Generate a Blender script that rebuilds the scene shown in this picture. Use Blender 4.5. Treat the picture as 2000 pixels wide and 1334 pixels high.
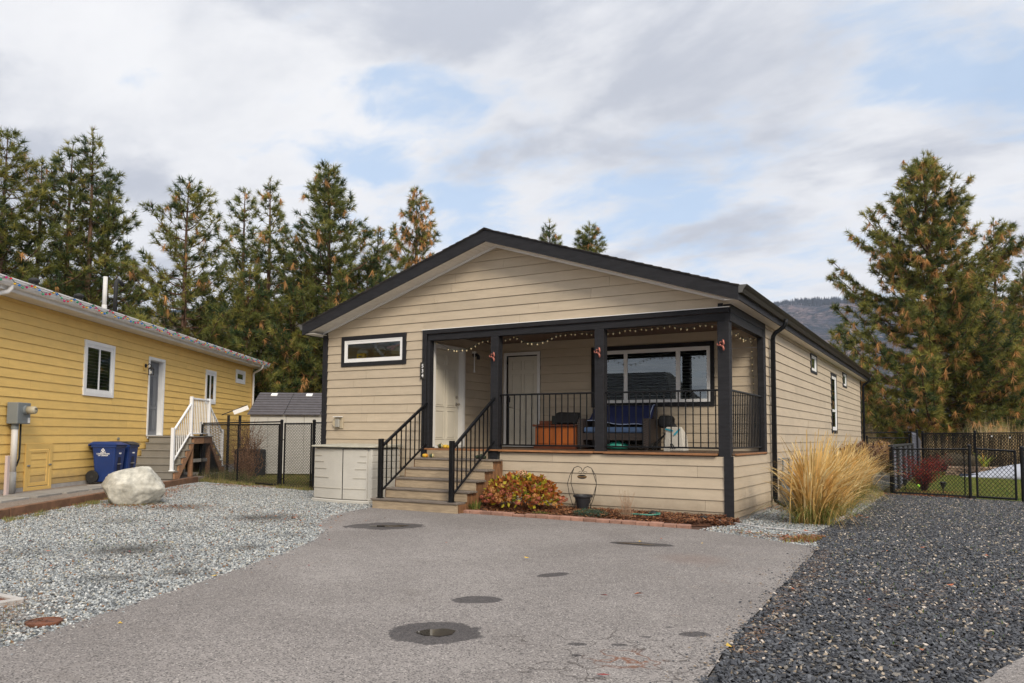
import bpy, bmesh, math, random
import numpy as np
from mathutils import Matrix, Vector, noise as mnoise
for o in list(bpy.data.objects): bpy.data.objects.remove(o)
SC = bpy.context.scene
COL = SC.collection
R = math.radians
PI = math.pi
random.seed(7)
ZG = -0.838                      # driveway level; world z=0 is just under the porch deck

# ------------------------------------------------------------------ camera
yaw, pitch, roll = -0.54155635, 0.0680262, 0.00832397
fwd = Vector((math.sin(yaw)*math.cos(pitch), math.cos(yaw)*math.cos(pitch), math.sin(pitch)))
rgt = Vector((math.cos(yaw), -math.sin(yaw), 0)); upv = rgt.cross(fwd)
r2 = rgt*math.cos(roll)+upv*math.sin(roll); u2 = -rgt*math.sin(roll)+upv*math.cos(roll)
cam_d = bpy.data.cameras.new('camera'); cam = bpy.data.objects.new('camera', cam_d); COL.objects.link(cam)
M = Matrix.Identity(4)
for i in range(3):
    M[i][0] = r2[i]; M[i][1] = u2[i]; M[i][2] = -fwd[i]; M[i][3] = (3.03199, -12.25055, 0.45708)[i]
cam.matrix_world = M
cam_d.sensor_width = 36; cam_d.lens = 1511.49/2000*36
cam_d.shift_x = 35.81/2000; cam_d.shift_y = (747.42-667)/2000
cam_d.clip_start = 0.05; cam_d.clip_end = 12000
SC.camera = cam
SC.render.resolution_x = 1024; SC.render.resolution_y = 683

# ------------------------------------------------------------------ node helpers
def N(nt, t, x=0, y=0, **kw):
    n = nt.nodes.new(t)
    for k, v in kw.items():
        if k.startswith('i_'):
            key = k[2:]; key = int(key) if key.isdigit() else key.replace('_', ' ')
            n.inputs[key].default_value = v
        else: setattr(n, k, v)
    return n
def L(nt, a, b): nt.links.new(a, b)
def mathn(nt, op, a, b=None, c=None, clamp=False):
    n = nt.nodes.new('ShaderNodeMath'); n.operation = op; n.use_clamp = clamp
    for i, s in enumerate((a, b, c)):
        if s is None: continue
        if isinstance(s, (int, float)): n.inputs[i].default_value = s
        else: nt.links.new(s, n.inputs[i])
    return n.outputs[0]
def vmath(nt, op, a, b=None, scale=None):
    n = nt.nodes.new('ShaderNodeVectorMath'); n.operation = op
    for i, s in enumerate((a, b)):
        if s is None: continue
        if isinstance(s, (tuple, list)): n.inputs[i].default_value = s
        else: nt.links.new(s, n.inputs[i])
    if scale is not None: n.inputs['Scale'].default_value = scale
    return n
def mixc(nt, fac, a, b, mode='MIX'):
    n = nt.nodes.new('ShaderNodeMix'); n.data_type = 'RGBA'; n.blend_type = mode
    if isinstance(fac, (int, float)): n.inputs[0].default_value = fac
    else: nt.links.new(fac, n.inputs[0])
    for i, s in ((6, a), (7, b)):
        if isinstance(s, (tuple, list)): n.inputs[i].default_value = (*s[:3], 1)
        else: nt.links.new(s, n.inputs[i])
    return n.outputs[2]
def ramp(nt, fac, a, b, smooth=True):
    n = nt.nodes.new('ShaderNodeMapRange'); n.interpolation_type = 'SMOOTHSTEP' if smooth else 'LINEAR'
    n.inputs[1].default_value = a; n.inputs[2].default_value = b
    nt.links.new(fac, n.inputs[0]); return n.outputs[0]
def noise(nt, vec, scale, detail=4, rough=.55, dist=0):
    n = nt.nodes.new('ShaderNodeTexNoise'); n.inputs['Scale'].default_value = scale
    n.inputs['Detail'].default_value = detail; n.inputs['Roughness'].default_value = rough
    n.inputs['Distortion'].default_value = dist
    nt.links.new(vec, n.inputs['Vector']); return n.outputs['Fac']

# ------------------------------------------------------------------ world: soft broken cloud over a blue sky
SUN_EL, SUN_AZ = R(34), R(131)        # azimuth of the sun clockwise from +Y (behind the camera, to the right)
W = bpy.data.worlds.new('World'); SC.world = W; W.use_nodes = True
nt = W.node_tree; nt.nodes.clear()
wo = N(nt, 'ShaderNodeOutputWorld'); bg = N(nt, 'ShaderNodeBackground'); bg.inputs[1].default_value = 0.10
L(nt, bg.outputs[0], wo.inputs[0])
sky = N(nt, 'ShaderNodeTexSky'); sky.sky_type = 'NISHITA'; sky.sun_disc = False
sky.sun_elevation = SUN_EL; sky.sun_rotation = SUN_AZ; sky.dust_density = 1.2; sky.air_density = 1.0
tc = N(nt, 'ShaderNodeTexCoord'); dirv = tc.outputs['Generated']
sep = N(nt, 'ShaderNodeSeparateXYZ'); L(nt, dirv, sep.inputs[0])
zc = mathn(nt, 'ADD', mathn(nt, 'MAXIMUM', sep.outputs[2], 0.0), 0.22)
cb = N(nt, 'ShaderNodeCombineXYZ'); L(nt, mathn(nt, 'DIVIDE', sep.outputs[0], zc), cb.inputs[0]); L(nt, mathn(nt, 'DIVIDE', sep.outputs[1], zc), cb.inputs[1])
cb.inputs[2].default_value = 3.7
P = cb.outputs[0]
# stretched coordinates for streaky cloud
mp = N(nt, 'ShaderNodeMapping'); L(nt, P, mp.inputs[0]); mp.inputs['Rotation'].default_value = (0, 0, R(35)); mp.inputs['Scale'].default_value = (1.0, 1.45, 1)
n_a = noise(nt, mp.outputs[0], 1.7, 10, .55, .25)
n_b = noise(nt, mp.outputs[0], 5.2, 8, .58, .3)
n_c = noise(nt, mp.outputs[0], 15.0, 5, .55, 0)
cov = mathn(nt, 'ADD', mathn(nt, 'MULTIPLY', n_a, .50), mathn(nt, 'ADD', mathn(nt, 'MULTIPLY', n_b, .62), mathn(nt, 'MULTIPLY', n_c, .12)))
# places where the blue shows
def blob(cx, cy, cz, rad, amt):
    v = Vector((cx, cy, cz)).normalized()
    d = vmath(nt, 'DISTANCE', dirv, tuple(v)); 
    w = ramp(nt, d.outputs['Value'], rad, rad*.15)
    return mathn(nt, 'MULTIPLY', w, amt)
tot = None
for b in [(-.586,.702,.404,.06,.12), (-.534,.745,.399,.08,.10), (-.642,.684,.346,.05,.11), (-.601,.732,.325,.06,.16), (-.526,.791,.313,.09,.12),
          (-.457,.811,.37,.10,.07), (-.324,.881,.344,.15,.09), (-.246,.931,.269,.20,.10), (-.30,.92,.26,.10,.04), (-.09,.90,.43,.12,.12), (.03,.912,.40,.13,.16), (.10,.93,.34,.10,.10),
          (-.8,.45,.5,.50,-.10), (-.30,.82,.52,.26,-.12), (-.12,.93,.33,.10,-.06), (-.58,.74,.36,.30,.03), (-.15,.93,.25,.3,.02)]:
    x = blob(*b); tot = x if tot is None else mathn(nt, 'ADD', tot, x)
cov = mathn(nt, 'SUBTRACT', cov, tot)
fac = ramp(nt, cov, .36, .60)
low = ramp(nt, sep.outputs[2], .26, .02)           # thin veil towards the horizon
fac = mathn(nt, 'MAXIMUM', fac, mathn(nt, 'MULTIPLY', low, .85))
fac = mathn(nt, 'ADD', mathn(nt, 'MULTIPLY', fac, .72), .28)
shade = mathn(nt, 'ADD', mathn(nt, 'MULTIPLY', ramp(nt, n_a, .42, .66), .55), mathn(nt, 'ADD', mathn(nt, 'MULTIPLY', n_b, .45), mathn(nt, 'MULTIPLY', n_c, .20)))
shade = mathn(nt, 'SUBTRACT', shade, mathn(nt, 'MULTIPLY', low, .30))
for b in [(-.31,.82,.49,.30,.22), (-.16,.88,.40,.16,.16), (.03,.93,.36,.10,.20), (-.72,.50,.50,.22,.12), (-.86,.46,.33,.16,.14), (-.50,.70,.50,.18,.10), (-.79,.48,.42,.10,-.22), (-.62,.71,.36,.12,-.16), (.0,.925,.385,.05,-.2)]:
    shade = mathn(nt, 'ADD', shade, blob(*b))          # heavier and thinner parts of the cloud deck
cc = mixc(nt, ramp(nt, shade, .18, .95), (8.1, 8.1, 8.2), (4.8, 5.05, 5.65))
skyb = mixc(nt, 1.0, sky.outputs[0], (1.35, 1.35, 1.35), 'MULTIPLY')
skyb = mixc(nt, .60, skyb, (4.0, 5.9, 8.4))
zen = mathn(nt, 'ADD', mathn(nt, 'MULTIPLY', ramp(nt, sep.outputs[2], .42, 1.0), .9), 1.0)   # an overcast sky brightens towards the zenith
zc3 = N(nt, 'ShaderNodeCombineXYZ')
for k_ in range(3): L(nt, zen, zc3.inputs[k_])
L(nt, mixc(nt, 1.0, mixc(nt, fac, skyb, cc), zc3.outputs[0], 'MULTIPLY'), bg.inputs[0])

sd = bpy.data.lights.new('sun', 'SUN'); sd.energy = 2.6; sd.angle = R(18); sd.color = (1.0, .89, .73)
so = bpy.data.objects.new('sun', sd); COL.objects.link(so)
sv = Vector((math.sin(SUN_AZ)*math.cos(SUN_EL), math.cos(SUN_AZ)*math.cos(SUN_EL), math.sin(SUN_EL)))
so.rotation_euler = (-sv).to_track_quat('-Z', 'Y').to_euler(); so.location = (0, -5, 20)
SC.view_settings.view_transform = 'Standard'; SC.view_settings.look = 'None'
SC.view_settings.exposure = 0.28; SC.view_settings.gamma = 1.0
SC.view_settings.use_curve_mapping = False

# ------------------------------------------------------------------ materials
MATS = {}
def mat(name, col, rough=.7, var=0.0, vscale=3.0, bump=0.0, bscale=40.0, objvar=0.0, metal=0.0, spec=.5, col2=None, stretch=None, coat=0.0, speck=0.0, dirt=0.0, splash=None):
    if name in MATS: return MATS[name]
    m = bpy.data.materials.new(name); m.use_nodes = True; nt = m.node_tree
    b = nt.nodes['Principled BSDF']; b.inputs['Roughness'].default_value = rough; b.inputs['Metallic'].default_value = metal
    b.inputs['Specular IOR Level'].default_value = spec; b.inputs['Coat Weight'].default_value = coat
    tc = N(nt, 'ShaderNodeTexCoord'); v = tc.outputs['Object']
    if stretch:
        mp = N(nt, 'ShaderNodeMapping'); L(nt, v, mp.inputs[0]); mp.inputs['Scale'].default_value = stretch; v = mp.outputs[0]
    c = None; base = (*col, 1)
    if var or col2:
        f = ramp(nt, noise(nt, v, vscale, 5, .6, .2), .3, .7)
        lo = tuple(x*(1-var) for x in col); hi = col2 if col2 else tuple(min(1, x*(1+var)) for x in col)
        c = mixc(nt, f, lo if var else col, hi)
    if dirt:
        g = ramp(nt, noise(nt, tc.outputs['Object'], 1.1, 6, .65, .6), .45, .75)
        c = mixc(nt, mathn(nt, 'MULTIPLY', g, dirt), c if c else col, tuple(x*.62 for x in col))
    if splash is not None:      # rain splash-back: soil thrown on the lowest boards
        sg = N(nt, 'ShaderNodeSeparateXYZ'); ge = N(nt, 'ShaderNodeNewGeometry'); L(nt, ge.outputs['Position'], sg.inputs[0])
        hh = mathn(nt, 'ADD', sg.outputs[2], mathn(nt, 'MULTIPLY', noise(nt, tc.outputs['Object'], 5, 6, .7), -.35))
        c = mixc(nt, mathn(nt, 'MULTIPLY', ramp(nt, hh, splash+.12, splash-.22), .55), c if c else col, (.20,.15,.10))
        st_ = N(nt, 'ShaderNodeMapping'); L(nt, tc.outputs['Object'], st_.inputs[0]); st_.inputs['Scale'].default_value = (5,5,.35)
        c = mixc(nt, mathn(nt, 'MULTIPLY', ramp(nt, noise(nt, st_.outputs[0], 2.2, 5, .7), .55, .8), .22), c, tuple(x*.6 for x in col))
    if speck:
        vo = N(nt, 'ShaderNodeTexNoise'); vo.inputs['Scale'].default_value = 320; vo.inputs['Detail'].default_value = 1; L(nt, tc.outputs['Object'], vo.inputs[0])
        c = mixc(nt, mathn(nt, 'MULTIPLY', ramp(nt, vo.outputs['Fac'], .5, .75), speck), c if c else col, tuple(min(1, x*1.7) for x in col))
    if objvar:
        oi = N(nt, 'ShaderNodeObjectInfo'); hs = N(nt, 'ShaderNodeHueSaturation')
        L(nt, mathn(nt, 'ADD', mathn(nt, 'MULTIPLY', oi.outputs['Random'], objvar*2), 1-objvar), hs.inputs['Value'])
        if c: L(nt, c, hs.inputs['Color'])
        else: hs.inputs['Color'].default_value = base
        c = hs.outputs[0]
    if c: L(nt, c, b.inputs['Base Color'])
    else: b.inputs['Base Color'].default_value = base
    if bump:
        bp = N(nt, 'ShaderNodeBump'); bp.inputs['Strength'].default_value = bump; bp.inputs['Distance'].default_value = .01
        L(nt, noise(nt, v, bscale, 4, .6), bp.inputs['Height']); L(nt, bp.outputs[0], b.inputs['Normal'])
    MATS[name] = m; return m
def glassmat(name, tint=(.75, .8, .8), ior=1.6):
    m = bpy.data.materials.new(name); m.use_nodes = True; nt = m.node_tree; nt.nodes.clear()
    o = N(nt, 'ShaderNodeOutputMaterial'); mx = N(nt, 'ShaderNodeMixShader'); fr = N(nt, 'ShaderNodeFresnel'); fr.inputs[0].default_value = ior
    tr = N(nt, 'ShaderNodeBsdfTransparent'); tr.inputs[0].default_value = (*tint, 1)
    gl = N(nt, 'ShaderNodeBsdfGlossy'); gl.inputs['Roughness'].default_value = .01; gl.inputs[0].default_value = (.66, .73, .78, 1)
    f = mathn(nt, 'ADD', mathn(nt, 'MULTIPLY', fr.outputs[0], 2.2), .10, clamp=True)
    tc = N(nt, 'ShaderNodeTexCoord'); bp = N(nt, 'ShaderNodeBump'); bp.inputs['Strength'].default_value = .012; bp.inputs['Distance'].default_value = .01
    L(nt, noise(nt, tc.outputs['Object'], 1.7, 2), bp.inputs['Height']); L(nt, bp.outputs[0], gl.inputs['Normal'])
    L(nt, f, mx.inputs[0]); L(nt, tr.outputs[0], mx.inputs[1]); L(nt, gl.outputs[0], mx.inputs[2]); L(nt, mx.outputs[0], o.inputs[0])
    MATS[name] = m; return m

sid_b = mat('beige siding paint', (.47,.392,.292), .62, var=.05, vscale=2.2, bump=.25, bscale=60, objvar=.055, stretch=(1,1,6), dirt=.22, splash=ZG+.08)
sid_y = mat('yellow siding paint', (.75,.50,.155), .6, var=.05, vscale=2.0, bump=.25, bscale=60, objvar=.045, stretch=(1,1,6), dirt=.14, splash=-.55)
char = mat('charcoal trim paint', (.020,.020,.023), .6, var=.18, vscale=4, bump=.5, bscale=50, stretch=(1,1,5), spec=.18)
blkmetal = mat('black powder coat', (.0055,.006,.0075), .42, var=.1, spec=.25)
gut_d = mat('dark brown gutter aluminium', (.020,.017,.015), .5, var=.1, spec=.3)
gut_w = mat('white gutter aluminium', (.78,.77,.76), .4, var=.04, dirt=.2)
soffit = mat('cream vinyl soffit', (.76,.73,.68), .55, var=.05, dirt=.15)
white = mat('white vinyl', (.76,.76,.76), .4, var=.03)
whitep = mat('white painted rail', (.80,.81,.83), .35, var=.03)
doorc = mat('cream door paint', (.60,.56,.47), .45, var=.03)
doorg = mat('grey door paint', (.13,.14,.16), .4, var=.04)
nickel = mat('brushed nickel', (.42,.39,.34), .3, metal=1)
ridge = mat('asphalt shingle', (.05,.045,.042), .9, var=.35, vscale=30, bump=.6, bscale=120, objvar=.2)
stepw = mat('weathered step board', (.36,.28,.19), .8, var=.18, vscale=5, bump=.5, bscale=40, objvar=.08, stretch=(1,6,8), dirt=.5)
tread = mat('grey weathered tread', (.17,.14,.115), .8, var=.25, vscale=6, bump=.5, bscale=40, objvar=.1, stretch=(1,6,6))
cedar = mat('cedar deck board', (.30,.135,.055), .6, var=.30, vscale=4, bump=.3, bscale=40, objvar=.12, stretch=(1.2,8,8))
deckb = mat('brown deck stain', (.10,.06,.036), .6, var=.25, vscale=4, bump=.3, bscale=40, objvar=.15, stretch=(1.2,8,8))
strg = mat('reddish stringer timber', (.20,.095,.042), .7, var=.40, vscale=3, bump=.5, bscale=30, stretch=(5,5,1.5), dirt=.6)
compg = mat('grey composite step', (.20,.185,.16), .7, var=.08, vscale=4, bump=.2, objvar=.04)
pinw = mat('treated lumber', (.30,.16,.085), .75, var=.2, vscale=4, bump=.3, bscale=30, stretch=(2,2,6), objvar=.1)
timb = mat('brown landscape timber', (.17,.085,.045), .8, var=.28, vscale=5, bump=.6, bscale=40, stretch=(1,1,1), dirt=.5, objvar=.08)
glass = glassmat('window glass')
gdark = glassmat('dim window glass', (.55,.62,.58), 1.5)
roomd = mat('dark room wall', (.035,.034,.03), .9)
rooml = mat('room wall', (.22,.24,.22), .9)
blindm = mat('window blind', (.42,.42,.38), .6)
resin = mat('taupe resin', (.52,.50,.455), .5, var=.04, vscale=3, dirt=.2, bump=.1, bscale=80)
resin_l = mat('pale shed resin', (.50,.49,.46), .55, var=.04, dirt=.2)
shedr = mat('dark grey shed roof', (.075,.068,.075), .6, var=.15, vscale=8, objvar=.1)
binblue = mat('blue bin plastic', (.008,.032,.150), .45, var=.08, vscale=4, dirt=.2)
rubber = mat('black rubber', (.012,.012,.012), .7)
boxgrey = mat('grey utility enamel', (.17,.19,.20), .45, var=.05)
pvcw = mat('white pvc pipe', (.55,.54,.53), .5, var=.05, dirt=.5)
pvcg = mat('grey pvc pipe', (.27,.27,.27), .5, var=.05, dirt=.4)
meterm = mat('meter glass cover', (.42,.38,.28), .3, var=.05)
concr = mat('concrete', (.36,.34,.32), .9, var=.12, vscale=5, bump=.4, bscale=60, objvar=.08, dirt=.3)
slabm = mat('pale paving stone', (.27,.255,.235), .9, var=.12, vscale=6, bump=.4, bscale=60, objvar=.12, dirt=.4)
rust = mat('rusty iron', (.12,.042,.02), .85, var=.5, vscale=14, bump=.8, bscale=60)
brickm = mat('red edging brick', (.30,.165,.12), .9, var=.18, vscale=12, bump=.5, bscale=90, objvar=.18)
bulbw = mat('warm clear bulb', (.75,.62,.36), .25)
wireg = mat('green light wire', (.015,.045,.03), .5)
copper = mat('coppery pink metal', (.36,.13,.10), .5, metal=.6, var=.2, vscale=40)
# ------------------------------------------------------------------ mesh builder
FR = Matrix.Identity(4)
class MB:
    def __init__(s): s.v = []; s.f = []; s.m = []
    def add(s, vs, fs, m=0):
        o = len(s.v); s.v += [tuple(p) for p in vs]
        for f in fs: s.f.append(tuple(i+o for i in f)); s.m.append(m)
        return s
    def box(s, x0, x1, y0, y1, z0, z1, m=0):
        vs = [(x0,y0,z0),(x1,y0,z0),(x1,y1,z0),(x0,y1,z0),(x0,y0,z1),(x1,y0,z1),(x1,y1,z1),(x0,y1,z1)]
        return s.add(vs, [(0,3,2,1),(4,5,6,7),(0,1,5,4),(1,2,6,5),(2,3,7,6),(3,0,4,7)], m)
    def prism(s, a, b, m=0):
        n = len(a); fs = [tuple(range(n))[::-1], tuple(range(n, 2*n))]
        for i in range(n): j = (i+1) % n; fs.append((i, j, n+j, n+i))
        return s.add(list(a)+list(b), fs, m)
    def bar(s, p, q, w, h, m=0, up=(0,0,1)):
        p = Vector(p); q = Vector(q); d = (q-p).normalized(); u = Vector(up)
        a = d.cross(u)
        if a.length < 1e-4: a = d.cross(Vector((1,0,0)))
        a.normalize(); b = a.cross(d).normalized()
        c = [(-w/2,-h/2),(w/2,-h/2),(w/2,h/2),(-w/2,h/2)]
        return s.prism([p+a*x+b*y for x,y in c], [q+a*x+b*y for x,y in c], m)
    def tube(s, pts, r, n=8, m=0, cap=True):
        pts = [Vector(p) for p in pts]; rs = r if isinstance(r, (list, tuple)) else [r]*len(pts)
        o = len(s.v); prev = None
        for i, p in enumerate(pts):
            d = (pts[min(i+1, len(pts)-1)]-pts[max(i-1, 0)]).normalized()
            if prev is None: a = d.orthogonal().normalized()
            else:
                a = prev - d*prev.dot(d); a = a.normalized() if a.length > 1e-5 else d.orthogonal().normalized()
            prev = a; b = d.cross(a)
            for k in range(n):
                t = 2*PI*k/n; s.v.append(tuple(p+(a*math.cos(t)+b*math.sin(t))*rs[i]))
        for i in range(len(pts)-1):
            for k in range(n):
                k2 = (k+1) % n; s.f.append((o+i*n+k, o+i*n+k2, o+(i+1)*n+k2, o+(i+1)*n+k)); s.m.append(m)
        if cap:
            s.f.append(tuple(o+k for k in range(n))[::-1]); s.m.append(m)
            s.f.append(tuple(o+(len(pts)-1)*n+k for k in range(n))); s.m.append(m)
        return s
    def lathe(s, c, prof, n=16, m=0, sx=1, sy=1):
        o = len(s.v)
        for r, z in prof:
            for k in range(n):
                t = 2*PI*k/n; s.v.append((c[0]+math.cos(t)*r*sx, c[1]+math.sin(t)*r*sy, c[2]+z))
        for i in range(len(prof)-1):
            for k in range(n):
                k2 = (k+1) % n; s.f.append((o+i*n+k, o+i*n+k2, o+(i+1)*n+k2, o+(i+1)*n+k)); s.m.append(m)
        s.f.append(tuple(o+k for k in range(n))[::-1]); s.m.append(m)
        s.f.append(tuple(o+(len(prof)-1)*n+k for k in range(n))); s.m.append(m)
        return s
    def mesh(s, name, mats, smooth=False, recalc=True, off=(0,0,0)):
        me = bpy.data.meshes.new(name); ox, oy, oz = off
        me.from_pydata([(x-ox, y-oy, z-oz) for x, y, z in s.v], [], s.f)
        for mm in (mats if isinstance(mats, (list, tuple)) else [mats]): me.materials.append(mm)
        me.polygons.foreach_set('material_index', s.m)
        if recalc:
            bm = bmesh.new(); bm.from_mesh(me); bmesh.ops.recalc_face_normals(bm, faces=bm.faces); bm.to_mesh(me); bm.free()
        if smooth:
            me.polygons.foreach_set('use_smooth', [True]*len(me.polygons))
        me.update(); return me
    def build(s, name, mats, parent=None, smooth=False, bevel=0, base=None, recalc=True, seg=1):
        off = base if base is not None else ((parent.get('_b') if parent is not None else None) or (0,0,0))
        me = s.mesh(name, mats, smooth, recalc, off)
        if smooth == 'auto': pass
        o = bpy.data.objects.new(name, me); COL.objects.link(o)
        if parent is not None: o.parent = parent; o['_b'] = list(off)
        else: o.matrix_world = FR @ Matrix.Translation(off)
        if bevel:
            b = o.modifiers.new('bevel', 'BEVEL'); b.width = bevel; b.segments = seg; b.limit_method = 'ANGLE'
        return o
def tag(o, label=None, cat=None, group=None, kind=None):
    if label: o['label'] = label
    if cat: o['category'] = cat
    if group: o['group'] = group
    if kind: o['kind'] = kind
    return o
def thing(name, label, cat, loc=(0,0,0), group=None, rot=0, local=False):
    o = bpy.data.objects.new(name, None); COL.objects.link(o); o.empty_display_size = .1
    o.matrix_world = FR @ Matrix.Translation(loc) @ Matrix.Rotation(rot, 4, 'Z')
    o['_b'] = [0,0,0] if (local or rot) else list(loc)
    return tag(o, label, cat, group)
def inst(name, me, parent, loc, rot=None, scale=None):
    o = bpy.data.objects.new(name, me); COL.objects.link(o); o.parent = parent
    b = parent.get('_b') or (0,0,0)
    o.location = (loc[0]-b[0], loc[1]-b[1], loc[2]-b[2]); o['_b'] = [0,0,0]
    if rot: o.rotation_euler = rot
    if scale: o.scale = scale
    return o
def copy_tree(o, parent=None):
    c = o.copy(); COL.objects.link(c); c.parent = parent
    for ch in list(o.children): copy_tree(ch, c)
    return c
def text_mesh(txt, size, depth=.002, font_scale_x=1.0, align='CENTER', bold=0.0):
    cu = bpy.data.curves.new('lettering', 'FONT'); cu.body = txt; cu.size = size; cu.extrude = depth; cu.align_x = align; cu.align_y = 'CENTER'
    cu.offset = bold; cu.resolution_u = 2
    ob = bpy.data.objects.new('lettering', cu); COL.objects.link(ob)
    dg = bpy.context.evaluated_depsgraph_get(); me = bpy.data.meshes.new_from_object(ob.evaluated_get(dg))
    bpy.data.objects.remove(ob); bpy.data.curves.remove(cu); return me

# siding on a wall. W maps (u, out, z) -> frame point
def clip_row(u0, u1, za, zb, gable):
    """quad clipped under the gable lines  z <= zr - k*|u-uc|"""
    poly = [(u0, za), (u1, za), (u1, zb), (u0, zb)]
    if gable:
        uc, zr, k = gable
        for sgn in (1, -1):
            out = []
            f = lambda p: zr - k*sgn*(p[0]-uc) - p[1]
            for i in range(len(poly)):
                a, b = poly[i], poly[(i+1) % len(poly)]; fa, fb = f(a), f(b)
                if fa >= 0: out.append(a)
                if fa*fb < 0:
                    t = fa/(fa-fb); out.append((a[0]+t*(b[0]-a[0]), a[1]+t*(b[1]-a[1])))
            poly = out
            if len(poly) < 3: return None
    return poly
def siding(parent, Wf, u0, u1, z0, z1, zrow, pitch, m, openings=(), gable=None, seed=1, plank=3.66, joints=True, proud=0.0):
    rnd = random.Random(seed)
    k = math.floor((z0-zrow)/pitch+1e-6)
    while zrow+k*pitch < z1-1e-4:
        ra, rb = zrow+k*pitch, zrow+(k+1)*pitch; k += 1
        a, b = max(ra, z0), min(rb, z1)
        if b-a < .01: continue
        cuts = [u0, u1]
        if joints:
            j = u0+rnd.uniform(.4, plank)
            while j < u1-.4: cuts.append(j); j += plank
        segs = []
        cs = sorted(set(cuts))
        for s0, s1 in zip(cs, cs[1:]): segs.append((s0, s1, a, b))
        for (oa, ob, oc, od) in openings:
            ns = []
            for (p, q, c, d) in segs:
                if q <= oa or p >= ob or d <= oc or c >= od: ns.append((p, q, c, d)); continue
                if p < oa: ns.append((p, oa, c, d))
                if q > ob: ns.append((ob, q, c, d))
                pm, qm = max(p, oa), min(q, ob)
                if c < oc: ns.append((pm, qm, c, oc))
                if d > od: ns.append((pm, qm, od, d))
            segs = ns
        for (p, q, c, d) in segs:
            if q-p < .02 or d-c < .008: continue
            poly = clip_row(p+.002, q-.002, c+(.0035 if c == a else .0006), d, gable)
            if not poly: continue
            dep = lambda z: -(z-ra)/pitch*.017
            fr = [Wf(u, dep(z)+proud, z) for u, z in poly]; bk = [Wf(u, -.03, z) for u, z in poly]
            MB().prism(fr, bk).build('siding_board', m, parent)
def frame_rect(mb, Wf, u0, u1, z0, z1, w, o0, o1, m=0, wb=None, wt=None):
    wb = w if wb is None else wb; wt = w if wt is None else wt
    def bx(a, b, c, d):
        mb.prism([Wf(a,o0,c),Wf(b,o0,c),Wf(b,o0,d),Wf(a,o0,d)], [Wf(a,o1,c),Wf(b,o1,c),Wf(b,o1,d),Wf(a,o1,d)], m)
    bx(u0, u0+w, z0, z1); bx(u1-w, u1, z0, z1); bx(u0+w, u1-w, z0, z0+wb); bx(u0+w, u1-w, z1-wt, z1)
    return mb
def wbox(mb, Wf, a, b, c, d, o0, o1, m=0):
    return mb.prism([Wf(a,o0,c),Wf(b,o0,c),Wf(b,o0,d),Wf(a,o0,d)], [Wf(a,o1,c),Wf(b,o1,c),Wf(b,o1,d),Wf(a,o1,d)], m)
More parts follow.
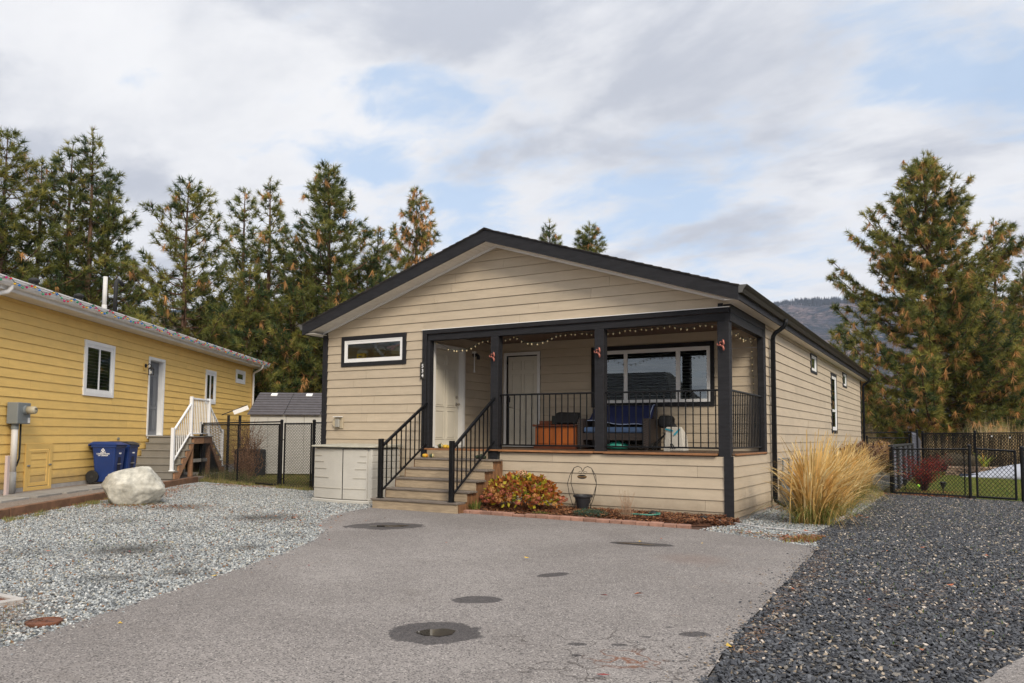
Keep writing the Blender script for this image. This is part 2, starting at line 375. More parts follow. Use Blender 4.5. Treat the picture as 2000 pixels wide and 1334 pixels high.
def window(parent, Wf, trim, frame, panes, trim_m, trimw, depth=.45, room=None, blinds=(), glassm=None, blind_pitch=.05, blind_m=None, mull=None, trim_o=.014):
    """trim, frame = (u0,u1,z0,z1); panes = list of such; blinds = indices with slats"""
    w = frame_rect(MB(), Wf, *frame, .03, -.03, .006).build('window', white, parent, bevel=.003)
    # fill between frame and panes
    allu = sorted(set([frame[0]+.03]+[p[0] for p in panes]+[p[1] for p in panes]+[frame[1]-.03]))
    f = MB()
    fr0, fr1, fz0, fz1 = frame[0]+.03, frame[1]-.03, frame[2]+.03, frame[3]-.03
    pu = sorted(panes)
    horizontal = len(panes) > 1 and abs(panes[0][0]-panes[1][0]) < .01
    if horizontal:
        ps = sorted(panes, key=lambda p: p[2])
        wbox(f, Wf, fr0, ps[0][0], fz0, fz1, -.03, 0); wbox(f, Wf, ps[0][1], fr1, fz0, fz1, -.03, 0)
        zz = [fz0]+[x for p in ps for x in (p[2], p[3])]+[fz1]
        for i in range(0, len(zz), 2): wbox(f, Wf, ps[0][0], ps[0][1], zz[i], zz[i+1], -.03, 0)
    else:
        z0_, z1_ = pu[0][2], pu[0][3]
        wbox(f, Wf, fr0, fr1, fz0, z0_, -.03, 0); wbox(f, Wf, fr0, fr1, z1_, fz1, -.03, 0)
        uu = [fr0]+[x for p in pu for x in (p[0], p[1])]+[fr1]
        for i in range(0, len(uu), 2): wbox(f, Wf, uu[i], uu[i+1], z0_, z1_, -.03, 0)
    f.build('sash', white, w, bevel=.002)
    if trim:
        t = MB(); tw0, tw1, tz0, tz1 = trim
        wbox(t, Wf, tw0, frame[0], tz0, tz1, -.02, trim_o); wbox(t, Wf, frame[1], tw1, tz0, tz1, -.02, trim_o)
        wbox(t, Wf, frame[0], frame[1], tz0, frame[2], -.02, trim_o); wbox(t, Wf, frame[0], frame[1], frame[3], tz1, -.02, trim_o)
        t.build('window_trim', trim_m, w, bevel=.003)
    for p in panes:
        g = MB(); g.add([Wf(p[0]-.005,-.014,p[2]-.005),Wf(p[1]+.005,-.014,p[2]-.005),Wf(p[1]+.005,-.014,p[3]+.005),Wf(p[0]-.005,-.014,p[3]+.005)], [(0,1,2,3)])
        g.build('pane', glassm or glass, w, recalc=False)
    # room behind the glass
    r = MB(); a, b, c, d = fr0, fr1, fz0, fz1; o0 = -.031; o1 = -.03-depth
    q = lambda *ps: r.add([Wf(*p) for p in ps], [(0,1,2,3)])
    q((a,o0,c),(a,o1,c),(a,o1,d),(a,o0,d)); q((b,o0,c),(b,o1,c),(b,o1,d),(b,o0,d))
    q((a,o0,c),(b,o0,c),(b,o1,c),(a,o1,c)); q((a,o0,d),(b,o0,d),(b,o1,d),(a,o1,d)); q((a,o1,c),(b,o1,c),(b,o1,d),(a,o1,d))
    r.build('reveal', room or roomd, w, recalc=False)
    for i in blinds:
        p = panes[i]; s = MB(); z = p[2]+.01
        while z < p[3]:
            s.add([Wf(p[0],-.05,z),Wf(p[1],-.05,z),Wf(p[1],-.085,z+blind_pitch*.35),Wf(p[0],-.085,z+blind_pitch*.35)], [(0,1,2,3)])
            z += blind_pitch
        s.build('window_blind', blind_m or blindm, w, recalc=False)
    return w
def panel_door(parent, Wf, u0, u1, z0, z1, m, o=-.05, rows=((.06,.36),(.40,.80),(.845,.95)), hand=None, hm=None, flip=1):
    d = wbox(MB(), Wf, u0, u1, z0, z1, o-.04, o).build('door', m, parent)
    w = u1-u0; h = z1-z0
    for (ra, rb) in rows:
        for (ca, cb) in ((.13,.46),(.54,.87)):
            a, b, c, e = u0+ca*w, u0+cb*w, z0+ra*h, z0+rb*h
            pm = frame_rect(MB(), Wf, a, b, c, e, .014, o+.0005, o+.013)
            wbox(pm, Wf, a+.035, b-.035, c+.035, e-.035, o+.0005, o+.010)
            pm.build('door_panel', m, d, bevel=.003)
    return d
# ------------------------------------------------------------------ ground sheets
def sheet(name, pts, z, m, zfun=None, kind='structure', sub=0):
    bm = bmesh.new(); vs = [bm.verts.new((x, y, z)) for x, y in pts]; bm.faces.new(vs)
    bmesh.ops.triangulate(bm, faces=bm.faces)
    me = bpy.data.meshes.new(name); bm.normal_update()
    for f in bm.faces:
        if f.normal.z < 0: f.normal_flip()
    bm.to_mesh(me); bm.free(); me.materials.append(m)
    o = bpy.data.objects.new(name, me); COL.objects.link(o); o['kind'] = kind; return o
def smoothline(pts, n=6):
    out = []
    for i in range(len(pts)-1):
        p0 = pts[max(i-1,0)]; p1 = pts[i]; p2 = pts[i+1]; p3 = pts[min(i+2, len(pts)-1)]
        for k in range(n):
            t = k/n
            out.append(tuple(.5*((2*p1[j])+(-p0[j]+p2[j])*t+(2*p0[j]-5*p1[j]+4*p2[j]-p3[j])*t*t+(-p0[j]+3*p1[j]-3*p2[j]+p3[j])*t**3) for j in (0,1)))
    out.append(pts[-1]); return out
def jit(pts, a, seed=1):
    r = random.Random(seed); return [(x+r.uniform(-a,a), y+r.uniform(-a,a)) for x, y in pts]

# dry earth and thin grass as far as the hills
def ground_mat():
    m = bpy.data.materials.new('dry ground'); m.use_nodes = True; nt = m.node_tree; b = nt.nodes['Principled BSDF']; b.inputs['Roughness'].default_value = .95
    v = N(nt, 'ShaderNodeTexCoord').outputs['Object']
    c = mixc(nt, ramp(nt, noise(nt, v, .5, 6, .6), .4, .62), (.10,.085,.045), (.19,.14,.08))
    c = mixc(nt, ramp(nt, noise(nt, v, 6, 6, .7), .5, .7), c, (.065,.075,.03))
    L(nt, c, b.inputs['Base Color'])
    bp = N(nt, 'ShaderNodeBump'); bp.inputs['Strength'].default_value = .8; bp.inputs['Distance'].default_value = .03; L(nt, noise(nt, v, 25, 6, .7), bp.inputs['Height']); L(nt, bp.outputs[0], b.inputs['Normal'])
    return m
g = MB(); S_ = 5200
g.add([(-S_,-S_,-.90),(S_,-S_,-.90),(S_,S_,-.90),(-S_,S_,-.90)], [(0,1,2,3)])
tag(g.build('ground', ground_mat()), kind='structure')

# asphalt with damp rings round the puddles
def asphalt_mat():
    m = bpy.data.materials.new('old asphalt'); m.use_nodes = True; nt = m.node_tree; b = nt.nodes['Principled BSDF']
    v = N(nt, 'ShaderNodeTexCoord').outputs['Object']
    big = noise(nt, v, .55, 5, .6, .4); fine = noise(nt, v, 120, 3, .8); mid = noise(nt, v, 7, 5, .6)
    vo = N(nt, 'ShaderNodeTexVoronoi'); vo.inputs['Scale'].default_value = 115; L(nt, v, vo.inputs['Vector'])
    vr = N(nt, 'ShaderNodeSeparateColor'); L(nt, vo.outputs['Color'], vr.inputs[0])
    c = mixc(nt, ramp(nt, big, .3, .72), (.170,.152,.141), (.255,.232,.217))
    c = mixc(nt, mathn(nt, 'MULTIPLY', ramp(nt, mid, .45, .7), .35), c, (.142,.128,.122))
    c = mixc(nt, mathn(nt, 'MULTIPLY', ramp(nt, fine, .48, .66), .62), c, (.34,.305,.285))
    c = mixc(nt, mathn(nt, 'MULTIPLY', ramp(nt, vr.outputs[0], .62, .85, False), .85), c, (.06,.054,.052))
    c = mixc(nt, mathn(nt, 'MULTIPLY', ramp(nt, vr.outputs[1], .93, .98, False), .6), c, (.52,.48,.44))
    sp = N(nt, 'ShaderNodeSeparateXYZ'); L(nt, v, sp.inputs[0])
    wet = None
    wob = mathn(nt, 'MULTIPLY', mathn(nt, 'SUBTRACT', noise(nt, v, 4.5, 4, .6), .5), .75)
    wob2 = mathn(nt, 'MULTIPLY', mathn(nt, 'SUBTRACT', noise(nt, v, 26, 4, .6), .5), .28)
    # the damp patches: centre, long axis dir, half lengths
    for cx, cy, a, l, s in WET:
        ca, sa = math.cos(a), math.sin(a)
        dx = mathn(nt, 'SUBTRACT', sp.outputs[0], cx); dy = mathn(nt, 'SUBTRACT', sp.outputs[1], cy)
        p = mathn(nt, 'DIVIDE', mathn(nt, 'ADD', mathn(nt, 'MULTIPLY', dx, ca), mathn(nt, 'MULTIPLY', dy, sa)), l)
        q = mathn(nt, 'DIVIDE', mathn(nt, 'SUBTRACT', mathn(nt, 'MULTIPLY', dy, ca), mathn(nt, 'MULTIPLY', dx, sa)), s)
        r = mathn(nt, 'SQRT', mathn(nt, 'ADD', mathn(nt, 'MULTIPLY', p, p), mathn(nt, 'MULTIPLY', q, q)))
        w = ramp(nt, mathn(nt, 'ADD', mathn(nt, 'ADD', r, wob), wob2), 1.06, .98)
        wet = w if wet is None else mathn(nt, 'MAXIMUM', wet, w)
    # cracks at the lower right
    cr = N(nt, 'ShaderNodeTexVoronoi'); cr.feature = 'DISTANCE_TO_EDGE'; cr.inputs['Scale'].default_value = 2.6
    wv = vmath(nt, 'ADD', v, None); nz = N(nt, 'ShaderNodeTexNoise'); nz.inputs['Scale'].default_value = 6; L(nt, v, nz.inputs[0])
    nv = vmath(nt, 'SCALE', nz.outputs['Color'], scale=.35); L(nt, nv.outputs[0], wv.inputs[1]); L(nt, wv.outputs[0], cr.inputs['Vector'])
    dd = vmath(nt, 'DISTANCE', v, (1.25,-7.9,ZG)); reg = ramp(nt, dd.outputs['Value'], 1.0, .4)
    crk = mathn(nt, 'MULTIPLY', ramp(nt, cr.outputs['Distance'], .016, .005), reg)
    c = mixc(nt, mathn(nt, 'MULTIPLY', crk, .8), c, (.05,.04,.035))
    d2 = vmath(nt, 'DISTANCE', v, (1.33,-7.9,ZG)); c = mixc(nt, mathn(nt, 'MULTIPLY', mathn(nt, 'MULTIPLY', ramp(nt, cr.outputs['Distance'], .05, .01), ramp(nt, d2.outputs['Value'], .28, .08)), .8), c, (.20,.085,.045))
    d3 = vmath(nt, 'DISTANCE', v, (.55,-4.0,ZG)); c = mixc(nt, mathn(nt, 'MULTIPLY', ramp(nt, d3.outputs['Value'], .55, .1), .35), c, (.17,.11,.085))
    sm = mathn(nt, 'MULTIPLY', ramp(nt, noise(nt, v, .9, 7, .7, .8), .55, .75), .40); c = mixc(nt, sm, c, (.125,.105,.092))
    ps = mathn(nt, 'MULTIPLY', ramp(nt, noise(nt, v, 1.7, 7, .7, .5), .58, .75), .30); c = mixc(nt, ps, c, (.31,.285,.26))
    wc = mixc(nt, 1.0, c, (.30,.29,.30), 'MULTIPLY')
    c = mixc(nt, wet, c, wc)
    L(nt, c, b.inputs['Base Color'])
    L(nt, mathn(nt, 'SUBTRACT', .93, mathn(nt, 'MULTIPLY', wet, .22)), b.inputs['Roughness'])
    h = mathn(nt, 'ADD', mathn(nt, 'ADD', mathn(nt, 'MULTIPLY', vo.outputs['Distance'], .6), mathn(nt, 'MULTIPLY', fine, .8)), mathn(nt, 'MULTIPLY', crk, -3))
    bp = N(nt, 'ShaderNodeBump'); bp.inputs['Strength'].default_value = .55; bp.inputs['Distance'].default_value = .006; L(nt, h, bp.inputs['Height'])
    L(nt, bp.outputs[0], b.inputs['Normal']); return m
VR = 0.575     # direction along the picture plane in the driveway (radians from +X)
WET = [(-4.00,-3.52,.72,.53,.40), (.045,-8.0,.50,.30,.27), (-.27,-6.99,.62,.195,.135), (-.26,-5.66,1.15,.175,.085),
       (-.30,-3.22,.20,.36,.16), (1.50,-7.11,.70,.10,.07), (1.18,-7.62,.5,.05,.03), (.95,-7.75,.5,.06,.035), (1.25,-7.35,.4,.035,.02), (1.30,-7.02,.4,.03,.015), (1.05,-7.98,.6,.03,.03)]
asph = asphalt_mat()
edgeL = smoothline([(1.2,-16),(-.9,-12.2),(-1.72,-10.4),(-1.94,-9.71),(-2.28,-8.84),(-2.73,-7.60),(-3.10,-6.70),(-3.42,-5.90),(-3.85,-5.10),(-4.35,-4.45),(-4.95,-3.85),(-5.42,-3.2),(-5.75,-2.5),(-5.9,-1.9),(-6.02,-1.50)], 5)
edgeR = smoothline([(1.557,-2.22),(1.61,-3.6),(1.66,-5.2),(1.74,-6.97),(1.83,-8.1),(1.98,-9.0),(2.30,-9.2),(2.75,-8.5),(3.09,-7.29),(3.33,-6.52),(3.9,-5.0),(5.2,-3.2),(8,-1.0),(14,1.0)], 5)
top = [(-6.02,-1.15),(-4.25,-1.15),(-4.2,-1.36),(-3.19,-1.36),(-1.7,-1.36),(-.42,-1.30),(.10,-1.45),(.6,-1.72)]
drive = jit(edgeL, .012, 3) + top + jit(edgeR, .012, 4) + [(30,1.0),(30,-60),(-30,-60),(-30,-16)]
sheet('asphalt_driveway', drive, ZG, asph)
# standing water
def water_mat():
    m = bpy.data.materials.new('puddle water'); m.use_nodes = True; nt = m.node_tree; b = nt.nodes['Principled BSDF']
    b.inputs['Base Color'].default_value = (.050,.044,.036,1); b.inputs['Roughness'].default_value = .02; b.inputs['IOR'].default_value = 1.45
    b.inputs['Specular IOR Level'].default_value = 1.0
    v = N(nt, 'ShaderNodeTexCoord').outputs['Object']; bp = N(nt, 'ShaderNodeBump'); bp.inputs['Strength'].default_value = .005; bp.inputs['Distance'].default_value = .01
    L(nt, noise(nt, v, 5, 2), bp.inputs['Height']); L(nt, bp.outputs[0], b.inputs['Normal']); return m
wm = water_mat()
def puddle(cx, cy, a, l, s, seed):
    r = random.Random(seed); pts = []
    ph = [r.uniform(0,6) for _ in range(4)]
    for i in range(40):
        t = 2*PI*i/40; k = 1+.10*math.sin(2*t+ph[0])+.08*math.sin(3*t+ph[1])+.05*math.sin(7*t+ph[2])
        x, y = math.cos(t)*l*k, math.sin(t)*s*k
        pts.append((cx+x*math.cos(a)-y*math.sin(a), cy+x*math.sin(a)+y*math.cos(a)))
    sheet('puddle', pts, ZG+.004, wm)
puddle(.055,-8.0,.5,.115,.10,1); puddle(-3.93,-3.52,.62,.28,.10,2); puddle(-.36,-3.25,.15,.20,.05,3)

# ---- gravel beds: a dusty base sheet plus real stones on it
def bed_mat(name, a, b_, c_, scale=60):
    m = bpy.data.materials.new(name); m.use_nodes = True; nt = m.node_tree; b = nt.nodes['Principled BSDF']; b.inputs['Roughness'].default_value = .9
    v = N(nt, 'ShaderNodeTexCoord').outputs['Object']
    vo = N(nt, 'ShaderNodeTexVoronoi'); vo.inputs['Scale'].default_value = scale; L(nt, v, vo.inputs['Vector'])
    s = N(nt, 'ShaderNodeSeparateColor'); L(nt, vo.outputs['Color'], s.inputs[0])
    c = mixc(nt, s.outputs[0], a, b_); c = mixc(nt, ramp(nt, s.outputs[1], .8, 1, False), c, c_)
    c = mixc(nt, ramp(nt, noise(nt, v, 1.4, 6, .7), .52, .72), c, tuple(x*.7 for x in a))
    L(nt, c, b.inputs['Base Color'])
    bp = N(nt, 'ShaderNodeBump'); bp.inputs['Strength'].default_value = 1; bp.inputs['Distance'].default_value = .012; bp.invert = True
    L(nt, vo.outputs['Distance'], bp.inputs['Height']); L(nt, bp.outputs[0], b.inputs['Normal']); return m
lg_base = bed_mat('grey crushed rock bed', (.13,.135,.14), (.22,.225,.225), (.30,.30,.28))
dg_base = bed_mat('dark slate chip bed', (.022,.024,.028), (.05,.053,.06), (.15,.12,.09), 45)
def stone_mat(name, cols, w, rough=.85, patch=None):
    m = bpy.data.materials.new(name); m.use_nodes = True; nt = m.node_tree; b = nt.nodes['Principled BSDF']; b.inputs['Roughness'].default_value = rough
    oi = N(nt, 'ShaderNodeObjectInfo'); cr = N(nt, 'ShaderNodeValToRGB'); cr.color_ramp.interpolation = 'CONSTANT'
    e = cr.color_ramp.elements; pos = 0
    e[0].position = 0; e[0].color = (*cols[0], 1); e.remove(e[1])
    for c, ww in list(zip(cols, w))[0:]:
        if pos > 0: x = e.new(pos); x.color = (*c, 1)
        pos += ww
    L(nt, oi.outputs['Random'], cr.inputs[0]); c = cr.outputs[0]
    g = N(nt, 'ShaderNodeNewGeometry')
    nz = noise(nt, g.outputs['Position'], .9, 6, .65, .5)
    if patch:
        pf = None
        for (cx, cy, rr, amt) in patch:
            dd = vmath(nt, 'DISTANCE', g.outputs['Position'], (cx, cy, ZG))
            f = mathn(nt, 'MULTIPLY', ramp(nt, mathn(nt, 'ADD', dd.outputs['Value'], mathn(nt, 'MULTIPLY', nz, .8)), rr+.45, .35), amt)
            pf = f if pf is None else mathn(nt, 'MAXIMUM', pf, f)
        c = mixc(nt, pf, c, (.045,.043,.04))
    c = mixc(nt, mathn(nt, 'MULTIPLY', ramp(nt, nz, .56, .74), .45), c, tuple(x*.45 for x in cols[0]))
    L(nt, c, b.inputs['Base Color']); return m
DAMP = [(-4.9,-6.9,.75,.85), (-5.6,-7.6,.5,.5), (-6.2,-3.7,.75,.85), (-3.5,-8.0,.35,.6), (-3.95,-6.0,.35,.8), (-3.2,-7.5,.3,.7),(-5.9,-5.4,.5,.45),(-7.6,-5.2,.6,.4),(-8.6,-3.3,.7,.55),(-4.3,-5.0,.3,.5)]
lstone = stone_mat('grey crushed rock', [(.275,.295,.305),(.18,.195,.205),(.39,.405,.40),(.085,.093,.10),(.33,.31,.26),(.56,.56,.54),(.22,.12,.06)], [.26,.22,.22,.12,.09,.06,.03], patch=DAMP)
dstone = stone_mat('dark slate chip', [(.042,.045,.054),(.066,.071,.082),(.026,.028,.034),(.10,.105,.115),(.16,.145,.125),(.32,.26,.19),(.48,.42,.36)], [.31,.26,.19,.12,.055,.04,.025], .7)
def gravel(name, pts, z, m, dens, size, flat, seed, basem, zlift=.008, wmax=.5):
    """stones instanced by geometry nodes over the polygon (one uncountable thing)"""
    bm = bmesh.new(); vs = [bm.verts.new((x, y, z)) for x, y in pts]; bm.faces.new(vs)
    bmesh.ops.triangulate(bm, faces=bm.faces); bm.normal_update()
    for f in bm.faces:
        if f.normal.z < 0: f.normal_flip()
    me = bpy.data.meshes.new(name); bm.to_mesh(me); bm.free(); me.materials.append(basem); me.materials.append(m)
    o = bpy.data.objects.new(name, me); COL.objects.link(o); o['kind'] = 'stuff'
    ng = bpy.data.node_groups.new(name+' scatter', 'GeometryNodeTree')
    ng.interface.new_socket('Geometry', in_out='INPUT', socket_type='NodeSocketGeometry'); ng.interface.new_socket('Geometry', in_out='OUTPUT', socket_type='NodeSocketGeometry')
    gi = ng.nodes.new('NodeGroupInput'); go = ng.nodes.new('NodeGroupOutput')
    dp = ng.nodes.new('GeometryNodeDistributePointsOnFaces'); dp.inputs['Density'].default_value = dens; dp.inputs['Seed'].default_value = seed
    L(ng, gi.outputs[0], dp.inputs['Mesh'])
    gi2 = ng.nodes.new('GeometryNodeGeometryToInstance')
    for k in range(4):
        ico = ng.nodes.new('GeometryNodeMeshIcoSphere'); ico.inputs['Radius'].default_value = 1; ico.inputs['Subdivisions'].default_value = 1
        sp = ng.nodes.new('GeometryNodeSetPosition'); pos = ng.nodes.new('GeometryNodeInputPosition')
        nz = ng.nodes.new('ShaderNodeTexNoise'); nz.inputs['Scale'].default_value = 1.1; nz.inputs['Detail'].default_value = 1
        ad = vmath(ng, 'ADD', pos.outputs[0], (k*7.3+seed, k*3.1, 0)); L(ng, ad.outputs[0], nz.inputs['Vector'])
        sb = vmath(ng, 'SUBTRACT', nz.outputs['Color'], (.5,.5,.5)); sc = vmath(ng, 'SCALE', sb.outputs[0], scale=2.2)
        L(ng, sc.outputs[0], sp.inputs['Offset']); L(ng, ico.outputs[0], sp.inputs['Geometry'])
        ss = ng.nodes.new('GeometryNodeSetShadeSmooth'); ss.inputs['Shade Smooth'].default_value = False; L(ng, sp.outputs[0], ss.inputs[0])
        sm = ng.nodes.new('GeometryNodeSetMaterial'); sm.inputs['Material'].default_value = m; L(ng, ss.outputs[0], sm.inputs[0])
        L(ng, sm.outputs[0], gi2.inputs[0])
    ip = ng.nodes.new('GeometryNodeInstanceOnPoints'); ip.inputs['Pick Instance'].default_value = True
    L(ng, dp.outputs['Points'], ip.inputs['Points']); L(ng, gi2.outputs[0], ip.inputs['Instance'])
    ri = ng.nodes.new('FunctionNodeRandomValue'); ri.data_type = 'INT'; ri.inputs[4].default_value = 0; ri.inputs[5].default_value = 3; L(ng, ri.outputs[2], ip.inputs['Instance Index'])
    rr = ng.nodes.new('FunctionNodeRandomValue'); rr.data_type = 'FLOAT_VECTOR'; rr.inputs[0].default_value = (-wmax,-wmax,0); rr.inputs[1].default_value = (wmax,wmax,6.28)
    L(ng, rr.outputs[0], ip.inputs['Rotation'])
    rs = ng.nodes.new('FunctionNodeRandomValue'); rs.data_type = 'FLOAT_VECTOR'; rs.inputs[0].default_value = (size*.45,size*.35,size*flat*.6); rs.inputs[1].default_value = (size*1.15,size*.85,size*flat*1.3); rs.inputs['Seed'].default_value = 5
    L(ng, rs.outputs[0], ip.inputs['Scale'])
    # uneven lift
    sp2 = ng.nodes.new('GeometryNodeSetPosition'); rv = ng.nodes.new('FunctionNodeRandomValue'); rv.data_type = 'FLOAT_VECTOR'
    rv.inputs[0].default_value = (0,0,0); rv.inputs[1].default_value = (0,0,zlift); rv.inputs['Seed'].default_value = 9
    L(ng, ip.outputs[0], sp2.inputs['Geometry']); L(ng, rv.outputs[0], sp2.inputs['Offset'])
    jn = ng.nodes.new('GeometryNodeJoinGeometry'); L(ng, gi.outputs[0], jn.inputs[0]); L(ng, sp2.outputs[0], jn.inputs[0]); L(ng, jn.outputs[0], go.inputs[0])
    md = o.modifiers.new('scatter', 'NODES'); md.node_group = ng
    return o
leftbed_edge = [(x-.0, y) for x, y in edgeL if y > -11.6]
leftbed = [(-2.2,-11.6)] + [(x+.03,y) for x,y in leftbed_edge] + [(-6.02,-1.05),(-6.05,-.10),(-8.58,-.10),(-8.65,1.0),(-9.87,1.1),(-11.05,1.3),(-14.3,1.5),(-13.15,-.40),(-11.27,-3.05),(-9.15,-6.12),(-7.4,-8.6),(-6.0,-11.6)]
gravel('grey_gravel', leftbed, ZG-.012, lstone, 1850, .0150, .6, 3, lg_base, .014)
strip = [(.12,-.10),(.05,.02),(.02,18.6),(1.3,18.6),(1.35,8.3),(1.50,7.0),(1.50,3.0),(1.38,1.0),(1.30,-.6),(1.42,-1.6),(1.557,-2.26),(1.2,-2.12),(.6,-1.76),(.10,-1.49),(-.15,-1.30),(.0,-.6)]
gravel('pale_gravel_strip', strip, ZG-.010, lstone, 1500, .0150, .6, 8, lg_base, .014)
darkb = [(1.557,-2.26),(1.42,-1.6),(1.30,-.6),(1.38,1.0),(1.50,3.0),(1.50,7.0),(1.45,8.30),(1.68,8.22),(3.2,7.72),(4.1,7.55),(14,7.0),(14,1.0)] + [(x,y) for x,y in jit(edgeR,.012,4)[::-1]]
gravel('dark_gravel', darkb, ZG-.012, dstone, 1950, .0185, .42, 11, dg_base, .016, .65)

# rusty-brown needles, leaves and soil drifted over the gravel edges: thin litter
def litter(name, spots, mats, n, seed, z=ZG+.012, size=.03, needle=False, label=None):
    r = np.random.default_rng(seed); V = []; F = []; MI = []
    for (x0, y0, x1, y1, w, k) in spots:
        for _ in range(int(n*k)):
            t = r.random(); x = x0+(x1-x0)*t+r.normal()*w; y = y0+(y1-y0)*t+r.normal()*w
            a = r.random()*6.28; s = size*(.5+r.random()); zz = z+r.random()*.012; o = len(V)
            if needle:
                dx, dy = math.cos(a)*s*2.4, math.sin(a)*s*2.4; px, py = -math.sin(a)*.0022, math.cos(a)*.0022
                V += [(x-dx+px,y-dy+py,zz),(x-dx-px,y-dy-py,zz),(x+dx,y+dy,zz+.004)]; F.append((o,o+1,o+2))
            else:
                ca, sa = math.cos(a)*s, math.sin(a)*s; c = r.uniform(-.012,.018)
                V += [(x-ca,y-sa,zz),(x+sa*.45,y-ca*.45,zz+c),(x+ca,y+sa,zz+.004),(x-sa*.45,y+ca*.45,zz+c*.6)]; F.append((o,o+1,o+2)); F.append((o,o+2,o+3)); MI.append(None)
            MI.append(None)
    me = bpy.data.meshes.new(name); me.from_pydata(V, [], F)
    for mm in mats: me.materials.append(mm)
    me.polygons.foreach_set('material_index', list(np.repeat(r.integers(0, len(mats), (len(F)+1)//2+1), 2)[:len(F)])); me.update()
    o = bpy.data.objects.new(name, me); COL.objects.link(o); o['kind'] = 'stuff'; return o
def loose(name, line, n, w, mats, seed):
    # stones kicked off the beds onto the asphalt
    r = np.random.default_rng(seed); V = []; F = []; MI = []
    for _ in range(n):
        i = r.integers(0, len(line)-1); t = r.random(); x = line[i][0]*(1-t)+line[i+1][0]*t; y = line[i][1]*(1-t)+line[i+1][1]*t
        x += w*abs(r.normal())**1.6*(1 if w > 0 else 1); y += r.normal()*.05; s = .0055+.010*r.random()**2; a = r.random()*6.28; o = len(V); h = s*.5
        c, d = math.cos(a)*s, math.sin(a)*s
        V += [(x+c,y+d,ZG+h*.5),(x-d*.7,y+c*.7,ZG+h*.4),(x-c,y-d,ZG+h*.5),(x+d*.7,y-c*.7,ZG+h*.6),(x,y,ZG+h*1.3),(x,y,ZG-.001)]
        for q in ((0,1,4),(1,2,4),(2,3,4),(3,0,4),(1,0,5),(2,1,5),(3,2,5),(0,3,5)): F.append(tuple(o+k for k in q))
        MI += [int(r.integers(0, len(mats)))]*8
    me = bpy.data.meshes.new(name); me.from_pydata(V, [], F)
    for mm in mats: me.materials.append(mm)
    me.polygons.foreach_set('material_index', MI); me.update(); o = bpy.data.objects.new(name, me); COL.objects.link(o); o['kind'] = 'stuff'
sc1, sc2, sc3, sc4 = mat('loose dark chip', (.05,.053,.06), .8), mat('loose tan chip', (.26,.20,.14), .8), mat('loose grey stone', (.27,.29,.30), .8), mat('loose pale stone', (.46,.45,.42), .8)
loose('loose_dark_chips', [p for p in edgeR if p[1] < 0 and p[0] < 2.0], 700, -.075, [sc1,sc1,sc1,sc2], 3)
loose('loose_grey_stones', [p for p in edgeL if p[1] > -11], 650, .055, [sc3,sc3,sc4,sc1], 4)
loose('loose_grey_stones', [(.0,-1.42),(.6,-1.72),(1.2,-2.1),(1.55,-2.25)], 140, .04, [sc3,sc4], 5)
nd1 = mat('fallen needle', (.26,.13,.055), .9); nd2 = mat('fallen needle dark', (.12,.06,.03), .9); lf1 = mat('fallen rust leaf', (.33,.10,.04), .8); lf2 = mat('fallen yellow leaf', (.55,.36,.05), .8); lf3 = mat('fallen red leaf', (.22,.03,.025), .8)
# ================================================================== the beige house
PT = 0.178
H = thing('beige_house', 'beige lap-sided single-storey house with charcoal trim, gable front and covered front porch', 'house', (-4.3, 0, ZG))
WF = lambda u, o, z: (u, -o, z)
WS = lambda u, o, z: (o, u, z)
XR = -5.90; YB = 2.55; XS = -0.06
WR = lambda u, o, z: (XR+o, u, z)
WB = lambda u, o, z: (u, YB-o, z)
GAB = (-4.30, 4.005, .3265)
siding(H, WF, -8.49, -.005, ZG+.02, 4.1, 0, PT, sid_b, [(-5.96,0.1,.150,2.505), (-5.96,-4.20,-1,.150), (-.128,.1,-1,.16), (-8.0,-6.47,1.947,2.41)], GAB, seed=4, plank=3.66)
siding(H, WS, .004, 18.55, ZG+.02, 2.56, 0, PT, sid_b, [(-.1,2.57,.160,2.6), (7.70,8.45,2.10,2.47), (11.10,12.04,.68,2.21), (13.70,14.45,2.09,2.45)], None, seed=9, plank=3.66)
siding(H, WR, .12, 2.55, .20, 2.50, 0, PT, sid_b, [(.27,1.40,.1,2.285)], None, seed=5, joints=False)
siding(H, WB, XR, -.12, .20, 2.50, 0, PT, sid_b, [(-5.61,-4.70,.1,2.285), (-3.42,-1.03,1.135,2.21)], None, seed=6, joints=False)
# foundation skirt, rear and hidden left wall
MB().box(-8.48,-.03, .03,18.5, -.90,-.80).build('foundation', concr, H)
b = MB(); b.box(-8.50,-8.47,.03,18.5,ZG,2.57); b.box(-8.5,-.03,18.5,18.53,ZG,2.57); b.build('wall', sid_b, H)
b = MB(); b.add([(-8.5,.05,2.56),(-.02,.05,2.56),(-4.3,.05,3.97)],[(0,1,2)]); b.build('gable_backing', roomd, H, recalc=False)
# corner trims
MB().box(-8.585,-8.472, -.016,.02, ZG,2.56).build('corner_trim', char, H, bevel=.003)
MB().box(-8.60,-8.585, -.016,.10, ZG,2.56).build('corner_trim', char, H)
MB().box(-.130,.014, -.016,.02, ZG-.01,.160).build('corner_trim', char, H, bevel=.003)
MB().box(-.02,.016, 18.50,18.60, ZG,2.57).build('corner_trim', char, H)
